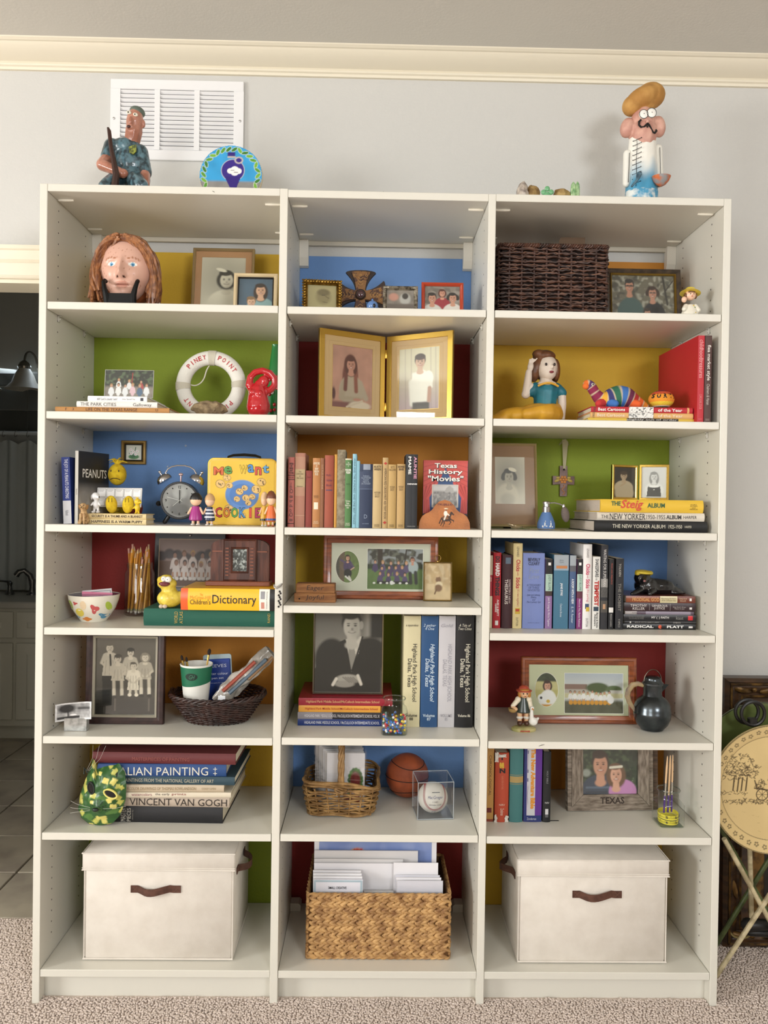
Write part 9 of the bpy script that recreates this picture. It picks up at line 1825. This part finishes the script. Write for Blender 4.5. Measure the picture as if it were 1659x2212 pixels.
van = thing('vanity','white bathroom vanity cabinet with raised panels and pale counter','vanity',(-2.45,2.45,0)); VM = M('c8c5b6',0.5)
MB().box(-0.85,0.85,0.0,0.54,0.09,0.80).box(-0.82,0.82,0.05,0.54,0,0.09).build('cabinet_body',VM,van,smooth=False); MB().box(-0.87,0.87,-0.025,0.55,0.802,0.845,0.008).build('counter',M('b5b2a8',0.25),van); MB().box(-0.87,0.87,0.52,0.545,0.846,0.96,0.004).build('backsplash',M('b5b2a8',0.25),van)
for x0,x1 in((-0.82,-0.28),(-0.26,0.26),(0.28,0.82)):
    for nm,z0,z1 in(('drawer',0.625,0.785),('door',0.13,0.595)):
        o = MB().box(x0,x1,-0.018,-0.0004,z0,z1,0.004).build(nm,VM,van,smooth=False); q = MB(); ring(q,x1-x0-0.09,z1-z0-0.08,[(0,-0.018),(0.008,-0.011),(0.03,-0.023),(0.03,-0.012),(0,-0.012)],(x0+x1)/2,z0+0.04); q.box(x0+0.075,x1-0.075,-0.023,-0.018,z0+0.07,z1-0.07); q.build('raised_panel',VM,o,smooth=False)
fa = thing('faucet','brushed metal arched faucet with lever handle on the bathroom counter','faucet',(-2.235,2.80,0.8455)); FM = M('6a6a68',0.25,0.9)
MB().lathe([(0.034,0),(0.033,0.006),(0.020,0.016),(0.016,0.05),(0.021,0.09),(0.018,0.10)],20).build('base',FM,fa); MB().tube([(0,0,0.08),(-0.012,-0.005,0.125),(-0.045,-0.015,0.158),(-0.075,-0.025,0.150),(-0.092,-0.03,0.125)],[0.019,0.017,0.016,0.018,0.020],12).build('spout',FM,fa)
b = MB(); b.lathe([(0.030,0),(0.028,0.008),(0.016,0.03),(0.013,0.055),(0.018,0.075),(0.004,0.09)],20,c=(-0.145,0,0)); b.build('handle_base',FM,fa); MB().tube([(-0.145,0,0.082),(-0.20,-0.02,0.088),(-0.235,-0.02,0.086)],[0.007,0.006,0.008],8).build('lever',FM,fa)
sc_ = thing('wall_light','vanity wall light with frosted bell shades, unlit','wall light',(-2.42,BY1,2.27)); MB().box(-0.5,0.22,-0.03,-0.0005,-0.04,0.045,0.004).build('backplate',M('5a5a56',0.4,0.3),sc_,smooth=False)
for xx in(0.075,-0.20):
    MB().tube([(xx+0.055,-0.03,0.02),(xx+0.06,-0.06,0.14),(xx+0.03,-0.10,0.185),(xx,-0.11,0.165),(xx-0.005,-0.11,0.09)],0.009,8).build('curved_arm',M('77756e',0.3,0.8),sc_,mods=SUB); MB().lathe([(0.035,0.055),(0.042,0.075),(0.030,0.10),(0.012,0.115)],20,c=(xx-0.005,-0.11,0)).build('socket_cup',M('8a887e',0.25,0.9),sc_)
    MB().lathe([(0.036,0.06),(0.060,0.02),(0.078,-0.03),(0.120,-0.075),(0.116,-0.077),(0.072,-0.030),(0.03,0.05)],28,c=(xx-0.005,-0.11,0)).build('bell_shade',M('b5b2a6',0.5),sc_)

# ================================================================ right of the bookcase: carved frame and folded tray tables
CW_ = M('4a3018',0.4,c2='2a1a0e',ns=14,stretch=(1,1,3),bump=0.5,bs=60,coat=0.2); CG = M('7a5a2a',0.4,0.4,c2='3a2812',ns=30,bump=0.6,bs=90)
for nm,lab,x0,x1,Y0,h,rx in(('carved_frame','tall dark carved wooden frame with gilt edges standing behind the tray tables',1.157,1.95,0.300,0.898,-0.02),('dark_board','dark stained wooden board leaning between the carved frame and the bookcase',1.05,1.16,0.335,0.46,-0.03)):
    t = thing(nm,lab,'frame' if nm=='carved_frame' else 'board',((x0+x1)/2,Y0,0),rx=rx); wd = x1-x0
    if nm=='dark_board':
        for k in range(3):MB().box(-wd/2+k*wd/3,-wd/2+(k+1)*wd/3-0.004,0.004*k,0.02,0,h-0.02*k,0.002).build('strip',CW_,t,smooth=False)
        continue
    q = MB(); ring(q,wd,h,[(0,0.05),(0,0.0),(0.012,-0.012),(0.020,-0.004),(0.030,-0.004),(0.052,0.012),(0.060,0.006),(0.072,0.022),(0.10,0.028),(0.10,0.05)]); q.build('moulding',CW_,t,ang=20)
    for d_,y_ in((0.014,-0.013),(0.058,0.005)):q = MB(); ring(q,wd-2*d_,h-2*d_,[(0,y_),(0.004,y_-0.004),(0.008,y_),(0.004,y_+0.006)],0,d_); q.build('gilt_edge',CG,t)
    q = MB()
    for k in range(8):
        for zz in(0.038,h-0.038):q.ell((-wd/2+0.06+k*0.095,0.004,zz),(0.036,0.010,0.012),10,6,rot=(0,0.25*(-1)**k,0)).ell((-wd/2+0.10+k*0.095,0.002,zz),(0.010,0.010,0.009),8,6)
        zz = 0.10+k*0.095; q.ell((-wd/2+0.040,0.004,zz),(0.011,0.010,0.036),8,8,rot=(0,0.25*(-1)**k,0))
    q.build('carved_leaves',CG,t,kind='stuff'); MB().box(-wd/2+0.09,wd/2-0.09,0.036,0.05,0.09,h-0.09).build('dark_panel',M('1c130c',0.5),t,smooth=False)
    q = MB(); ring(q,wd-0.20,h-0.20,[(0,0.03),(0.006,0.022),(0.05,0.024),(0.056,0.032)],0,0.10); q.build('inner_liner',CG,t,smooth=False)
    MB().tube([(-wd/2+0.06+0.035*math.cos(a),-0.006,0.055+0.02*math.sin(a))for a in[PI+k*PI/10 for k in range(11)]],[0.001]+[0.0035]*9+[0.001],6).build('crescent_carving',M('9a8a5a',0.4,0.3),t)
def tray(nm,lab,ctr,R,Y,rimc,mainc,legc,art,legs):
    t = thing(nm,lab,'tray table',(ctr[0],Y,0)); zc = ctr[1]
    q = MB().lathe([(0.001,0.004),(R*0.80,0.004),(R*0.84,0.0),(R*0.99,-0.010),(R*1.01,-0.009),(R*1.01,-0.005),(R*0.85,0.006),(R*0.80,0.009),(0.001,0.009)],72); q.v = [(p[0],p[2],p[1]+zc)for p in q.v]; q.build('tray_dish',M(mainc,0.35,coat=0.3),t)
    q = MB().tube([(R*math.cos(k*PI/36),-0.008,zc+R*math.sin(k*PI/36))for k in range(72)],0.0022,6,closed=True); q.build('rim_edge',M(rimc,0.4),t)
    if art:art.mesh('printed_scene',t,R*2.0,R*2.0,-R,zc-R,0.0,CLAY,mask=lambda X_,Y_:(X_-0.5)**2+(Y_-0.5)**2<0.2475,fn=lambda x_,y_,z_:(x_,(lambda r_:0.0034 if r_<0.80 else 0.0034-0.0042*(r_-0.80)/0.04 if r_<0.84 else-0.0008-0.0098*(r_-0.84)/0.15)(math.hypot(x_,z_-zc)/R)-0.0004,z_))
    for(x0,y0,z0,x1,y1,z1)in legs:MB().tube([(x0-ctr[0],y0-Y,z0),(x1-ctr[0],y1-Y,z1)],0.0075,10).build('leg',M(legc,0.45,c2='a89a78' if legc!='5c6a3a' else '4a5630',ns=30),t)
    return t
cv = Cv(290,290,1.0,'d8bf88',7); cv.nz(6,6,0.08); I_ = '4a3a22'; rr = random.Random(4)
for rad in(0.405,0.497):
    for k in range(150):a = 2*PI*k/150; cv.line(0.5+rad*math.cos(a),0.5+rad*math.sin(a),0.5+rad*math.cos(a+0.043),0.5+rad*math.sin(a+0.043),0.0024,I_,0.8)
for k in range(44):
    a = 2*PI*k/44; x,y = 0.5+0.452*math.cos(a),0.5+0.452*math.sin(a)+0.004*(-1)**k
    for m in range(5):cv.ell(x+0.013*math.cos(m*1.26+k),y+0.013*math.sin(m*1.26+k),0.008,0.006,I_,0.5,op=0.75)
    cv.ell(x,y,0.006,0.006,'d8bf88',0.4)
def scrib(cx,cy,rx,ry,n,w_=0.0035):
    for _ in range(n):a,r_ = rr.uniform(0,6.28),math.sqrt(rr.random()); x,y = cx+rx*r_*math.cos(a),cy+ry*r_*math.sin(a); cv.line(x,y,x+rr.uniform(-.02,.02),y+rr.uniform(-.016,.016),w_,I_,0.75)
scrib(0.24,0.33,0.13,0.10,130); scrib(0.33,0.37,0.07,0.05,50); scrib(0.20,0.40,0.09,0.05,40)
for x in(0.20,0.235,0.265,0.30):cv.line(x,0.42,x-0.01,0.52,0.006,I_)
scrib(0.30,0.605,0.20,0.018,80); scrib(0.62,0.615,0.16,0.012,45); scrib(0.2,0.54,0.12,0.015,25)
for k in range(24):a = k*PI/12; cv.line(0.42+0.045*math.cos(a),0.55+0.045*math.sin(a),0.42+0.045*math.cos(a+0.27),0.55+0.045*math.sin(a+0.27),0.004,I_)
for k in range(4):a = k*PI/4; cv.line(0.42-0.042*math.cos(a),0.55-0.042*math.sin(a),0.42+0.042*math.cos(a),0.55+0.042*math.sin(a),0.002,I_)
cv.line(0.36,0.50,0.56,0.53,0.006,I_); cv.line(0.36,0.44,0.38,0.51,0.005,I_); scrib(0.41,0.47,0.035,0.035,40); scrib(0.51,0.48,0.03,0.035,36); cv.line(0.46,0.44,0.49,0.38,0.002,I_)
scrib(0.63,0.51,0.06,0.022,50); cv.line(0.67,0.50,0.70,0.44,0.010,I_); cv.line(0.70,0.44,0.73,0.455,0.007,I_)
for x in(0.585,0.61,0.655,0.68):cv.line(x,0.52,x+rr.uniform(-.01,.01),0.585,0.004,I_)
for _ in range(14):x,y = rr.uniform(0.2,0.8),rr.uniform(0.68,0.85); cv.line(x,y,x+0.02,y+rr.uniform(-.01,.01),0.0015,'8a7448',0.4)
lg = [(1.062,0.10,0.455,1.335,0.16,0.006),(1.060,0.135,0.006,1.330,0.115,0.455),(1.17,0.16,0.46,1.196,0.185,0.150)]
t = tray('tray_table','folded cream tray table printed with a carriage scene and rose border',(1.208,0.612),0.197,0.095,'8a7a52','d8bf88','d8caa4',cv,lg)
q = MB(); q.cap((0,0,0),(0.05,0,0),0.010,0.010); MB().cap((-0.026,0.085,0.145),(0.03,0.085,0.145),0.022,0.018).cap((-0.02,0.085,0.122),(0.05,0.085,0.118),0.012,0.012).build('leg_bracket',M('151515',0.4),t)
for dx,dy in((-0.060,0.0),(-0.068,0.022)):MB().tube([(dx+0.036*math.cos(k*PI/18),0.012+dy,0.612+0.197+0.030+0.036*math.sin(k*PI/18))for k in range(36)],0.0055,8,closed=True).build('ring_handle',M('141312',0.4),t)
MB().box(-0.070,-0.046,0.008,0.030,0.612+0.190,0.612+0.212,0.003).build('handle_clip',M('141312',0.4),t,smooth=False)
tray('tray_table','folded dull green tray table standing behind the cream one',(1.212,0.655),0.200,0.185,'2a3020','5c6a3a','5c6a3a',None,[(1.08,0.235,0.006,1.36,0.215,0.50),(1.36,0.225,0.006,1.08,0.215,0.48)])
# ================================================================ lettering, then set every thing down on what carries it
finish_text()
bpy.context.view_layer.update(); dg = bpy.context.evaluated_depsgraph_get()
kids = {}
for o in COL.objects:
    if o.parent is not None:kids.setdefault(o.parent.name,[]).append(o)
def low(o):
    m = 1e9
    if o.type=='MESH':
        e = o.evaluated_get(dg); n = len(e.data.vertices)
        if n:
            a = np.zeros(n*3,dtype=np.float32); e.data.vertices.foreach_get('co',a); mw = np.array(e.matrix_world)
            m = float((a.reshape(-1,3)@mw[2,:3]).min()+mw[2,3])
    for k in kids.get(o.name,[]):m = min(m,low(k))
    return m
for o in list(COL.objects):
    if o.parent is None and 'category' in o and o['category']not in('bookcase','air vent','hook','pencil','pin','paint brush','cross'):
        d = o.location.z+0.0003-low(o)
        if abs(d)<0.02:o.location.z += d
